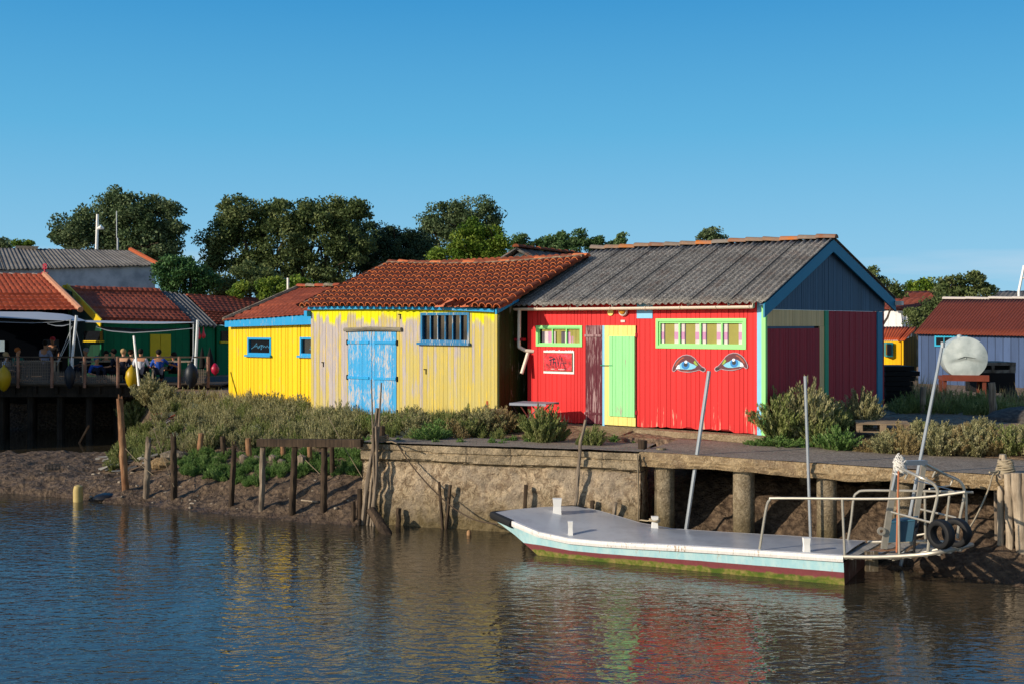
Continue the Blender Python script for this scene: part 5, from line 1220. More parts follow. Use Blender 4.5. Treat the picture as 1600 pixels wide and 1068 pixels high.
# pile cluster on the right, one object per pile
pil = [(1555,742,1557,852,.032,M_p1,'narrow leftmost pile of the right-hand cluster',18.9),(1563.5,740,1562.5,887,.054,M_p2,'pale pile below the rope, second of the right-hand cluster',18.75),(1574.5,739,1578,884,.062,M_p2,'middle pale pile of the right-hand cluster, third from its left',18.6),(1588,738,1596,880,.085,M_p2,'thick split pale pile at the right picture edge',18.45),(1603,738,1606,884,.075,M_p1,'outermost pile cut by the picture edge',18.4)]
for (u0,v0,u1,v1,r,m,lb,D) in pil: pole_px('pile', lb, 'pile', [(u0,v0),((u0+u1)/2+.5,(v0+v1)/2),(u1,v1)], D, [r*.95,r,r*.92], m, wob=.07, n=12, sink=.7, group='wooden piles at the right end of the quay')
pole_px('pile', 'short pointed post standing up behind the pile cluster, wound with rope', 'pile', [(1567,709),(1568,742)], 18.95, [.05,.09], M_p2, wob=.1, n=10, sink=.4, group='wooden piles at the right end of the quay')
mb = MB()
for k in range(9): mb.tube([A(1571,739-k*2.6,18.85) + Vector(((.15-.006*k)*math.cos(t), (.15-.006*k)*math.sin(t), .012*math.sin(2*t+k*1.3))) for t in np.linspace(0, 6.4, 20)], .015, 5)
mb.tube(smooth_path([A(1558,737,18.75), A(1551,742,18.7), A(1545,762,18.5), A(1534,788,18.3), A(1522,812,18.1), A(1513,826,18.0)]), .014, 5); mb.tube(smooth_path([A(1560,734,18.75), A(1553,737,18.7), A(1546,737,18.6)]), .016, 5)
tag(mb.build('mooring_rope', m_plain('pale_rope', '#a89a80', rough=.9, scale=60, var=.3), None, O=A(1571,740,18.85), smooth=True), 'thick pale rope wound round the post of the pile cluster and dropping to the barge', 'rope')

# ------------------------------------------------------------------ vegetation
M_scrub = m_leaf('saltbush_leaves', '#4a5a2c', '#828c50', '#b4b080'); M_green = m_leaf('samphire_green', '#40602a', '#6a8a48', '#9cae70')
M_dry = m_leaf('dry_scrub', '#6d5a40', '#a08e60', '#c8b888'); M_olive = m_leaf('olive_scrub', '#5a5a38', '#98966a', '#cabf96'); M_silver = m_leaf('silver_scrub', '#747c62', '#a2a78a', '#c6c6a8')
M_stem = m_wood('shrub_stem', '#3c3024', '#6b5a44')
def leaf_quads(C, Dr, ln, wd, seed=0):
    """C centres (n,3), Dr unit directions, lengths, widths -> verts, quads"""
    n = len(C); rg = np.random.default_rng(seed); rnd = rg.normal(size=(n, 3)); s = np.cross(Dr, rnd); s /= np.linalg.norm(s, axis=1, keepdims=True)+1e-9
    a = Dr*ln[:, None]*.5; b = s*wd[:, None]*.5
    V = np.stack([C-a, C+b*1.0-a*.1, C+a, C-b*1.0-a*.1], 1).reshape(-1, 3); return V, np.arange(4*n).reshape(n, 4)
def shrub_arrays(h, rad, stems, leaves, seed, ll=.07, lw=.03, droop=.25, spread=1.0):
    rg = np.random.default_rng(seed); C, Dd = [], []; SP = []
    for s_ in range(stems):
        a = rg.uniform(0, 2*np.pi); rr = rad*np.sqrt(rg.uniform(0, 1)); hh = h*(1-.45*(rr/rad)**1.5)*rg.uniform(.6, 1.08)
        b = np.array([rr*.35*np.cos(a), rr*.35*np.sin(a), 0]); tip = np.array([rr*spread*np.cos(a)+rg.normal()*.04*h, rr*spread*np.sin(a)+rg.normal()*.04*h, hh])
        t = rg.uniform(.12, 1, leaves)**.8; P = b[None]*(1-t[:, None]) + tip[None]*t[:, None]; bend = np.sin(t*np.pi)*.08*h
        P[:, 0] -= np.cos(a)*bend*.6; P[:, 1] -= np.sin(a)*bend*.6
        P += rg.normal(size=P.shape)*(.012+.03*(1-t[:, None])*h*.5)*(1 if h > .5 else .7); d = (tip-b); d /= np.linalg.norm(d); D_2 = d[None] + rg.normal(size=P.shape)*.42; D_2[:, 2] += .3; D_2 /= np.linalg.norm(D_2, axis=1, keepdims=True)
        C.append(P); Dd.append(D_2); SP.append((b, tip, rg.uniform(0, 1)))
    C = np.concatenate(C); Dd = np.concatenate(Dd); n = len(C); base = np.repeat([s[2] for s in SP], leaves)
    V, F = leaf_quads(C, Dd, rg.uniform(.7, 1.3, n)*ll, rg.uniform(.7, 1.3, n)*lw, seed); r_n = np.clip(base*.6 + rg.uniform(0, .4, n), 0, 1)
    return V, F, r_n, SP
SHR = {}
def shrub_proto(key, mat, h, rad, stems, leaves, seed, **k):
    V, F, r_n, SP = shrub_arrays(h, rad, stems, leaves, seed, **k)
    me = npmesh('foliage', V, F, mat, rnd=r_n); mesh = me.data; bpy.data.objects.remove(me)
    mb = MB()
    for b, t, _ in SP[:26]: mb.tube([b, b*.55+t*.45, t*.9], [.009*h+.003, .006*h+.002, .003], 4, cap=False)
    SHR[key] = (mesh, mb.mesh('stems', M_stem), h)
for i in range(4):
    shrub_proto(('scrub', i), M_scrub, .8, .46, 120, 95, 10+i, ll=.06, lw=.017); shrub_proto(('olive', i), M_olive, .8, .46, 120, 95, 20+i, ll=.06, lw=.017)
    shrub_proto(('dry', i), M_dry, .8, .42, 95, 60, 30+i, ll=.07, lw=.013); shrub_proto(('green', i), M_green, .35, .34, 120, 50, 40+i, ll=.045, lw=.013)
def shrub(kind, u, v, hpx, label, wide=1.0, group=None, D=None, sz=None):
    g = ground_hit(u, v) if D is None else A(u, v, D); me, st_, h0 = SHR[(kind, random.randrange(4))]
    H = hpx*g.y/FPX; s_ = H/h0; t = thing('shrub', label, 'shrub', g + Vector((0,0,-.03)), random.uniform(0, 6.3), group); t.scale = (s_*wide, s_*wide, s_)
    for nm, m in (('foliage', me), ('stems', st_)):
        o = bpy.data.objects.new(nm, m); COL.objects.link(o); o.parent = t
    return t
shrub('olive', 238, 632, 50, 'tall feathery bush on the bank crest right in front of the terrace fence', 1.25)
shrub('olive', 262, 640, 40, 'bush joined to the right side of the tallest bank-crest bush', 1.2)
shrub('scrub', 212, 668, 50, 'green bush spilling down the bank beside the long pale branch', 1.1)
shrub('scrub', 190, 725, 40, 'small shrub at the bank foot behind the tallest mud post', 1.0); shrub('dry', 205, 640, 38, 'dry bare twigs on the left edge of the bank', 1.2)
shrub('scrub', 178, 735, 25, 'low tuft at the very left tip of the bank', 1.2)
shrub('scrub', 848, 694, 74, 'dark green bush on the quay in front of the folding table', .85); shrub('scrub', 868, 692, 50, 'lower bush touching the right side of the table bush', .9)
shrub('scrub', 826, 690, 22, 'small sprig left of the table bush', .9)
shrub('scrub', 928, 699, 40, 'green tuft growing on the quay before the pale yellow door', .95); shrub('scrub', 910, 698, 24, 'smaller tuft left of the tuft before the door', .9)
shrub('scrub', 1218, 690, 92, 'tall bush hugging the front corner of the hut side wall', .95); shrub('olive', 1258, 689, 100, 'tallest bush in front of the cream boards of the hut side wall', .9)
shrub('scrub', 1295, 684, 72, 'bush below the green post of the hut side wall', 1.0); shrub('olive', 1345, 672, 72, 'bush in front of the shaded red boards near the blue post', .95)
shrub('scrub', 1278, 695, 60, 'front bush between the two tall ones at the hut side', .9)
shrub('green', 1311, 704, 42, 'bright green bush standing alone left of the pallet', 1.0); shrub('green', 1215, 697, 22, 'silvery low plants under the corner bush', 2.0); shrub('green', 1182, 698, 18, 'small tuft at the foot of the mint corner post', 1.3)
LRB = ['pale dry bush at the front left end of the thicket, left of the pallet', 'olive bush directly in front of the pallet', 'dry brownish bush just right of the pallet front', 'tall olive bush in front of the short grey post', 'olive bush at the thicket front, just right of the long leaning pole foot', "dry bush at the thicket front above the barge gantry's curved tubes", 'olive front bush right of the dry one above the curved tubes', 'dry front bush below the stout pale split post', 'tall green bush at the thicket front above the roped pile', 'olive front bush cut by the right picture edge', 'small dry bush at the back of the thicket near the short grey post', 'olive back bush below the grey tank', 'dry back bush below the derelict trailer', 'olive back bush left of the stout pale split post', 'dry bush between the pallet and the long leaning pole', 'green bush mostly beyond the right picture edge', 'dry back bush right of the stout pale split post', 'low green sprig against the left side of the pallet']
LMB = ['low green shrub right below the left blue door leaf', 'olive shrub below the right blue door leaf', 'green shrub at the quay edge, just right of the blue doors', "olive shrub at the quay edge below the sill's left end of the barred window", 'bright green shrub below the middle of the barred window', 'brownish shrub below the right end of the barred window', 'green shrub in front of the boards right of the barred window', 'olive shrub touching the orange terracotta cone', 'dry shrub hiding the foot of the concrete block', 'green shrub between the concrete block and the folding table', 'olive shrub against the boards left of the barred window', 'green shrub against the boards under the barred window', 'olive shrub against the boards right below the wall hook', 'green shrub at the corner of the weathered hut', 'bright green tuft against the right edge of the blue doors', 'green shrub behind the pole bundle at the quay end', 'lowest green tuft on the quay edge below the barred window', 'lowest dry tuft on the quay edge near the brownish shrub']
rb = [(1352,712,48,'dry'),(1385,712,52,'olive'),(1415,713,60,'dry'),(1443,700,78,'olive'),(1465,712,66,'olive'),(1492,711,62,'dry'),(1520,711,70,'olive'),(1548,710,74,'dry'),(1575,709,76,'scrub'),(1598,709,80,'olive'),(1440,680,50,'scrub'),(1475,684,60,'olive'),(1508,682,56,'dry'),(1535,682,62,'olive'),(1405,700,60,'dry'),(1618,700,80,'scrub'),(1585,690,60,'dry'),(1366,695,30,'scrub')]
for i, (u, v, h, k) in enumerate(rb):
    where = ('front' if v > 705 else 'back') ; shrub(k, u, v, h*random.uniform(.8,1.1)*(.78 if v > 698 else .55), LRB[i], 1.35, 'bushes of the thicket behind the barge cage')
mb_ = [(575,672,34,'scrub'),(600,676,40,'olive'),(628,680,42,'scrub'),(655,682,46,'olive'),(680,684,40,'green'),(706,684,46,'dry'),(735,682,48,'scrub'),(760,678,44,'olive'),(785,676,46,'dry'),(806,674,40,'scrub'),(645,665,34,'olive'),(690,664,36,'scrub'),(730,664,36,'olive'),(765,664,34,'scrub'),(598,663,28,'green'),(560,680,30,'scrub'),(672,688,26,'green'),(720,688,22,'dry')]
for i, (u, v, h, k) in enumerate(mb_): shrub(k, u, v, h*random.uniform(.75,1.1), LMB[i], 1.3, 'shrubs before the weathered hut')
# merged ground cover
def scatter(name, label, mat, pts, size, stems, leaves, ll, lw, seed=0, spread=1.0, rad=.6):
    VV, FF, RR = [], [], []; off = 0; rg = np.random.default_rng(seed)
    pro = [shrub_arrays(1.0, rad, stems, leaves, seed*10+i, ll=ll, lw=lw, spread=spread)[:3] for i in range(5)]
    for (x, y, z, s_) in pts:
        V, F, r_n = pro[rg.integers(5)]; a = rg.uniform(0, 6.28); c, s = math.cos(a), math.sin(a); H = s_*size
        W = np.stack([(V[:,0]*c-V[:,1]*s)*H+x, (V[:,0]*s+V[:,1]*c)*H+y, V[:,2]*H+z-.02], 1); VV.append(W); FF.append(F+off); RR.append(np.clip(r_n*.7+rg.uniform(0,.3), 0, 1)); off += len(V)
    o = npmesh(name, np.concatenate(VV), np.concatenate(FF), mat, rnd=np.concatenate(RR)); return tag(o, label, None, kind='stuff')
def bank_pts(n, ur, vr, cond=None, seed=1, smin=.35, smax=1.35):
    rg = random.Random(seed); out = []
    while len(out) < n:
        u, v = rg.uniform(*ur), rg.uniform(*vr)
        if cond and not cond(u, v): continue
        g = ground_hit(u, v)
        if g.z < .2 or g.y > 45: continue
        out.append((g.x, g.y, g.z, rg.uniform(smin, smax)))
    return out
vlow = lambda u: np.interp(u, [180, 250, 290, 380, 480, 565], [715, 700, 705, 712, 700, 700])
scatter('bank_scrub', 'grey-green saltbush cover on the upper bank', M_olive, bank_pts(250, (200, 565), (625, 705), lambda u, v: v < vlow(u) and v > np.interp(u, [200, 250, 360, 565], [650, 628, 628, 655]) and (u > 285 or v < 650 or random.random() < .2)), .42, 42, 34, .13, .026, 2, spread=.9)
scatter('bank_scrub_green', 'greener saltbush cover mixed into the upper bank', M_scrub, bank_pts(150, (270, 800), (640, 715), lambda u, v: v < (vlow(u) if u < 565 else 688) and v > (625 if u < 480 else 655) and (u > 300 or v < 650), seed=5), .38, 42, 34, .13, .026, 3, spread=.9)
scatter('bank_scrub_tip', 'scrub covering the steep left tip of the bank', M_scrub, bank_pts(70, (178, 300), (640, 722), lambda u, v: v < np.interp(u, [178, 300], [735, 705]) and v > np.interp(u, [178, 300], [690, 640]) and (u < 232 or random.random() < .3), seed=31), .34, 42, 34, .13, .026, 7)
scatter('shade_scrub', 'dark rank scrub and grass below the grey tank', M_scrub, [(A(u_, 600, d_).x, d_, 1.58, s_) for u_, d_, s_ in [(random.uniform(1395, 1600), random.uniform(28.5, 32.5), random.uniform(.5, 1.2)) for _ in range(90)]], .55, 42, 30, .13, .03, 8)
scatter('bank_scrub_silver', 'silvery dry saltbush patches on the upper bank', M_silver, bank_pts(75, (260, 640), (628, 690), lambda u, v: v < vlow(u), seed=8), .24, 60, 24, .12, .03, 4)
scatter('samphire', 'bright green samphire mat between the rows of mud posts', M_green, bank_pts(260, (272, 566), (708, 765), lambda u, v: v < np.interp(u, [272, 330, 400, 420, 480, 566], [738, 750, 762, 748, 745, 745]) and v > np.interp(u, [272, 566], [712, 705]), seed=9, smin=.5), .21, 70, 20, .17, .035, 5)
scatter('low_tufts', 'low green tufts along the back edge of the quay', M_green, bank_pts(26, (560, 1000), (690, 697), seed=12, smin=.4) + bank_pts(40, (1170, 1400), (690, 712), seed=14, smin=.4), .17, 40, 12, .22, .12, 6)
# grass
def grass(name, label, mat, pts, hgt, nb_, seed):
    rg = np.random.default_rng(seed); C, Dd, L = [], [], []
    for (x, y, z, s_) in pts:
        a = rg.uniform(0, 6.28, nb_); r_n = rg.uniform(0, .22, nb_); h = hgt*s_*rg.uniform(.5, 1.1, nb_)
        d = np.stack([rg.normal(size=nb_)*.28, rg.normal(size=nb_)*.28, np.ones(nb_)], 1); d /= np.linalg.norm(d, axis=1, keepdims=True)
        C.append(np.stack([x+r_n*np.cos(a), y+r_n*np.sin(a), np.full(nb_, z)], 1) + d*h[:, None]*.45); Dd.append(d); L.append(h)
    C = np.concatenate(C); Dd = np.concatenate(Dd); L = np.concatenate(L); V, F = leaf_quads(C, Dd, L, np.full(len(L), .016), seed)
    o = npmesh(name, V, F, mat, rnd=rg.uniform(0, 1, len(L))); return tag(o, label, None, kind='stuff')
grass('dry_grass', 'dry yellow-green grass at the foot of the yellow huts', M_olive, bank_pts(420, (300, 800), (622, 665), lambda u, v: v > np.interp(u, [300, 358, 490, 560, 800], [612, 620, 640, 652, 660]) - 2, seed=21), .30, 26, 1)
grass('tall_dry_grass', 'tall pale dry grass beside the rusty tank frame', M_dry, [(A(u, 600, 31).x, A(u, 600, D).y, 1.6, s_) for u, D, s_ in [(random.uniform(1425, 1480), random.uniform(30, 33), random.uniform(.6, 1.3)) for _ in range(60)]] + [(A(random.uniform(1495, 1610), 600, 33).x, random.uniform(29.5, 33), 1.6, random.uniform(.3, .9)) for _ in range(60)], .85, 22, 2)

# trees
def tree(name, label, D, blobs, trunks, mat, leaf=.22, dens=1.0, seed=0, sub=.42, group=None, base=1.6, bark=None, wind=0):
    """blobs: crown masses (u, v, ru, rv) of the photo turned into 3-D ellipsoids of the same width, height and depth at distance D"""
    rg = np.random.default_rng(seed); c0 = A(trunks[0][0], 505, D); c0.z = base
    t = thing(name, label, 'tree' if name != 'garden_shrub' else 'bush', c0, 0, group); C, Dd, RN = [], [], []; cent = []
    for (u, v, ru, rv) in blobs:
        k = D/FPX; c = A(u, v, D); c.y += float(rg.uniform(-.35, .35))*ru*k; rx, rz = ru*k, rv*k; ry = (rx+rz)/2*.85; cent.append((c, rx, rz))
        ncl = max(5, int(dens*13.5*(rx*rz)**.75/ (sub**1.0)*.55)); 
        for _ in range(ncl):
            d = rg.normal(size=3); d /= np.linalg.norm(d); rr = rg.uniform(.35, 1.0)**.5; p = np.array([c.x+d[0]*rx*rr, c.y+d[1]*ry*rr, c.z+d[2]*rz*rr]); s_ = sub*rg.uniform(.6, 1.3)
            n = int(rg.uniform(90, 170)); q_ = rg.normal(size=(n, 3)); q_ /= np.linalg.norm(q_, axis=1, keepdims=True)+1e-9; q_ *= (rg.uniform(0, 1, n)**.45)[:, None]*np.array([s_*1.15, s_, s_*.75])
            if wind: q_[:, 0] += q_[:, 2]*wind
            C.append(p+q_); n = n; dd = rg.normal(size=(n, 3)); dd[:, 0] += wind*1.5; dd[:, 2] += wind; Dd.append(dd/np.linalg.norm(dd, axis=1, keepdims=True)); RN.append(np.clip(rg.uniform(0, 1)*.75 + rg.uniform(0, .25, n), 0, 1))
    C = np.concatenate(C); Dd = np.concatenate(Dd); RN = np.concatenate(RN); n = len(C)
    V, F = leaf_quads(C, Dd, rg.uniform(.7, 1.3, n)*leaf*.72, rg.uniform(.7, 1.3, n)*leaf*.42, seed)
    npmesh('crown', V, F, mat, rnd=RN, O=tuple(c0), parent=t)
    mb = MB()
    for (ut, wt) in trunks:
        b = A(ut, 505, D); b.z = base-.3; near_ = sorted(cent, key=lambda q_: abs(q_[0].x-b.x))[:max(2, len(cent)//max(1, len(trunks)))]
        top = near_[0][0]; midp = b.lerp(top, .45) + Vector((random.uniform(-.4,.4), random.uniform(-.3,.3), 0)); mb.tube([b, midp, top], [wt, wt*.75, wt*.35], 8, wob=.06)
        for (c, rx, rz) in near_[1:]: mb.tube([midp, midp.lerp(c, .5)+Vector((0,0,-.3)), c, c+Vector((random.uniform(-1,1)*rx*.6, 0, rz*.6))], [wt*.5, wt*.35, wt*.2, .03], 6, wob=.08)
        for _ in range(5):
            c, rx, rz = random.choice(cent); e = c + Vector((random.uniform(-1,1)*rx*.8, random.uniform(-.8,.8)*rx, random.uniform(-.6,.8)*rz)); mb.tube([c, c.lerp(e, .5)+Vector((0,0,.15)), e], [wt*.2, wt*.12, .02], 5)
    wpart('trunk', bark or M_bark, t, mb, smooth=True); return t
M_bark = m_wood('bark', '#3a3026', '#6a5a4a')
M_t1 = m_leaf('oak_leaves', '#3c4e32', '#5c7049', '#8c9870', .25); M_t2 = m_leaf('evergreen_oak_leaves', '#3a4a2a', '#5c6c3e', '#8e9660', .25)
M_t3 = m_leaf('pine_needles', '#1e3022', '#324a36', '#566848', .15); M_t4 = m_leaf('yellow_green_leaves', '#3c5a18', '#64802a', '#98a444', .28)
M_t5 = m_leaf('round_tree_leaves', '#28462a', '#3f6536', '#64864e', .2); M_t6 = m_leaf('windblown_leaves', '#34502c', '#567444', '#86996a', .25)
tree('oak_tree', 'large spreading tree behind the grey-roofed warehouse', 78, [(183,322,30,26),(160,345,42,34),(212,338,42,36),(244,338,34,30),(268,345,22,26),(118,362,34,26),(205,372,50,30),(250,372,30,24),(98,375,18,15),(228,392,40,22),(262,392,22,16),(150,378,50,22)], [(190,.4),(215,.25)], M_t1, leaf=.30, dens=1.35, seed=1, sub=.6)
tree('round_tree', 'dense rounded bright green tree at the right end of the warehouse', 60, [(272,430,28,30),(300,440,30,26),(320,450,18,18),(258,415,14,16),(285,412,16,12)], [(290,.25)], M_t5, leaf=.22, dens=1.7, seed=2, sub=.45)
tree('evergreen_oak', 'broad tree, the largest of the group above the bright yellow hut', 80, [(375,335,30,26),(352,362,28,30),(402,345,42,36),(455,335,52,26),(500,340,44,28),(535,332,34,22),(560,330,20,16),(330,385,18,20),(380,390,50,34),(440,385,52,40),(500,385,50,40),(545,380,36,36),(470,425,44,26),(520,425,36,22),(345,425,26,26),(410,420,30,24)], [(400,.4),(460,.4),(520,.35)], M_t2, leaf=.30, dens=1.35, seed=3, sub=.6)
tree('garden_shrub', 'olive rounded shrub in front of the broad tree', 62, [(388,438,36,28),(362,450,22,20),(418,445,26,22),(350,465,20,12)], [(390,.15)], M_t2, leaf=.22, dens=1.3, seed=4, sub=.4)
tree('garden_shrub', 'pale green shrub showing above the red tiled roof ridge', 56, [(435,446,24,14),(465,444,22,13),(485,440,18,9),(372,452,14,10),(415,455,16,10)], [(450,.08)], M_t4, leaf=.2, dens=1.3, seed=5, sub=.3)
tree('pine_tree', 'blackish pine tree right of the broad tree above the weathered hut', 84, [(585,372,36,24),(618,385,38,30),(650,382,24,22),(565,400,32,32),(610,410,50,20),(660,395,16,18),(545,360,20,18)], [(590,.35),(640,.25)], M_t3, leaf=.26, dens=1.9, seed=6, sub=.55)
tree('oak_tree', 'airy grey-green tree rising alone above the weathered hut ridge', 88, [(700,340,34,26),(735,330,36,20),(755,350,24,26),(680,365,22,20),(720,362,40,22),(668,350,14,12),(765,335,14,14)], [(715,.35)], M_t1, leaf=.30, dens=1.15, seed=7, sub=.6)
tree('cypress_tree', 'yellow-green conical trees in front of the airy tree', 66, [(738,360,15,18),(728,384,24,26),(755,385,26,28),(700,398,22,16),(770,372,14,24),(782,388,12,20),(680,402,14,9),(745,405,44,14)], [(745,.2),(775,.15)], M_t4, leaf=.22, dens=1.5, seed=8, sub=.42)
for i, (lb, bl, sd_) in enumerate((('small windblown tree left of the white gable', [(813,374,8,10),(806,384,8,10)], 11), ('low broad-leaved tree above the white gable', [(838,384,17,9),(858,380,10,10)], 12), ('larger windblown tree left of the red hut roof ridge', [(884,376,24,14),(905,372,14,12),(872,384,14,10)], 13), ('small windblown tree nearest the left end of the corrugated ridge', [(924,382,12,8),(934,378,6,7)], 14), ('small windblown tree just above the corrugated ridge', [(958,380,16,6),(972,374,8,7)], 15), ('single dark tree top above the middle of the corrugated ridge', [(1110,364,11,12),(1104,372,13,9),(1122,374,10,5)], 16))):
    tree('windblown_tree' if i < 5 else 'dark_tree', lb, 100, bl + [(bl[0][0], bl[0][1]+24, bl[0][2], 16)], [(bl[0][0], .2)], M_t6 if i < 5 else M_t1, leaf=.32, dens=1.1, seed=sd_, sub=.45, wind=.6 if i < 5 else .2)
tree('oak_tree', 'tree peeping out beside the right slope of the red hut roof', 60, [(1368,432,14,14),(1360,446,14,14),(1385,450,16,10),(1400,458,12,8)], [(1370,.15)], M_t2, leaf=.22, dens=1.3, seed=17, sub=.35)
tree('oak_tree', 'leafy tree behind the small red tiled roof on the right', 75, [(1430,446,12,9),(1450,446,12,9),(1438,456,20,10)], [(1440,.15)], M_t4, leaf=.26, dens=1.2, seed=18, sub=.35)
tree('oak_tree', 'loose tree behind the rust-roofed blue shed', 62, [(1490,448,24,16),(1515,445,22,18),(1540,455,20,10),(1525,432,8,8),(1470,452,16,12),(1503,462,40,8)], [(1505,.2)], M_t2, leaf=.22, dens=1.3, seed=19, sub=.35)
tree('garden_shrub', 'bush growing against the side of the white building', 52, [(1455,480,18,12),(1440,500,20,14),(1470,470,14,10),(1425,495,10,16)], [(1450,.08)], M_t2, leaf=.16, dens=1.2, seed=20, sub=.3)
tree('oak_tree', 'distant tree top at the left picture edge', 85, [(5,382,8,7),(10,390,12,8)], [(5,.2)], M_t1, leaf=.3, dens=1.2, seed=21, sub=.4)
tree('garden_shrub', 'light green plant standing on the warehouse roof vent', 64.5, [(32,380,8,5),(45,382,6,4)], [(38,.05)], M_t4, leaf=.16, dens=1.3, seed=22, sub=.25, base=A(38,386,64.5).z)

# ------------------------------------------------------------------ background buildings
def m_clad(name, c, dirv, pitch, wear=0, dark=.45, var=.12):
    N = NT(name); geo = N.n('ShaderNodeNewGeometry'); d = N.n('ShaderNodeVectorMath', operation='DOT_PRODUCT'); N.l(geo.outputs['Position'], d.inputs[0]); d.inputs[1].default_value = (*dirv, 0)
    f = N.math('FRACT', N.math('MULTIPLY', d.outputs['Value'], 1/pitch)); fl = N.math('FLOOR', N.math('MULTIPLY', d.outputs['Value'], 1/pitch)); wn = N.n('ShaderNodeTexWhiteNoise', noise_dimensions='1D'); N.l(fl, wn.inputs['W'])
    base = N.mix(wn.outputs['Value'], sc(lin(c), 1-var), sc(lin(c), 1+var)); n = N.noise(1.0, N.pos((3,3,.8)), 5)
    base = N.mix(N.ramp(n, [(.45,(0,0,0)),(.7,(.5,.5,.5))]), base, sc(lin(c), .6)); g = N.math('LESS_THAN', f, .10)
    N.col(N.mix(g, base, sc(lin(c), dark))); N.bump(N.math('SUBTRACT', 1.0, g), .5, .02); return N.fin(.75, .2)
def bg_building(name, label, EL, ER, RL, RR, roofm, hfun, wallm, sidem, base=1.6, inset=.12, cat='building', na=120, nb=8, back=True, backm=None, rec=None):
    EL, ER, RL, RR = map(Vector, (EL, ER, RL, RR)); t = thing(name, label, cat, (EL.x, EL.y, base)); o = t.location
    roof_sheet('roof', t, roofm, EL-o, ER-o, RL-o, RR-o, hfun, na, nb)
    BL, BR = RL*2-EL, RR*2-ER; BL.z, BR.z = EL.z, ER.z
    if back: roof_sheet('roof', t, roofm, BL-o, BR-o, RL-o, RR-o, hfun, max(20, na//3), 4)
    e = (ER-EL).normalized(); up = (RL-EL); up.z = 0; s = up.normalized()*((rec or inset)+.1)
    a, b = EL+e*inset+s, ER-e*inset+s; c, d = BR-e*inset-s, BL+e*inset-s; zt = .06
    dn = lambda p: Vector((p.x, p.y, base))
    tp = lambda p: Vector((p.x, p.y, p.z + (s.length/max(.1, up.length))*(RL.z-EL.z) - zt))
    def wall(P, Q, m, nm, R_=None, lab=None):
        mb = MB(); vs = [dn(P), dn(Q), tp(Q)] + ([Vector((R_.x, R_.y, R_.z-.12))] if R_ is not None else []) + [tp(P)]
        nrm = (Q-P).cross(Vector((0,0,1))).normalized()*.1; n = len(vs); mb.add(vs + [v - nrm for v in vs], [tuple(range(n)), tuple(range(2*n-1, n-1, -1))] + [(i, i+n, (i+1) % n + n, (i+1) % n) for i in range(n)])
        return wpart(nm, m, t, mb, label=lab)
    w_ = wall(a, b, wallm, 'front_wall'); rl, rr_ = RL+e*inset, RR-e*inset
    wall(d, a, sidem, 'side_wall', rl); wall(b, c, sidem, 'side_wall', rr_); wall(c, d, backm or sidem, 'back_wall')
    return t, a, b, e
def quad_on(t, P, Q, pts, d, name, mat, label=None):
    """a flat panel on the wall line P-Q: pts = photo pixels of its corners, standing d proud of it"""
    nrm = (Vector(Q)-Vector(P)); nrm.z = 0; nrm = Vector((nrm.y, -nrm.x, 0)).normalized()
    if nrm.y > 0: nrm = -nrm
    Pp = Vector(P)+nrm*d; W = [onplane(u, v, Pp, (nrm.x, nrm.y)) for u, v in pts]
    mb = MB(); n = len(W); mb.add(W + [w_ - nrm*(d*.9) for w_ in W], [tuple(range(n)), tuple(range(2*n-1, n-1, -1))] + [(i, i+n, (i+1) % n + n, (i+1) % n) for i in range(n)])
    return wpart(name, mat, t, mb, label=label)
rect = lambda u0, v0, u1, v1: [(u0,v1),(u1,v1),(u1,v0),(u0,v0)]
M_wroof = m_cement('warehouse_roof', '#5c5854', '#827d77', '#a8a39a'); M_wwall = m_plain('stained_whitewash', '#b9c2cc', rough=.9, scale=1.2, var=.1, dark='#95a0ac')
M_otile = m_tile('orange_tile', '#9a4c2c', '#b05c38', lich='#8c4a30', amt=.35); M_rtile = m_tile('bg_red_tile', '#84402e', '#a0543c', lich='#5c3028', amt=.6)
wh, a, b, e = bg_building('warehouse', 'long low warehouse with a grey corrugated roof and whitewashed wall', A(-70,424,57), A(247,414.5,62), A(-70,387,62), A(204,392,66), M_wroof, h_corr(.2, .02, 1.1, .03), M_wwall, M_wwall, na=900, nb=6)
wpart('verge_tiles', M_otile, wh, (lambda m: (m.tube([A(204,391.5,66)+Vector((0,0,.05)), A(247,414.5,62)+Vector((0,0,.05))], .13, 8), m)[1])(MB()))
wpart('roof_vent', M_wroof, wh, (lambda m: (m.hexa([A(26,390,63.5), A(58,390,63.5), A(58,390,64.5), A(26,390,64.5)], [A(23,384,63.4), A(61,385,63.4), A(61,385,64.6), A(23,384,64.6)]), m)[1])(MB()))
M_atile = m_tile('bg_orange_tile', '#9a4630', '#b0583c', lich='#6c362a', amt=.6)
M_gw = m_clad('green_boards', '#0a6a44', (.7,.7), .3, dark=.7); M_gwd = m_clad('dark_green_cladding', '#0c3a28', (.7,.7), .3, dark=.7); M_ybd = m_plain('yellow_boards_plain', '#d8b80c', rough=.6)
shB, a, b, e = bg_building('green_shed', 'green boarded shed with red tiles and yellow shutters behind the terrace', A(156,503,46), A(303,507,49), A(106,449,50), A(247,453,52.5), M_rtile, h_marseille(.24, .36, .03, .085), M_gw, M_gwd, na=200, nb=brow(4.4, .36))
quad_on(shB, a, b, rect(235,522,250.6,562), .04, 'shutter', M_ybd); quad_on(shB, a, b, rect(251.4,522,267,562), .04, 'shutter', M_ybd)
wpart('rake_board', M_ybd, shB, (lambda m: (m.bar(A(104,449,49.9), A(158,505,45.9), .05, .32), m)[1])(MB())); wpart('rake_board', M_ybd, shB, (lambda m: (m.bar(A(104,449,49.9), A(98,458,51), .3, .2), m)[1])(MB()))
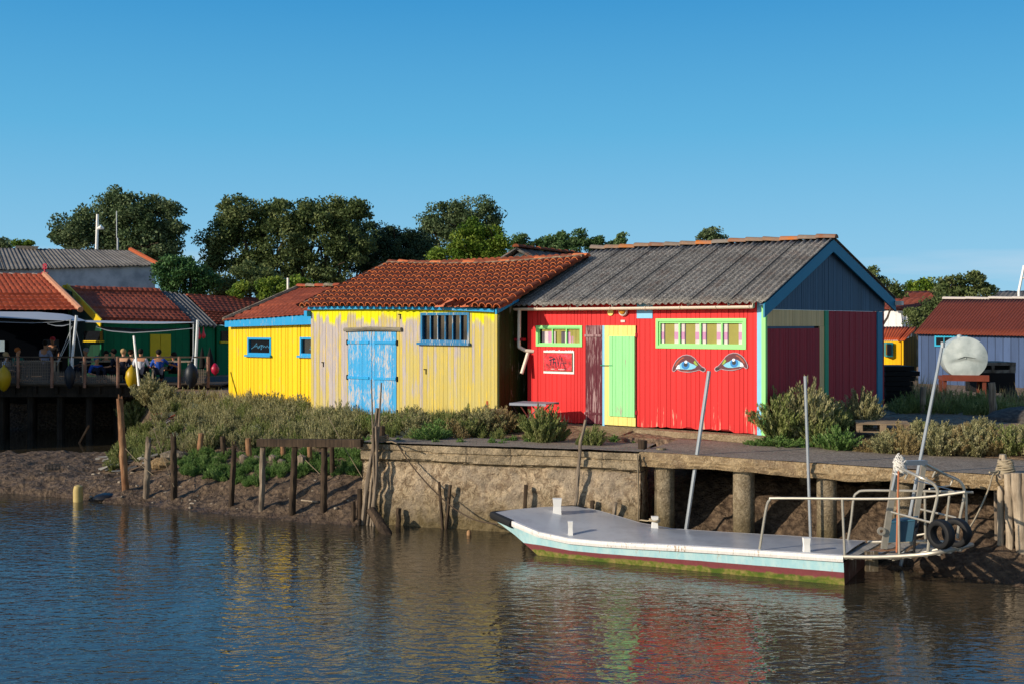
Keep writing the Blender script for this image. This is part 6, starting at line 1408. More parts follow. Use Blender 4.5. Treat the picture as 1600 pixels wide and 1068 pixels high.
quad_on(shB, A(156,503,46), A(106,449,50), rect(131,517,156,532), .12, 'window', M_glass); quad_on(shB, A(156,503,46), A(106,449,50), rect(129,532,157,534), .16, 'window_sill', M_ybd)
M_cs = m_cement('dark_corrugated', '#4c4a48', '#8a8784', '#a5a29c')
shM, a, b, e = bg_building('lean_to_roof', 'narrow shed strip with grey corrugated roof between the two tiled sheds', A(303,508,49.05), A(342,510,50), A(249,454.5,52.6), A(290,461,53.6), M_cs, h_corr(.22, .05, 1, .0), M_gw, M_gw, na=60, nb=4)
shC, a, b, e = bg_building('green_shed', 'lower green shed with a tiled roof partly behind the bright yellow hut', A(338,508,50.1), A(415,514,53), A(292,462,53.7), A(412,469,57), M_rtile, h_marseille(.24, .36, .03, .085), M_gw, M_gw, na=140, nb=brow(4.2, .36))
quad_on(shC, a, b, rect(346,517,372,533), .05, 'window', M_glass); quad_on(shC, a, b, rect(345,533,373,536), .08, 'window_sill', M_ybd)
shA, a, b, e = bg_building('terrace_shed', 'left-edge restaurant shed with bright orange-red tiles and a dark open front', A(-120,487,45.6), A(126,487,46.2), A(-120,428,48.8), A(69,431,49.3), M_atile, h_marseille(.24, .36, .035, .085), m_plain('open_front_shade', '#0a0d12', rough=1.0, spec=0.0), M_gwd, na=260, nb=brow(4.0, .36), rec=1.9)  # near-black wall colour paints the shade inside the open front
wpart('verge_tiles', m_tile('pale_verge', '#b07a5c', '#c89478', amt=.2), shA, (lambda m: (m.tube([A(69,431,49.3)+Vector((0,0,.08)), A(126,487,46.2)+Vector((0,0,.08))], .12, 8), m)[1])(MB()))
quad_on(shA, a, b, rect(-5,532,7,549), .06, 'menu_board', m_plain('pale_board', '#9fb6c4', rough=.7)); quad_on(shA, a, b, rect(68,530,92,575), .05, 'doorway', m_plain('doorway_dim', '#18242c', rough=.7))
ridge_tiles('ridge_tiles', shA, [m_tile('ridge_light', '#b59a86', '#cbb7a6', amt=.2), M_rtile], A(-40,428,49.1)-shA.location, A(69,430,49.3)-shA.location, 12, r=.12)
ridge_tiles('ridge_tiles', shB, [M_rtile], A(106,449,50)-shB.location, A(247,453,52.5)-shB.location, 12, r=.13); ridge_tiles('ridge_tiles', shC, [M_rtile], A(292,462,53.7)-shC.location, A(412,469,57)-shC.location, 12, r=.13)
an = thing('anchor_sign', 'small red anchor standing on the roof ridge of the restaurant shed', 'sign', A(70,431,49.2)); M_anch = m_plain('anchor_red', '#c83048', rough=.5)
wpart('anchor', M_anch, an, (lambda m: (m.tube([A(70,431,49.2), A(70,416,49.2)], .035, 6), m.tube([A(66.5,419.5,49.2), A(73.5,419.5,49.2)], .03, 6), m.tube([A(70+4.6*math.sin(t),427-4*-math.cos(t)-1.5,49.2) for t in np.linspace(-1.5,1.5,9)], .035, 6), m.lathe(A(70,415,49.2), [(.03,-.01),(.09,-.01),(.09,.01),(.03,.01),(.03,-.01)], 12, 'Y'), m)[-1])(MB()))
# unseen shed, added off to the left as shadow caster for the terrace
of, a, b, e = bg_building('shade_caster_shed', 'unseen shed added off to the left to shade the terrace', Vector((-31,31.5,6.0)), Vector((-24.2,31.5,6.0)), Vector((-31,35.6,7.6)), Vector((-24.2,35.6,7.6)), M_wroof, h_corr(.3, .04, 1.8, .02), M_gwd, M_gwd, base=.2)
# street lamp, masts
lp = thing('street_lamp', 'white street lamp with a curved arm behind the warehouse roof', 'street lamp', A(146,505,70)+Vector((0,0,-2.2)))
wpart('pole', M_white, lp, (lambda m: (m.tube([A(146,505,70)+Vector((0,0,-2.2)), A(152.5,335,70)], [.13,.08], 8), m)[1])(MB())); wpart('lamp_head', M_white, lp, (lambda m: (m.tube([A(150,361,70), A(154,357,70), A(158,355.5,70), A(162,357.5,70)], [.05,.10,.14,.06], 8), m)[1])(MB()))
mb = MB(); mb.tube([A(184,395,66), A(184,372,66)], .05, 6); mb.tube([A(182.5,372,66), A(182.3,330,66)], .03, 6); tag(mb.build('antenna', M_galv, None, O=A(184,395,66)), 'thin grey antenna mast on the warehouse ridge before the large tree', 'antenna')
mb = MB(); mb.tube([A(1592,505,60)+Vector((0,0,-2.2)), A(1592,455,60), A(1600,415,60)], [.07,.07,.06], 6); mb.tube([A(1596,435,60), A(1601,434,60)], .05, 6); tag(mb.build('mast', M_white, None, O=A(1592,505,60)+Vector((0,0,-2.2))), 'white mast rising behind the rusty roof at the right picture edge', 'mast')
# white gable behind, between weathered and red hut
M_dkr = m_cement('old_grey_roof', '#4a4744', '#7f7b76', '#a29d94', orange=.3)
gb = thing('white_cottage', 'white gabled cottage roof peeping between the weathered and red huts', 'building', A(790,505,44)+Vector((0,0,-2.2))); o_ = gb.location
gl, gt, gr2 = A(762,420,44), A(813,388,44), A(868,420,44); dpth = Vector((2.4, 4.2, 0))
wpart('wall', m_plain('cottage_white', '#e8e6df', rough=.8), gb, (lambda m: (m.hexa([Vector((gl.x,gl.y,1.6)), Vector((gr2.x,gr2.y,1.6)), Vector((gr2.x,gr2.y,1.6))+dpth, Vector((gl.x,gl.y,1.6))+dpth], [gl+Vector((.2,0,-.1)), gr2+Vector((-.2,0,-.1)), gr2+dpth+Vector((-.2,0,-.1)), gl+dpth+Vector((.2,0,-.1))]), m.add([gl+Vector((.2,0,-.1)), gr2+Vector((-.2,0,-.1)), gt+Vector((0,0,-.12)), gl+Vector((.2,0,-.1))+dpth, gr2+Vector((-.2,0,-.1))+dpth, gt+Vector((0,0,-.12))+dpth], [(0,1,2),(5,4,3)]), m)[-1])(MB()))
fo = Vector((-.18,-.35,0))
roof_sheet('roof', gb, M_dkr, gr2+fo-o_, gr2+dpth-o_, gt+fo-o_, gt+dpth-o_, h_corr(.2,.03,1,.01), 60, 4); roof_sheet('roof', gb, M_dkr, gl+fo-o_, gl+dpth-o_, gt+fo-o_, gt+dpth-o_, h_corr(.2,.03,1,.01), 60, 4)
ridge_tiles('ridge_tiles', gb, [m_tile('dark_ridge', '#6b3a28', '#94502e', lich='#40302a', amt=.6)], gt+fo-o_+Vector((0,0,.05)), gt+dpth-o_+Vector((0,0,.05)), 9, r=.14)
wpart('gable_vent', m_plain('pale_aqua', '#a8d4d8'), gb, (lambda m: (m.box(gt.x-.06, gt.x+.12, gt.y-.06, gt.y-.002, gt.z-.5, gt.z-.22), m)[1])(MB()))
# right side
M_rust = m_tile('rusty_sheet', '#743828', '#7c3c2b', lich='#632f24', amt=.45, rough=.8); M_bclad = m_clad('blue_boards', '#485c80', (.795,-.607), .28, dark=.45, var=.2)
bs, a, b, e = bg_building('blue_shed', 'blue boarded shed with a rust-red corrugated roof and turquoise window frame', A(1428,521,44), A(1650,525.5,40), A(1474,467,48), A(1700,465,44), M_rust, lambda a_, b_: np.sin(a_*2*math.pi/.12)*.012, M_bclad, M_bclad, na=700, nb=6, base=1.5)
Mturq = m_plain('turquoise_frame', '#12a8d0', rough=.5)
gwn = quad_on(bs, a, b, rect(1460,524,1512,541), .05, 'window', Mturq, 'turquoise framed window')
for u0, u1 in ((1462.5,1474),(1475.5,1490.5),(1492,1509)):
    q_ = quad_on(bs, a, b, rect(u0,527,u1,538.5), .062, 'pane', M_glass); q_.parent = gwn; q_.location = (0,0,0)
ridge_tiles('ridge_capping', bs, [m_plain('pale_ridge', '#c8beb4', rough=.8)], A(1474,467,48)-bs.location, A(1700,465,44)-bs.location, 6, r=.12)
M_yc = m_clad('yellow_cladding', '#f0b810', (.795,-.607), .14, dark=.75, var=.06); M_yc2 = m_clad('dull_yellow_cladding', '#a07c24', (.607,.795), .22, dark=.3, var=.3)  # second yellow is duller, with wider boards and darker joints, for the side wall
M_osh = m_tile('orange_sheet', '#b04a26', '#c25a30', lich='#9a4424', amt=.4)
ys = thing('yellow_shed', 'small yellow shed with a flat orange roof and a turquoise window, behind the red hut', 'shed', A(1381,570,46.5)); o_ = ys.location
e1, e2 = A(1365,531,46.8), A(1413,531.5,46); r1, r2 = A(1365,510.5,49), A(1434,510.5,49); e3 = A(1432,524,48.5)
roof_sheet('roof', ys, M_osh, e1-o_, e2-o_, r1-o_, r2-o_, h_corr(.09,.01,1,.01), 120, 4)
wpart('front_wall', M_yc, ys, (lambda m: (m.add([Vector((p.x,p.y+.1,1.5)) for p in (e1, e2)] + [p+Vector((0,.1,-.02)) for p in (e2, e1)] + [Vector((p.x,p.y+.2,1.5)) for p in (e1, e2)] + [p+Vector((0,.2,-.02)) for p in (e2, e1)], [(0,1,2,3),(7,6,5,4),(1,5,6,2),(0,3,7,4)]), m)[1])(MB()))
wpart('side_wall', M_yc2, ys, (lambda m: (m.add([Vector((e2.x,e2.y+.12,1.5)), Vector((e3.x,e3.y,1.5)), e3+Vector((0,0,-.02)), e2+Vector((0,.12,-.02)), Vector((e2.x-.1,e2.y+.12,1.5)), Vector((e3.x-.1,e3.y,1.5)), e3+Vector((-.1,0,-.02)), e2+Vector((-.1,.12,-.02))], [(0,1,2,3),(7,6,5,4)]), m)[1])(MB()))
wpart('window', m_plain('teal_frame', '#1d8c92', rough=.5), ys, (lambda m: (m.box(A(1382,556,46.5).x, A(1391.5,556,46.5).x, 46.2, 46.55, A(1382,556.5,46.5).z, A(1382,534.5,46.5).z), m)[1])(MB()))
wpart('pane', M_glass, ys, (lambda m: (m.box(A(1384,556,46.3).x, A(1390.5,556,46.3).x, 46.15, 46.3, A(1382,554,46.3).z, A(1382,537,46.3).z), m)[1])(MB()))
wb_, a, b, e = bg_building('white_building', 'white clad building with a brown tiled roof behind the yellow shed', A(1360,484,62), A(1425,486,60.5), A(1392,457,65), A(1478,455.5,64), M_rtile, h_marseille(.3,.4,.04,.04), m_clad('white_cladding', '#e4e6e8', (.8,-.6), .4, dark=.8, var=.03), m_plain('grey_gable', '#77715f', rough=.9, scale=3, dark='#4f4d3c'), na=90, nb=8)
gy_, a, b, e = bg_building('grey_building', 'building showing only its grey roof behind the rust-red roof', A(1540,470,70), A(1680,470,70), A(1555,455,73), A(1680,455,73), M_wroof, h_corr(.3,.03,1.8,.01), M_wwall, M_wwall, na=60, nb=4)

# tank, old truck, posts, pallet, dark stack
zg = 1.62
Tc = A(1508.5, 559, 33.5); rt = 32.8*33.5/FPX
tk = thing('fuel_tank', 'dented pale grey cylindrical tank with round end on a rusty frame', 'tank', (Tc.x, Tc.y, zg), R(-15))
M_tank = m_plain('tank_grey', '#c0cac8', rough=.55, scale=2.5, var=.1, dark='#a3afae'); zc = Tc.z - zg
def dent(x, z):
    rr = math.hypot(x, z)/rt; fold = max(0, min(1, (.06 - z - abs(x-.02)*.25)*9))*max(0, 1-rr**2)
    return -.13*(1-rr**2) + .07*fold + .07*math.exp(-((x+.28)**2*16+(z-.12)**2*10)) + .03*math.exp(-((x-.12)**2*30+(z-.25)**2*14))
def tankf(mb):
    n, rg_ = 56, 24; vs = [(0, -.10, zc)]
    for i in range(1, rg_+1):
        for j in range(n):
            t = 2*math.pi*j/n; rr = rt*i/rg_; x, z = rr*math.cos(t), rr*math.sin(t); y = -.13*(1-(i/rg_)**2)
            y = dent(x, z); vs.append((x, y, z+zc))
    L0 = len(vs)
    for yy in (.05, .6, 1.3, 1.5):
        for j in range(n):
            t = 2*math.pi*j/n; k = rt*(1.01 if yy < 1.5 else .85); vs.append((k*math.cos(t), yy, k*math.sin(t)+zc))
    fs = [(0, 1+j, 1+(j+1) % n) for j in range(n)] + [(1+i*n+j, 1+(i+1)*n+j, 1+(i+1)*n+(j+1) % n, 1+i*n+(j+1) % n) for i in range(rg_-1) for j in range(n)]
    b0 = 1+(rg_-1)*n
    fs += [(b0+k*n+j, b0+(k+1)*n+j, b0+(k+1)*n+(j+1) % n, b0+k*n+(j+1) % n) for k in range(4) for j in range(n)] + [tuple(b0+4*n+j for j in range(n))]
    mb.add(vs, fs, 0, .5)
part('shell', M_tank, tk, tankf, smooth=True)
part('crease_shade', m_plain('crease_shade_dark', '#2e3436'), tk, lambda mb: (mb.tube([(x_c, dent(x_c, z_c)-.003, zc+z_c) for x_c, z_c in ((-.22,-.04),(-.14,-.005),(-.04,.035),(.06,.03),(.16,.015),(.27,.0))], [.003,.007,.010,.008,.007,.003], 6)))  # dark line draws the shade along the fold of the dent
part('frame', m_plain('rusty_frame', '#7c3a28', rough=.85, var=.3), tk, lambda mb: (mb.box(-.62,.62,-.1,.05,zc-rt-.05,zc-rt+.12), mb.box(-.62,-.48,.05,1.4,zc-rt-.05,zc-rt+.05), mb.box(.48,.62,.05,1.4,zc-rt-.05,zc-rt+.05)))
for x_ in (-.55, .5):
    for y_ in (0, 1.3): part('leg', m_plain('rusty_leg', '#6c3424', rough=.85), tk, lambda mb: mb.box(x_-.05, x_+.05, y_-.04, y_+.04, -.1, zc-rt-.05))
part('filler_cap', M_tank, tk, lambda mb: mb.lathe((-.15, .15, zc+rt-.03), [(0.06,0),(0.06,.08),(0,.1)], 10))
tr = thing('old_trailer', 'derelict low trailer body with dark side openings right of the grey tank', 'trailer', A(1565, 605, 34.5)); tr.location.z = zg
bz0, bz1 = A(0, 582, 34.5).z - zg, A(0, 565.5, 34.5).z - zg
part('body', m_plain('derelict_grey', '#77736c', rough=.85, scale=5, dark='#4a4238'), tr, lambda mb: (mb.box(-.75,.42,0,1.3,bz1-.09,bz1), mb.box(-.75,.42,.02,1.3,bz0,bz0+.09), mb.box(-.75,-.68,.01,1.3,bz0+.09,bz1-.09), mb.box(-.28,-.20,.01,.1,bz0+.09,bz1-.09), mb.box(.26,.42,.01,1.3,bz0+.09,bz1-.09)))
part('interior', M_dark, tr, lambda mb: mb.box(-.7,.3,.15,1.2,bz0+.05,bz1-.05)); part('underframe', M_dark, tr, lambda mb: (mb.box(-.6,.4,.0,1.2,.25,bz0-.003)))
for x_ in (-.45, .25): part('wheel', M_rub, tr, lambda mb: mb.lathe((x_, .0, .2), [(0,-.05),(.17,-.05),(.22,0),(.17,.08),(0,.08)], 18, 'Y'))
for lb, (u0,v0,u1,v1), r, D in (('short grey post in shade left of the long leaning pole', (1443,604,1441,642), .072, 29.0), ('stout pale split post in front of the derelict trailer', (1549,597,1552,644), .085, 28.0)):
    pole_px('post', lb, 'post', [(u0,v0),(u1,v1)], D, [r*.95,r], M_p1, wob=.1, n=10, sink=.8)
pl = thing('pallet', 'weathered wooden pallet lying among the bushes right of the red hut', 'pallet', ground_hit(1378, 682) , R(-14)); M_pal = m_wood('pallet_wood', '#7a6854', '#a8947a', 'X')
for k in range(7): part('deck_board', M_pal, pl, lambda mb: mb.box(-.5,.5,-.4+k*.125,-.31+k*.125,.27,.295))
for y_ in (-.39, 0.0, .38): part('stringer', M_pal, pl, lambda mb: (mb.box(-.5,.5,y_-.02,y_+.04,.12,.14), [mb.box(x_,x_+.12,y_-.02,y_+.04,.142,.268) for x_ in (-.5,-.06,.38)]))
ds_ = thing('crate_stack', 'black stack of oyster bags behind the back corner of the red hut', 'stack', A(1400, 640, 31.5)); ds_.location.z = zg-.05
for k in range(9): part('bag', M_dark, ds_, lambda mb: mb.box(-.35+random.uniform(-.05,.05), .36+random.uniform(-.06,.06)+(.16 if k == 7 else 0), -.3, .9, k*.135, k*.135+.12))
# rubble earth mound right edge
mb = MB(); c_ = A(1600, 640, 27); mb.ball(Vector((c_.x+.3, c_.y, 1.55)), 1.3, 1.0, .45, 24, 12, jit=.05); tag(mb.build('earth_mound', m_plain('dark_cinders', '#3a3632', rough=.95, scale=12, dark='#5a554e'), None, O=Vector((c_.x,c_.y,1.5))), 'dark cinder mound at the right picture edge behind the thicket', 'mound')

# ------------------------------------------------------------------ table, chair, bits by the huts
gt_ = A(835, 664, 25.2); gt_.z = 1.60
ta = thing('folding_table', 'grey-blue folding table on crossed legs in front of the red hut corner', 'table', gt_, RZ + R(12)); M_tab = m_plain('table_top', '#8d93a0', rough=.5, var=.1); M_tleg = m_plain('table_leg_blue', '#3a5066', rough=.5); M_tl2 = m_plain('table_leg_red', '#6a3028', rough=.6)
zt_ = A(0, 628, 25.2).z - 1.60
part('tabletop', M_tab, ta, lambda mb: (mb.box(-.42,.42,-.35,.35,zt_-.02,zt_), mb.box(-.425,.425,-.356,-.346,zt_-.05,zt_-.003), mb.box(-.425,.425,.346,.356,zt_-.05,zt_-.003)))
for y_ in (-.28, .28):
    part('leg', M_tleg, ta, lambda mb: mb.tube([(.28,y_,zt_-.03),(0,y_,zt_*.5),(-.30,y_,0)], .014, 6)); part('leg', M_tl2, ta, lambda mb: mb.tube([(-.22,y_,zt_-.03),(-.02,y_,zt_*.52),(.30,y_,0)], .014, 6))
M_blkp = m_plain('black_steel', '#14161a', rough=.4); wbp = A(783, 640, 26.6); wbp.z = 1.62
wc = thing('garden_lounger', 'black tubular folding chair seen edge-on between the weathered and red huts', 'chair', wbp)
for dy in (0, .45):
    wpart('frame_tube', M_blkp, wc, (lambda m: (m.tube([A(764,607,26.4+dy), A(776,605.5,26.4+dy), A(787,613,26.4+dy), A(800,633,26.4+dy), A(813,652,26.4+dy)], .017, 6), m)[1])(MB()))
    wpart('leg', M_blkp, wc, (lambda m: (m.tube([A(764,607,26.4+dy), A(778,612,26.4+dy), A(785,616,26.4+dy), A(797,636,26.4+dy), A(808,652,26.4+dy)], .015, 6), m)[1])(MB()))
wpart('joint', M_blkp, wc, (lambda m: (m.lathe(A(785,613,26.35), [(0,-.02),(.05,-.02),(.05,.03),(0,.03)], 14, 'Y'), m)[1])(MB()))
mb = MB(); c = A(786, 655, 25.9); mb.box(c.x-.26, c.x+.1, c.y-.1, c.y+.25, 1.5, A(0,638.5,25.9).z); tag(mb.build('concrete_block', M_plinth, None, O=c), 'square concrete block among the plants at the weathered hut corner', 'block')
mb = MB(); c = A(761, 640, 26.2); mb.tube([Vector((c.x,c.y,1.6)), Vector((c.x,c.y,1.8)), Vector((c.x+.02,c.y,A(0,625.5,26.2).z))], [.10,.065,.035], 12); tag(mb.build('terracotta_cone', M_otile, None, O=c, smooth=True), 'orange terracotta cone standing beside the concrete block', 'ornament')

# ------------------------------------------------------------------ terrace on piles, its fence, sails and guests
zd = A(0, 600, 39.5).z; M_dk = m_wood('terrace_timber', '#3a332c', '#5c5248', 'X'); M_dkp = m_wood('terrace_pile', '#1d1a17', '#3a342e')
te = thing('terrace', 'timber restaurant terrace on dark piles over the mud', 'terrace', (A(0,600,39.5).x, 39.5, 0)); x0, x1 = A(-120,600,39.5).x, A(345,600,39.5).x
wpart('deck', M_dk, te, (lambda m: ([m.box(x0, x1, 39.4+k*.3, 39.4+k*.3+.285, zd-.05, zd) for k in range(20)], m)[1])(MB()))
wpart('edge_beam', M_dkp, te, (lambda m: (m.box(x0, x1, 39.5, 39.7, zd-.42, zd-.06), m.box(x0, x1, 41.5, 41.7, zd-.42, zd-.06), m)[2])(MB()))
for k in range(14):
    xx = x0 + (x1-x0)*(k+.3)/14; wpart('joist', M_dkp, te, (lambda m: (m.box(xx-.05, xx+.05, 39.42, 44, zd-.3, zd-.055), m)[1])(MB()))
for k in range(10):
    for yy in (39.8, 42.5): xx = x0 + (x1-x0)*(k+.5)/10; wpart('pile', M_dkp, te, (lambda m: (m.tube([(xx,yy,-.6),(xx,yy,zd-.3)], .13, 8), m)[1])(MB()))
wpart('shade_backing', M_dark, te, (lambda m: (m.box(x0, x1+.6, 44.5, 44.7, -.6, zd-.1), m)[1])(MB()))  # near-black sheet stands in for the shade beneath the deck
M_fp = m_wood('fence_stake', '#7a5a4a', '#b08a78'); fe = thing('terrace_fence', 'low stake and netting fence along the terrace edge', 'fence', (A(0,600,39.3).x, 39.3, zd)); yf = 39.3
for u in (-26, 28, 81, 132, 184, 280, 325): p = A(u, 600, yf); wpart('post', M_fp, fe, (lambda m: (m.tube([(p.x, yf, zd-.1), (p.x+.01, yf, zd+.5), (p.x, yf, A(0, 556.5, yf).z)], .055, 8), m)[1])(MB()))
M_net = m_plain('netting', '#6b625a', rough=.9); zf0, zf1 = A(0,598,yf).z, A(0,561,yf).z
for (ua, ub_, za, zb) in ((-26,28,0,1),(29,80,0,1),(82,131,.0,.5),(133,183,0,.35),(281,324,0,.6)):
    xa_, xb_ = A(ua,0,yf).x+.05, A(ub_,0,yf).x-.05; H = (zf1-zf0)*zb
    def net(m):
        n = int((xb_-xa_)/.06)
        for k in range(n): m.box(xa_+k*.06, xa_+k*.06+.022, yf+.03, yf+.034, zf0, zf0+H)
        for k in range(int(H/.05)): m.box(xa_, xb_, yf+.036, yf+.040, zf0+k*.05, zf0+k*.05+.024)
    m = MB(); net(m); wpart('netting', M_net, fe, m)
wpart('top_rail', M_dk, fe, (lambda m: (m.box(A(-60,0,yf).x, A(327,0,yf).x, yf-.04, yf+.02, zf1+.05, zf1+.10), m)[1])(MB())); wpart('lower_rail', M_dk, fe, (lambda m: (m.box(A(-60,0,yf).x, A(327,0,yf).x, yf-.03, yf+.02, zf0-.04, zf0+.0), m)[1])(MB()))
M_yb = m_plain('buoy_yellow', '#b8980e', rough=.4, var=.1); M_dbu = m_plain('buoy_dark', '#0e1a28', rough=.5)
def buoy(u, v, ru, rv, mat, lb, D=38.9):
    c = A(u, v, D); k = D/FPX; t = thing('buoy', lb, 'buoy', c, 0, 'buoys hung on the terrace fence'); r = ru*k; h = rv*k
    part('float', mat, t, lambda m: m.lathe((0,0,0), [(0,-h), (r*.35,-h*.92), (r*.8,-h*.5), (r,0), (r*.85,h*.5), (r*.4,h*.85), (r*.15,h*.95), (r*.15,h*1.1), (0,h*1.1)], 18), smooth=True)
    part('line', M_galv, t, lambda m: m.tube([(0,0,h),(0,.2,h+.25)], .01, 5))
buoy(6, 591, 11, 20, M_yb, 'big yellow buoy hanging at the left picture edge'); buoy(206, 589, 10, 18, M_yb, 'yellow buoy hanging in the middle of the terrace fence'); buoy(109, 588, 8, 19, M_dbu, 'dark buoy left of the netting gap on the terrace fence'); buoy(299, 586, 11, 20, M_dbu, 'dark buoy near the right end of the terrace fence')
M_pole = m_plain('white_pole', '#dfe6ea', rough=.4)
for lb, pts in (('white mast holding the large sail near the left shed', [(112,600),(113,560),(119.5,493)]), ('white mast holding the right end of the shade sails', [(305,605),(306,560),(309,500)])):
    mb = MB(); mb.tube([A(u, v, 39.9) for u, v in pts], .05, 8); tag(mb.build('sail_mast', M_pole, None, O=A(*pts[0], 39.9)), lb, 'mast')
for lb, pa_, pb_2 in (('thin stay wire running down left of the first mast', (113,510), (90,565)), ('second stay wire running down from the first mast', (111,525), (89,570)), ('thin stay wire right of the first mast', (119,515), (129,558)), ('thin post just left of the first mast', (110,500), (109,565)), ('thin grey post left of the second mast', (302.5,506), (302,560))):
    mb = MB(); mb.tube([A(*pa_, 40), A(*pb_2, 40)], .012 if 'wire' in lb else .022, 5); tag(mb.build('stay' if 'wire' in lb else 'thin_post', M_galv, None, O=A(*pb_2, 40)), lb, 'wire' if 'wire' in lb else 'post')
M_sail = m_plain('sail_cloth', '#a4acb6', rough=.9, var=.05)
def sail(lb, top, bot, D0, D1):
    n = 14; mb = MB(); V = []
    for i in range(n+1):
        t = i/n; f = lambda P: (np.interp(t, [k/(len(P)-1) for k in range(len(P))], [p[0] for p in P]), np.interp(t, [k/(len(P)-1) for k in range(len(P))], [p[1] for p in P]))
        V += [A(*f(top), D1), A(*f(bot), D0), A(*f(bot), D0)+Vector((0,0,-.012)), A(*f(top), D1)+Vector((0,0,-.012))]
    mb.add(V, [(4*i+j, 4*i+4+j, 4*i+4+(j+1) % 4, 4*i+(j+1) % 4) for i in range(n) for j in range(4)]); tag(mb.build('shade_sail', M_sail, None, O=V[0], smooth=True), lb, 'awning')
sail('large pale shade sail under the eave of the left shed', [(-60,486),(0,487),(60,487.5),(105,491),(133,500.5)], [(-60,494),(0,496),(60,499),(110,501),(133,501.5)], 40, 44.5)
sail('thin second sail edge just below the large left sail', [(-60,498),(0,499.5),(60,501.5),(100,501),(112,498)], [(-60,501),(0,503),(50,504.5),(90,503),(112,498.5)], 40, 42.5)
sail('small sail fold beside the first mast', [(74,505),(90,505),(105,504),(112,505)], [(74,505.5),(86,509),(98,509.5),(112,505.5)], 40, 41)
sail('sagging grey shade sail in front of the green shed', [(150,510),(190,512),(230,514),(270,513),(303,512)], [(150,510.5),(170,517),(205,520),(255,517),(303,512.5)], 40, 43)
sail('narrow taut sail strip above the sagging sail', [(133,500.5),(190,501.5),(250,502.5),(303,503)], [(133,503),(190,505),(250,505.5),(303,503.6)], 40, 43.5)
for lb, pts, m_ in (('green pennant pole clutter at the shed wall, pink buoy left', (311,523), '#d83a50'), ('pink net float hanging right of the first pink one', (318,522), '#c83048')):
    mb = MB(); c = A(*pts, 40.5); mb.lathe(c, [(0,-.16),(.06,-.12),(.08,-.05),(.03,.08),(.01,.25),(0,.25)], 12); tag(mb.build('net_float', m_plain('float_pink', m_, rough=.4), None, O=c, smooth=True), 'pink float hanging beside the second mast' if 'left' in lb else lb, 'float')
for lb, u in (('narrow folded black parasol near the right end of the terrace', 316), ('wider folded black parasol near the right end of the terrace', 328)):
    mb = MB(); c = A(u, 560, 40.5); mb.lathe(c, [(.02,-.6),(.02,-.35),(.12 if u < 320 else .2,-.3),(.05,.25),(.01,.4),(0,.4)], 10); tag(mb.build('parasol', M_dark, None, O=c, smooth=True), lb, 'parasol')
mb = MB(); c = A(336, 577, 39.2); mb.lathe(c, [(0,-.2),(.12,-.08),(.14,.05),(.05,.2),(0,.22)], 12); tag(mb.build('net_float', m_plain('magenta_float', '#a8143c', rough=.4), None, O=c, smooth=True), 'dark pink float right of the terrace fence end', 'float')

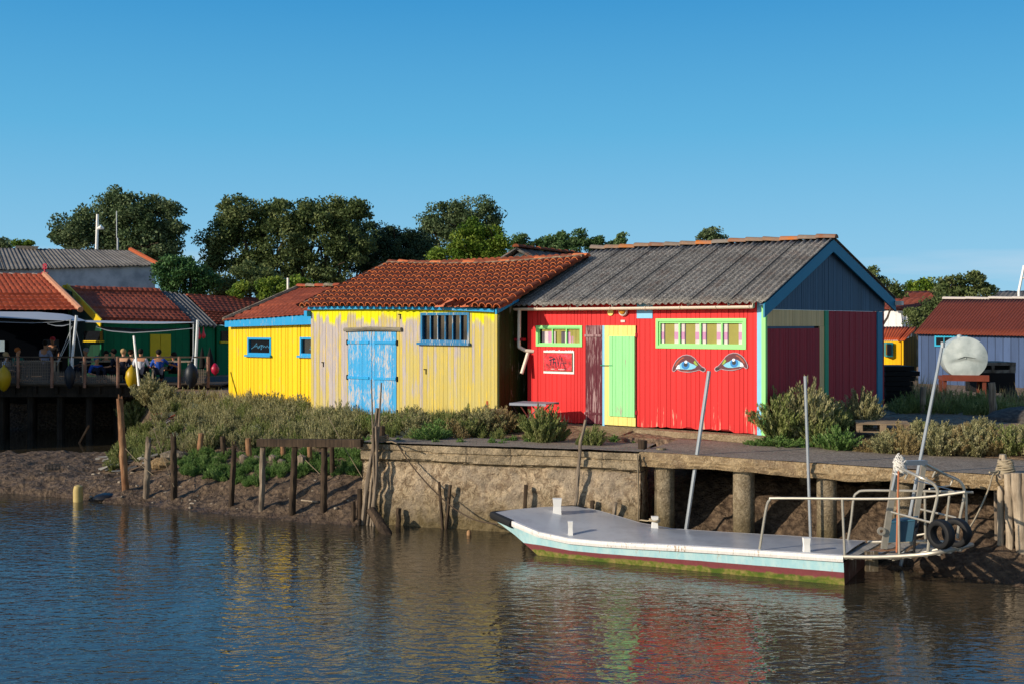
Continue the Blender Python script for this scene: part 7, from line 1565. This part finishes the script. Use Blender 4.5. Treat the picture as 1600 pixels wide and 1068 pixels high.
# people: one continuous skinned body each, clothing and hair as children
SKINS = [m_plain('skin_'+str(i), c, rough=.6, var=.06) for i, c in enumerate(('#c08a6a', '#a87456', '#d0a080'))]
def person(label, u, vhead, D, pose, face, shirt, trous, hair, skin=0, reach=None):
    hd = A(u, vhead, D); sit = pose == 'sit'; z0 = zd if sit else hd.z-1.62
    base = Vector((hd.x, hd.y, z0)); t = thing('person', label, 'person', base, face); hz_ = hd.z - z0      # head centre height
    hip = .45 if sit else .88*hz_/1.62; neck = hz_-.13; sh = neck-.06
    J = {'pel': (0,0,hip), 'wai': (0,.02,hip+(sh-hip)*.45), 'che': (0,.03,sh-.10), 'nek': (0,.01,neck-.03), 'hd0': (0,-.01,hz_-.06), 'hd1': (0,-.015,hz_+.03), 'hd2': (0,-.005,hz_+.10)}
    E = [('pel','wai'),('wai','che'),('che','nek'),('nek','hd0'),('hd0','hd1'),('hd1','hd2')]; Rr = dict(pel=.125, wai=.11, che=.125, nek=.05, hd0=.068, hd1=.085, hd2=.06)
    for s in (-1, 1):
        k = 'L' if s < 0 else 'R'
        el = (s*.27,-.04,sh-.27); hn = (s*.18,-.28,sh-.30) if sit else (s*.24,-.08,sh-.52)
        if reach and s == reach: el = (s*.34,-.12,sh-.18); hn = (s*.55,-.25,sh-.24)
        J[k+'sh'] = (s*.17,.02,sh-.03); J[k+'el'] = el; J[k+'wr'] = hn; v = Vector(hn)-Vector(el); v.normalize(); J[k+'hd'] = tuple(Vector(hn)+v*.09)
        for f in range(4): J[k+'f%d'%f] = tuple(Vector(hn)+v*(.15+.01*(f % 3))+Vector(((f-1.5)*.018,0,-.02)))
        J[k+'th'] = tuple(Vector(hn)+v*.07+Vector((-s*.045,0,.01)))
        E += [('che',k+'sh'),(k+'sh',k+'el'),(k+'el',k+'wr'),(k+'wr',k+'hd'),(k+'wr',k+'th')] + [(k+'hd',k+'f%d'%f) for f in range(4)]
        kn = (s*.11,-.42,hip+.02) if sit else (s*.10,-.02,hip*.52); an_ = (s*.11,-.40,.09) if sit else (s*.10,.02,.08)
        J[k+'hp'] = (s*.09,0,hip-.02); J[k+'kn'] = kn; J[k+'an'] = an_; J[k+'to'] = (an_[0], an_[1]-.17, .04)
        E += [('pel',k+'hp'),(k+'hp',k+'kn'),(k+'kn',k+'an'),(k+'an',k+'to')]
        Rr.update({k+'sh':.06,k+'el':.042,k+'wr':.028,k+'hd':.032,k+'th':.010,k+'hp':.085,k+'kn':.058,k+'an':.038,k+'to':.034}); Rr.update({k+'f%d'%f:.009 for f in range(4)})
    def skin_mesh(names, fat, nm, mat, cut=None, sub=1, over=None):
        ids = {n: i for i, n in enumerate(names)}; P = [J[n] for n in names]; ed = [(ids[a], ids[b]) for a, b in E if a in ids and b in ids]
        me = bpy.data.meshes.new(nm); me.from_pydata(P, ed, []); me.materials.append(mat); o = bpy.data.objects.new(nm, me); COL.objects.link(o); o.parent = t
        md = o.modifiers.new('skin', 'SKIN'); sv = me.skin_vertices[0].data
        for n, i in ids.items(): r_n = (over or {}).get(n, Rr[n]*fat+(.006 if fat > 1 else 0)); sv[i].radius = (r_n, r_n); sv[i].use_root = (i == 0)
        md.use_smooth_shade = True; o.modifiers.new('sub', 'SUBSURF').levels = sub; o.modifiers['sub'].render_levels = sub; return o
    skin_mesh(list(J), 1.0, 'body', SKINS[skin])
    top = ['che','pel','wai','Lsh','Rsh','Lel','Rel']; skin_mesh(['wai','pel','che','Lsh','Rsh','Lel','Rel'], 1.14, 'shirt', shirt, over={'Lel':.05,'Rel':.05})
    skin_mesh(['pel','Lhp','Rhp','Lkn','Rkn','Lan','Ran'], 1.12, 'trousers', trous)
    mb = MB(); mb.ball((0,.02,hz_+.055), .098, .105, .10, 12, 8, jit=.03); mb.build('hair', hair, t, smooth=True)
    mb = MB(); mb.ball((0,-.105,hz_+.005), .014, .018, .022, 6, 5); mb.build('nose', SKINS[skin], t, smooth=True)
    return t
P_ = lambda n, c: m_plain('cloth_'+n, c, rough=.9, var=.08)
Cw, Ct, Cb, Cn, Ck, Cl, Cg = P_('white','#dcdfe8'), P_('teal','#0e6a60'), P_('blue','#1c4fb0'), P_('navy','#141c30'), P_('black','#16151a'), P_('lilac','#9aa4c8'), P_('grey','#7f8894')
Hd, Hb, Hr, Hl, Hc = P_('dark_hair','#17110e'), P_('brown_hair','#4a2c1a'), P_('auburn_hair','#a8602c'), P_('fair_hair','#b89a70'), P_('cap_blue','#2f6a90')
person('person with auburn hair and teal top sitting behind the second fence post', 28, 549, 41.2, 'sit', R(70), Ct, Cn, Hr)
person('standing person in a pale lilac shirt with dark hair before the dark doorway', 71, 538, 43.0, 'stand', R(160), Cl, Cn, Hd)
person('standing person in black wearing a red cap in the dark doorway', 82, 532, 44.0, 'stand', R(0), Ck, Ck, P_('red_cap','#c03440'), 1)
person('seated person in dark clothes wearing a pale grey cap right of the first mast', 134, 549, 42.0, 'sit', R(-30), Cn, Cn, Cg, 1)
person('seated person in blue wearing a blue cap, leaning low behind the fence', 151, 562, 40.6, 'sit', R(40), Cb, Cn, Hc)
person('seated dark-haired person in black beside the blue cap', 166, 554, 41.6, 'sit', R(30), Ck, Cn, Hd)
person('seated person with curly dark hair and face turned left, in navy', 177, 551, 41.0, 'sit', R(-80), Cn, Cn, Hd)
person('seated fair-haired person in a dark jacket with their back to the water', 193, 551, 40.6, 'sit', R(180), Cn, Ck, Hl, 2)
person('seated light brown-haired person in white, just left of the thin white pole', 205, 552, 41.2, 'sit', R(150), Cw, Cn, Hb, 2)
person('seated dark-haired person in a white t-shirt, back to the water', 220, 551, 40.6, 'sit', R(180), Cw, Cn, Hd)
person('seated person in a bright blue t-shirt reaching an arm to the right', 248, 552, 40.5, 'sit', R(200), Cb, Cn, Hd, 0, reach=-1)
person('seated dark-haired person in blue before the yellow shutters, right of the reaching one', 271, 556, 41.6, 'sit', R(-90), Cb, Ck, Hd, 1)
person('person with fair hair in white lying low at the left picture edge', 10, 556, 41.0, 'sit', R(90), Cw, Cn, Hl, 2)
for lb, u, D in (('left wooden terrace table behind the netting', 60, 41.2), ('middle wooden terrace table', 160, 41.2), ('right wooden terrace table under the reaching arm', 268, 41.0)):
    c = A(u, 600, D); c.z = zd; t = thing('terrace_table', lb, 'table', c, R(10)); Mw = M_p2
    part('tabletop', Mw, t, lambda m: m.box(-.7,.7,-.35,.35,.70,.74))
    for sx in (-.6,.6):
        for sy in (-.28,.28): part('leg', Mw, t, lambda m: m.box(sx-.03,sx+.03,sy-.03,sy+.03,0,.70))
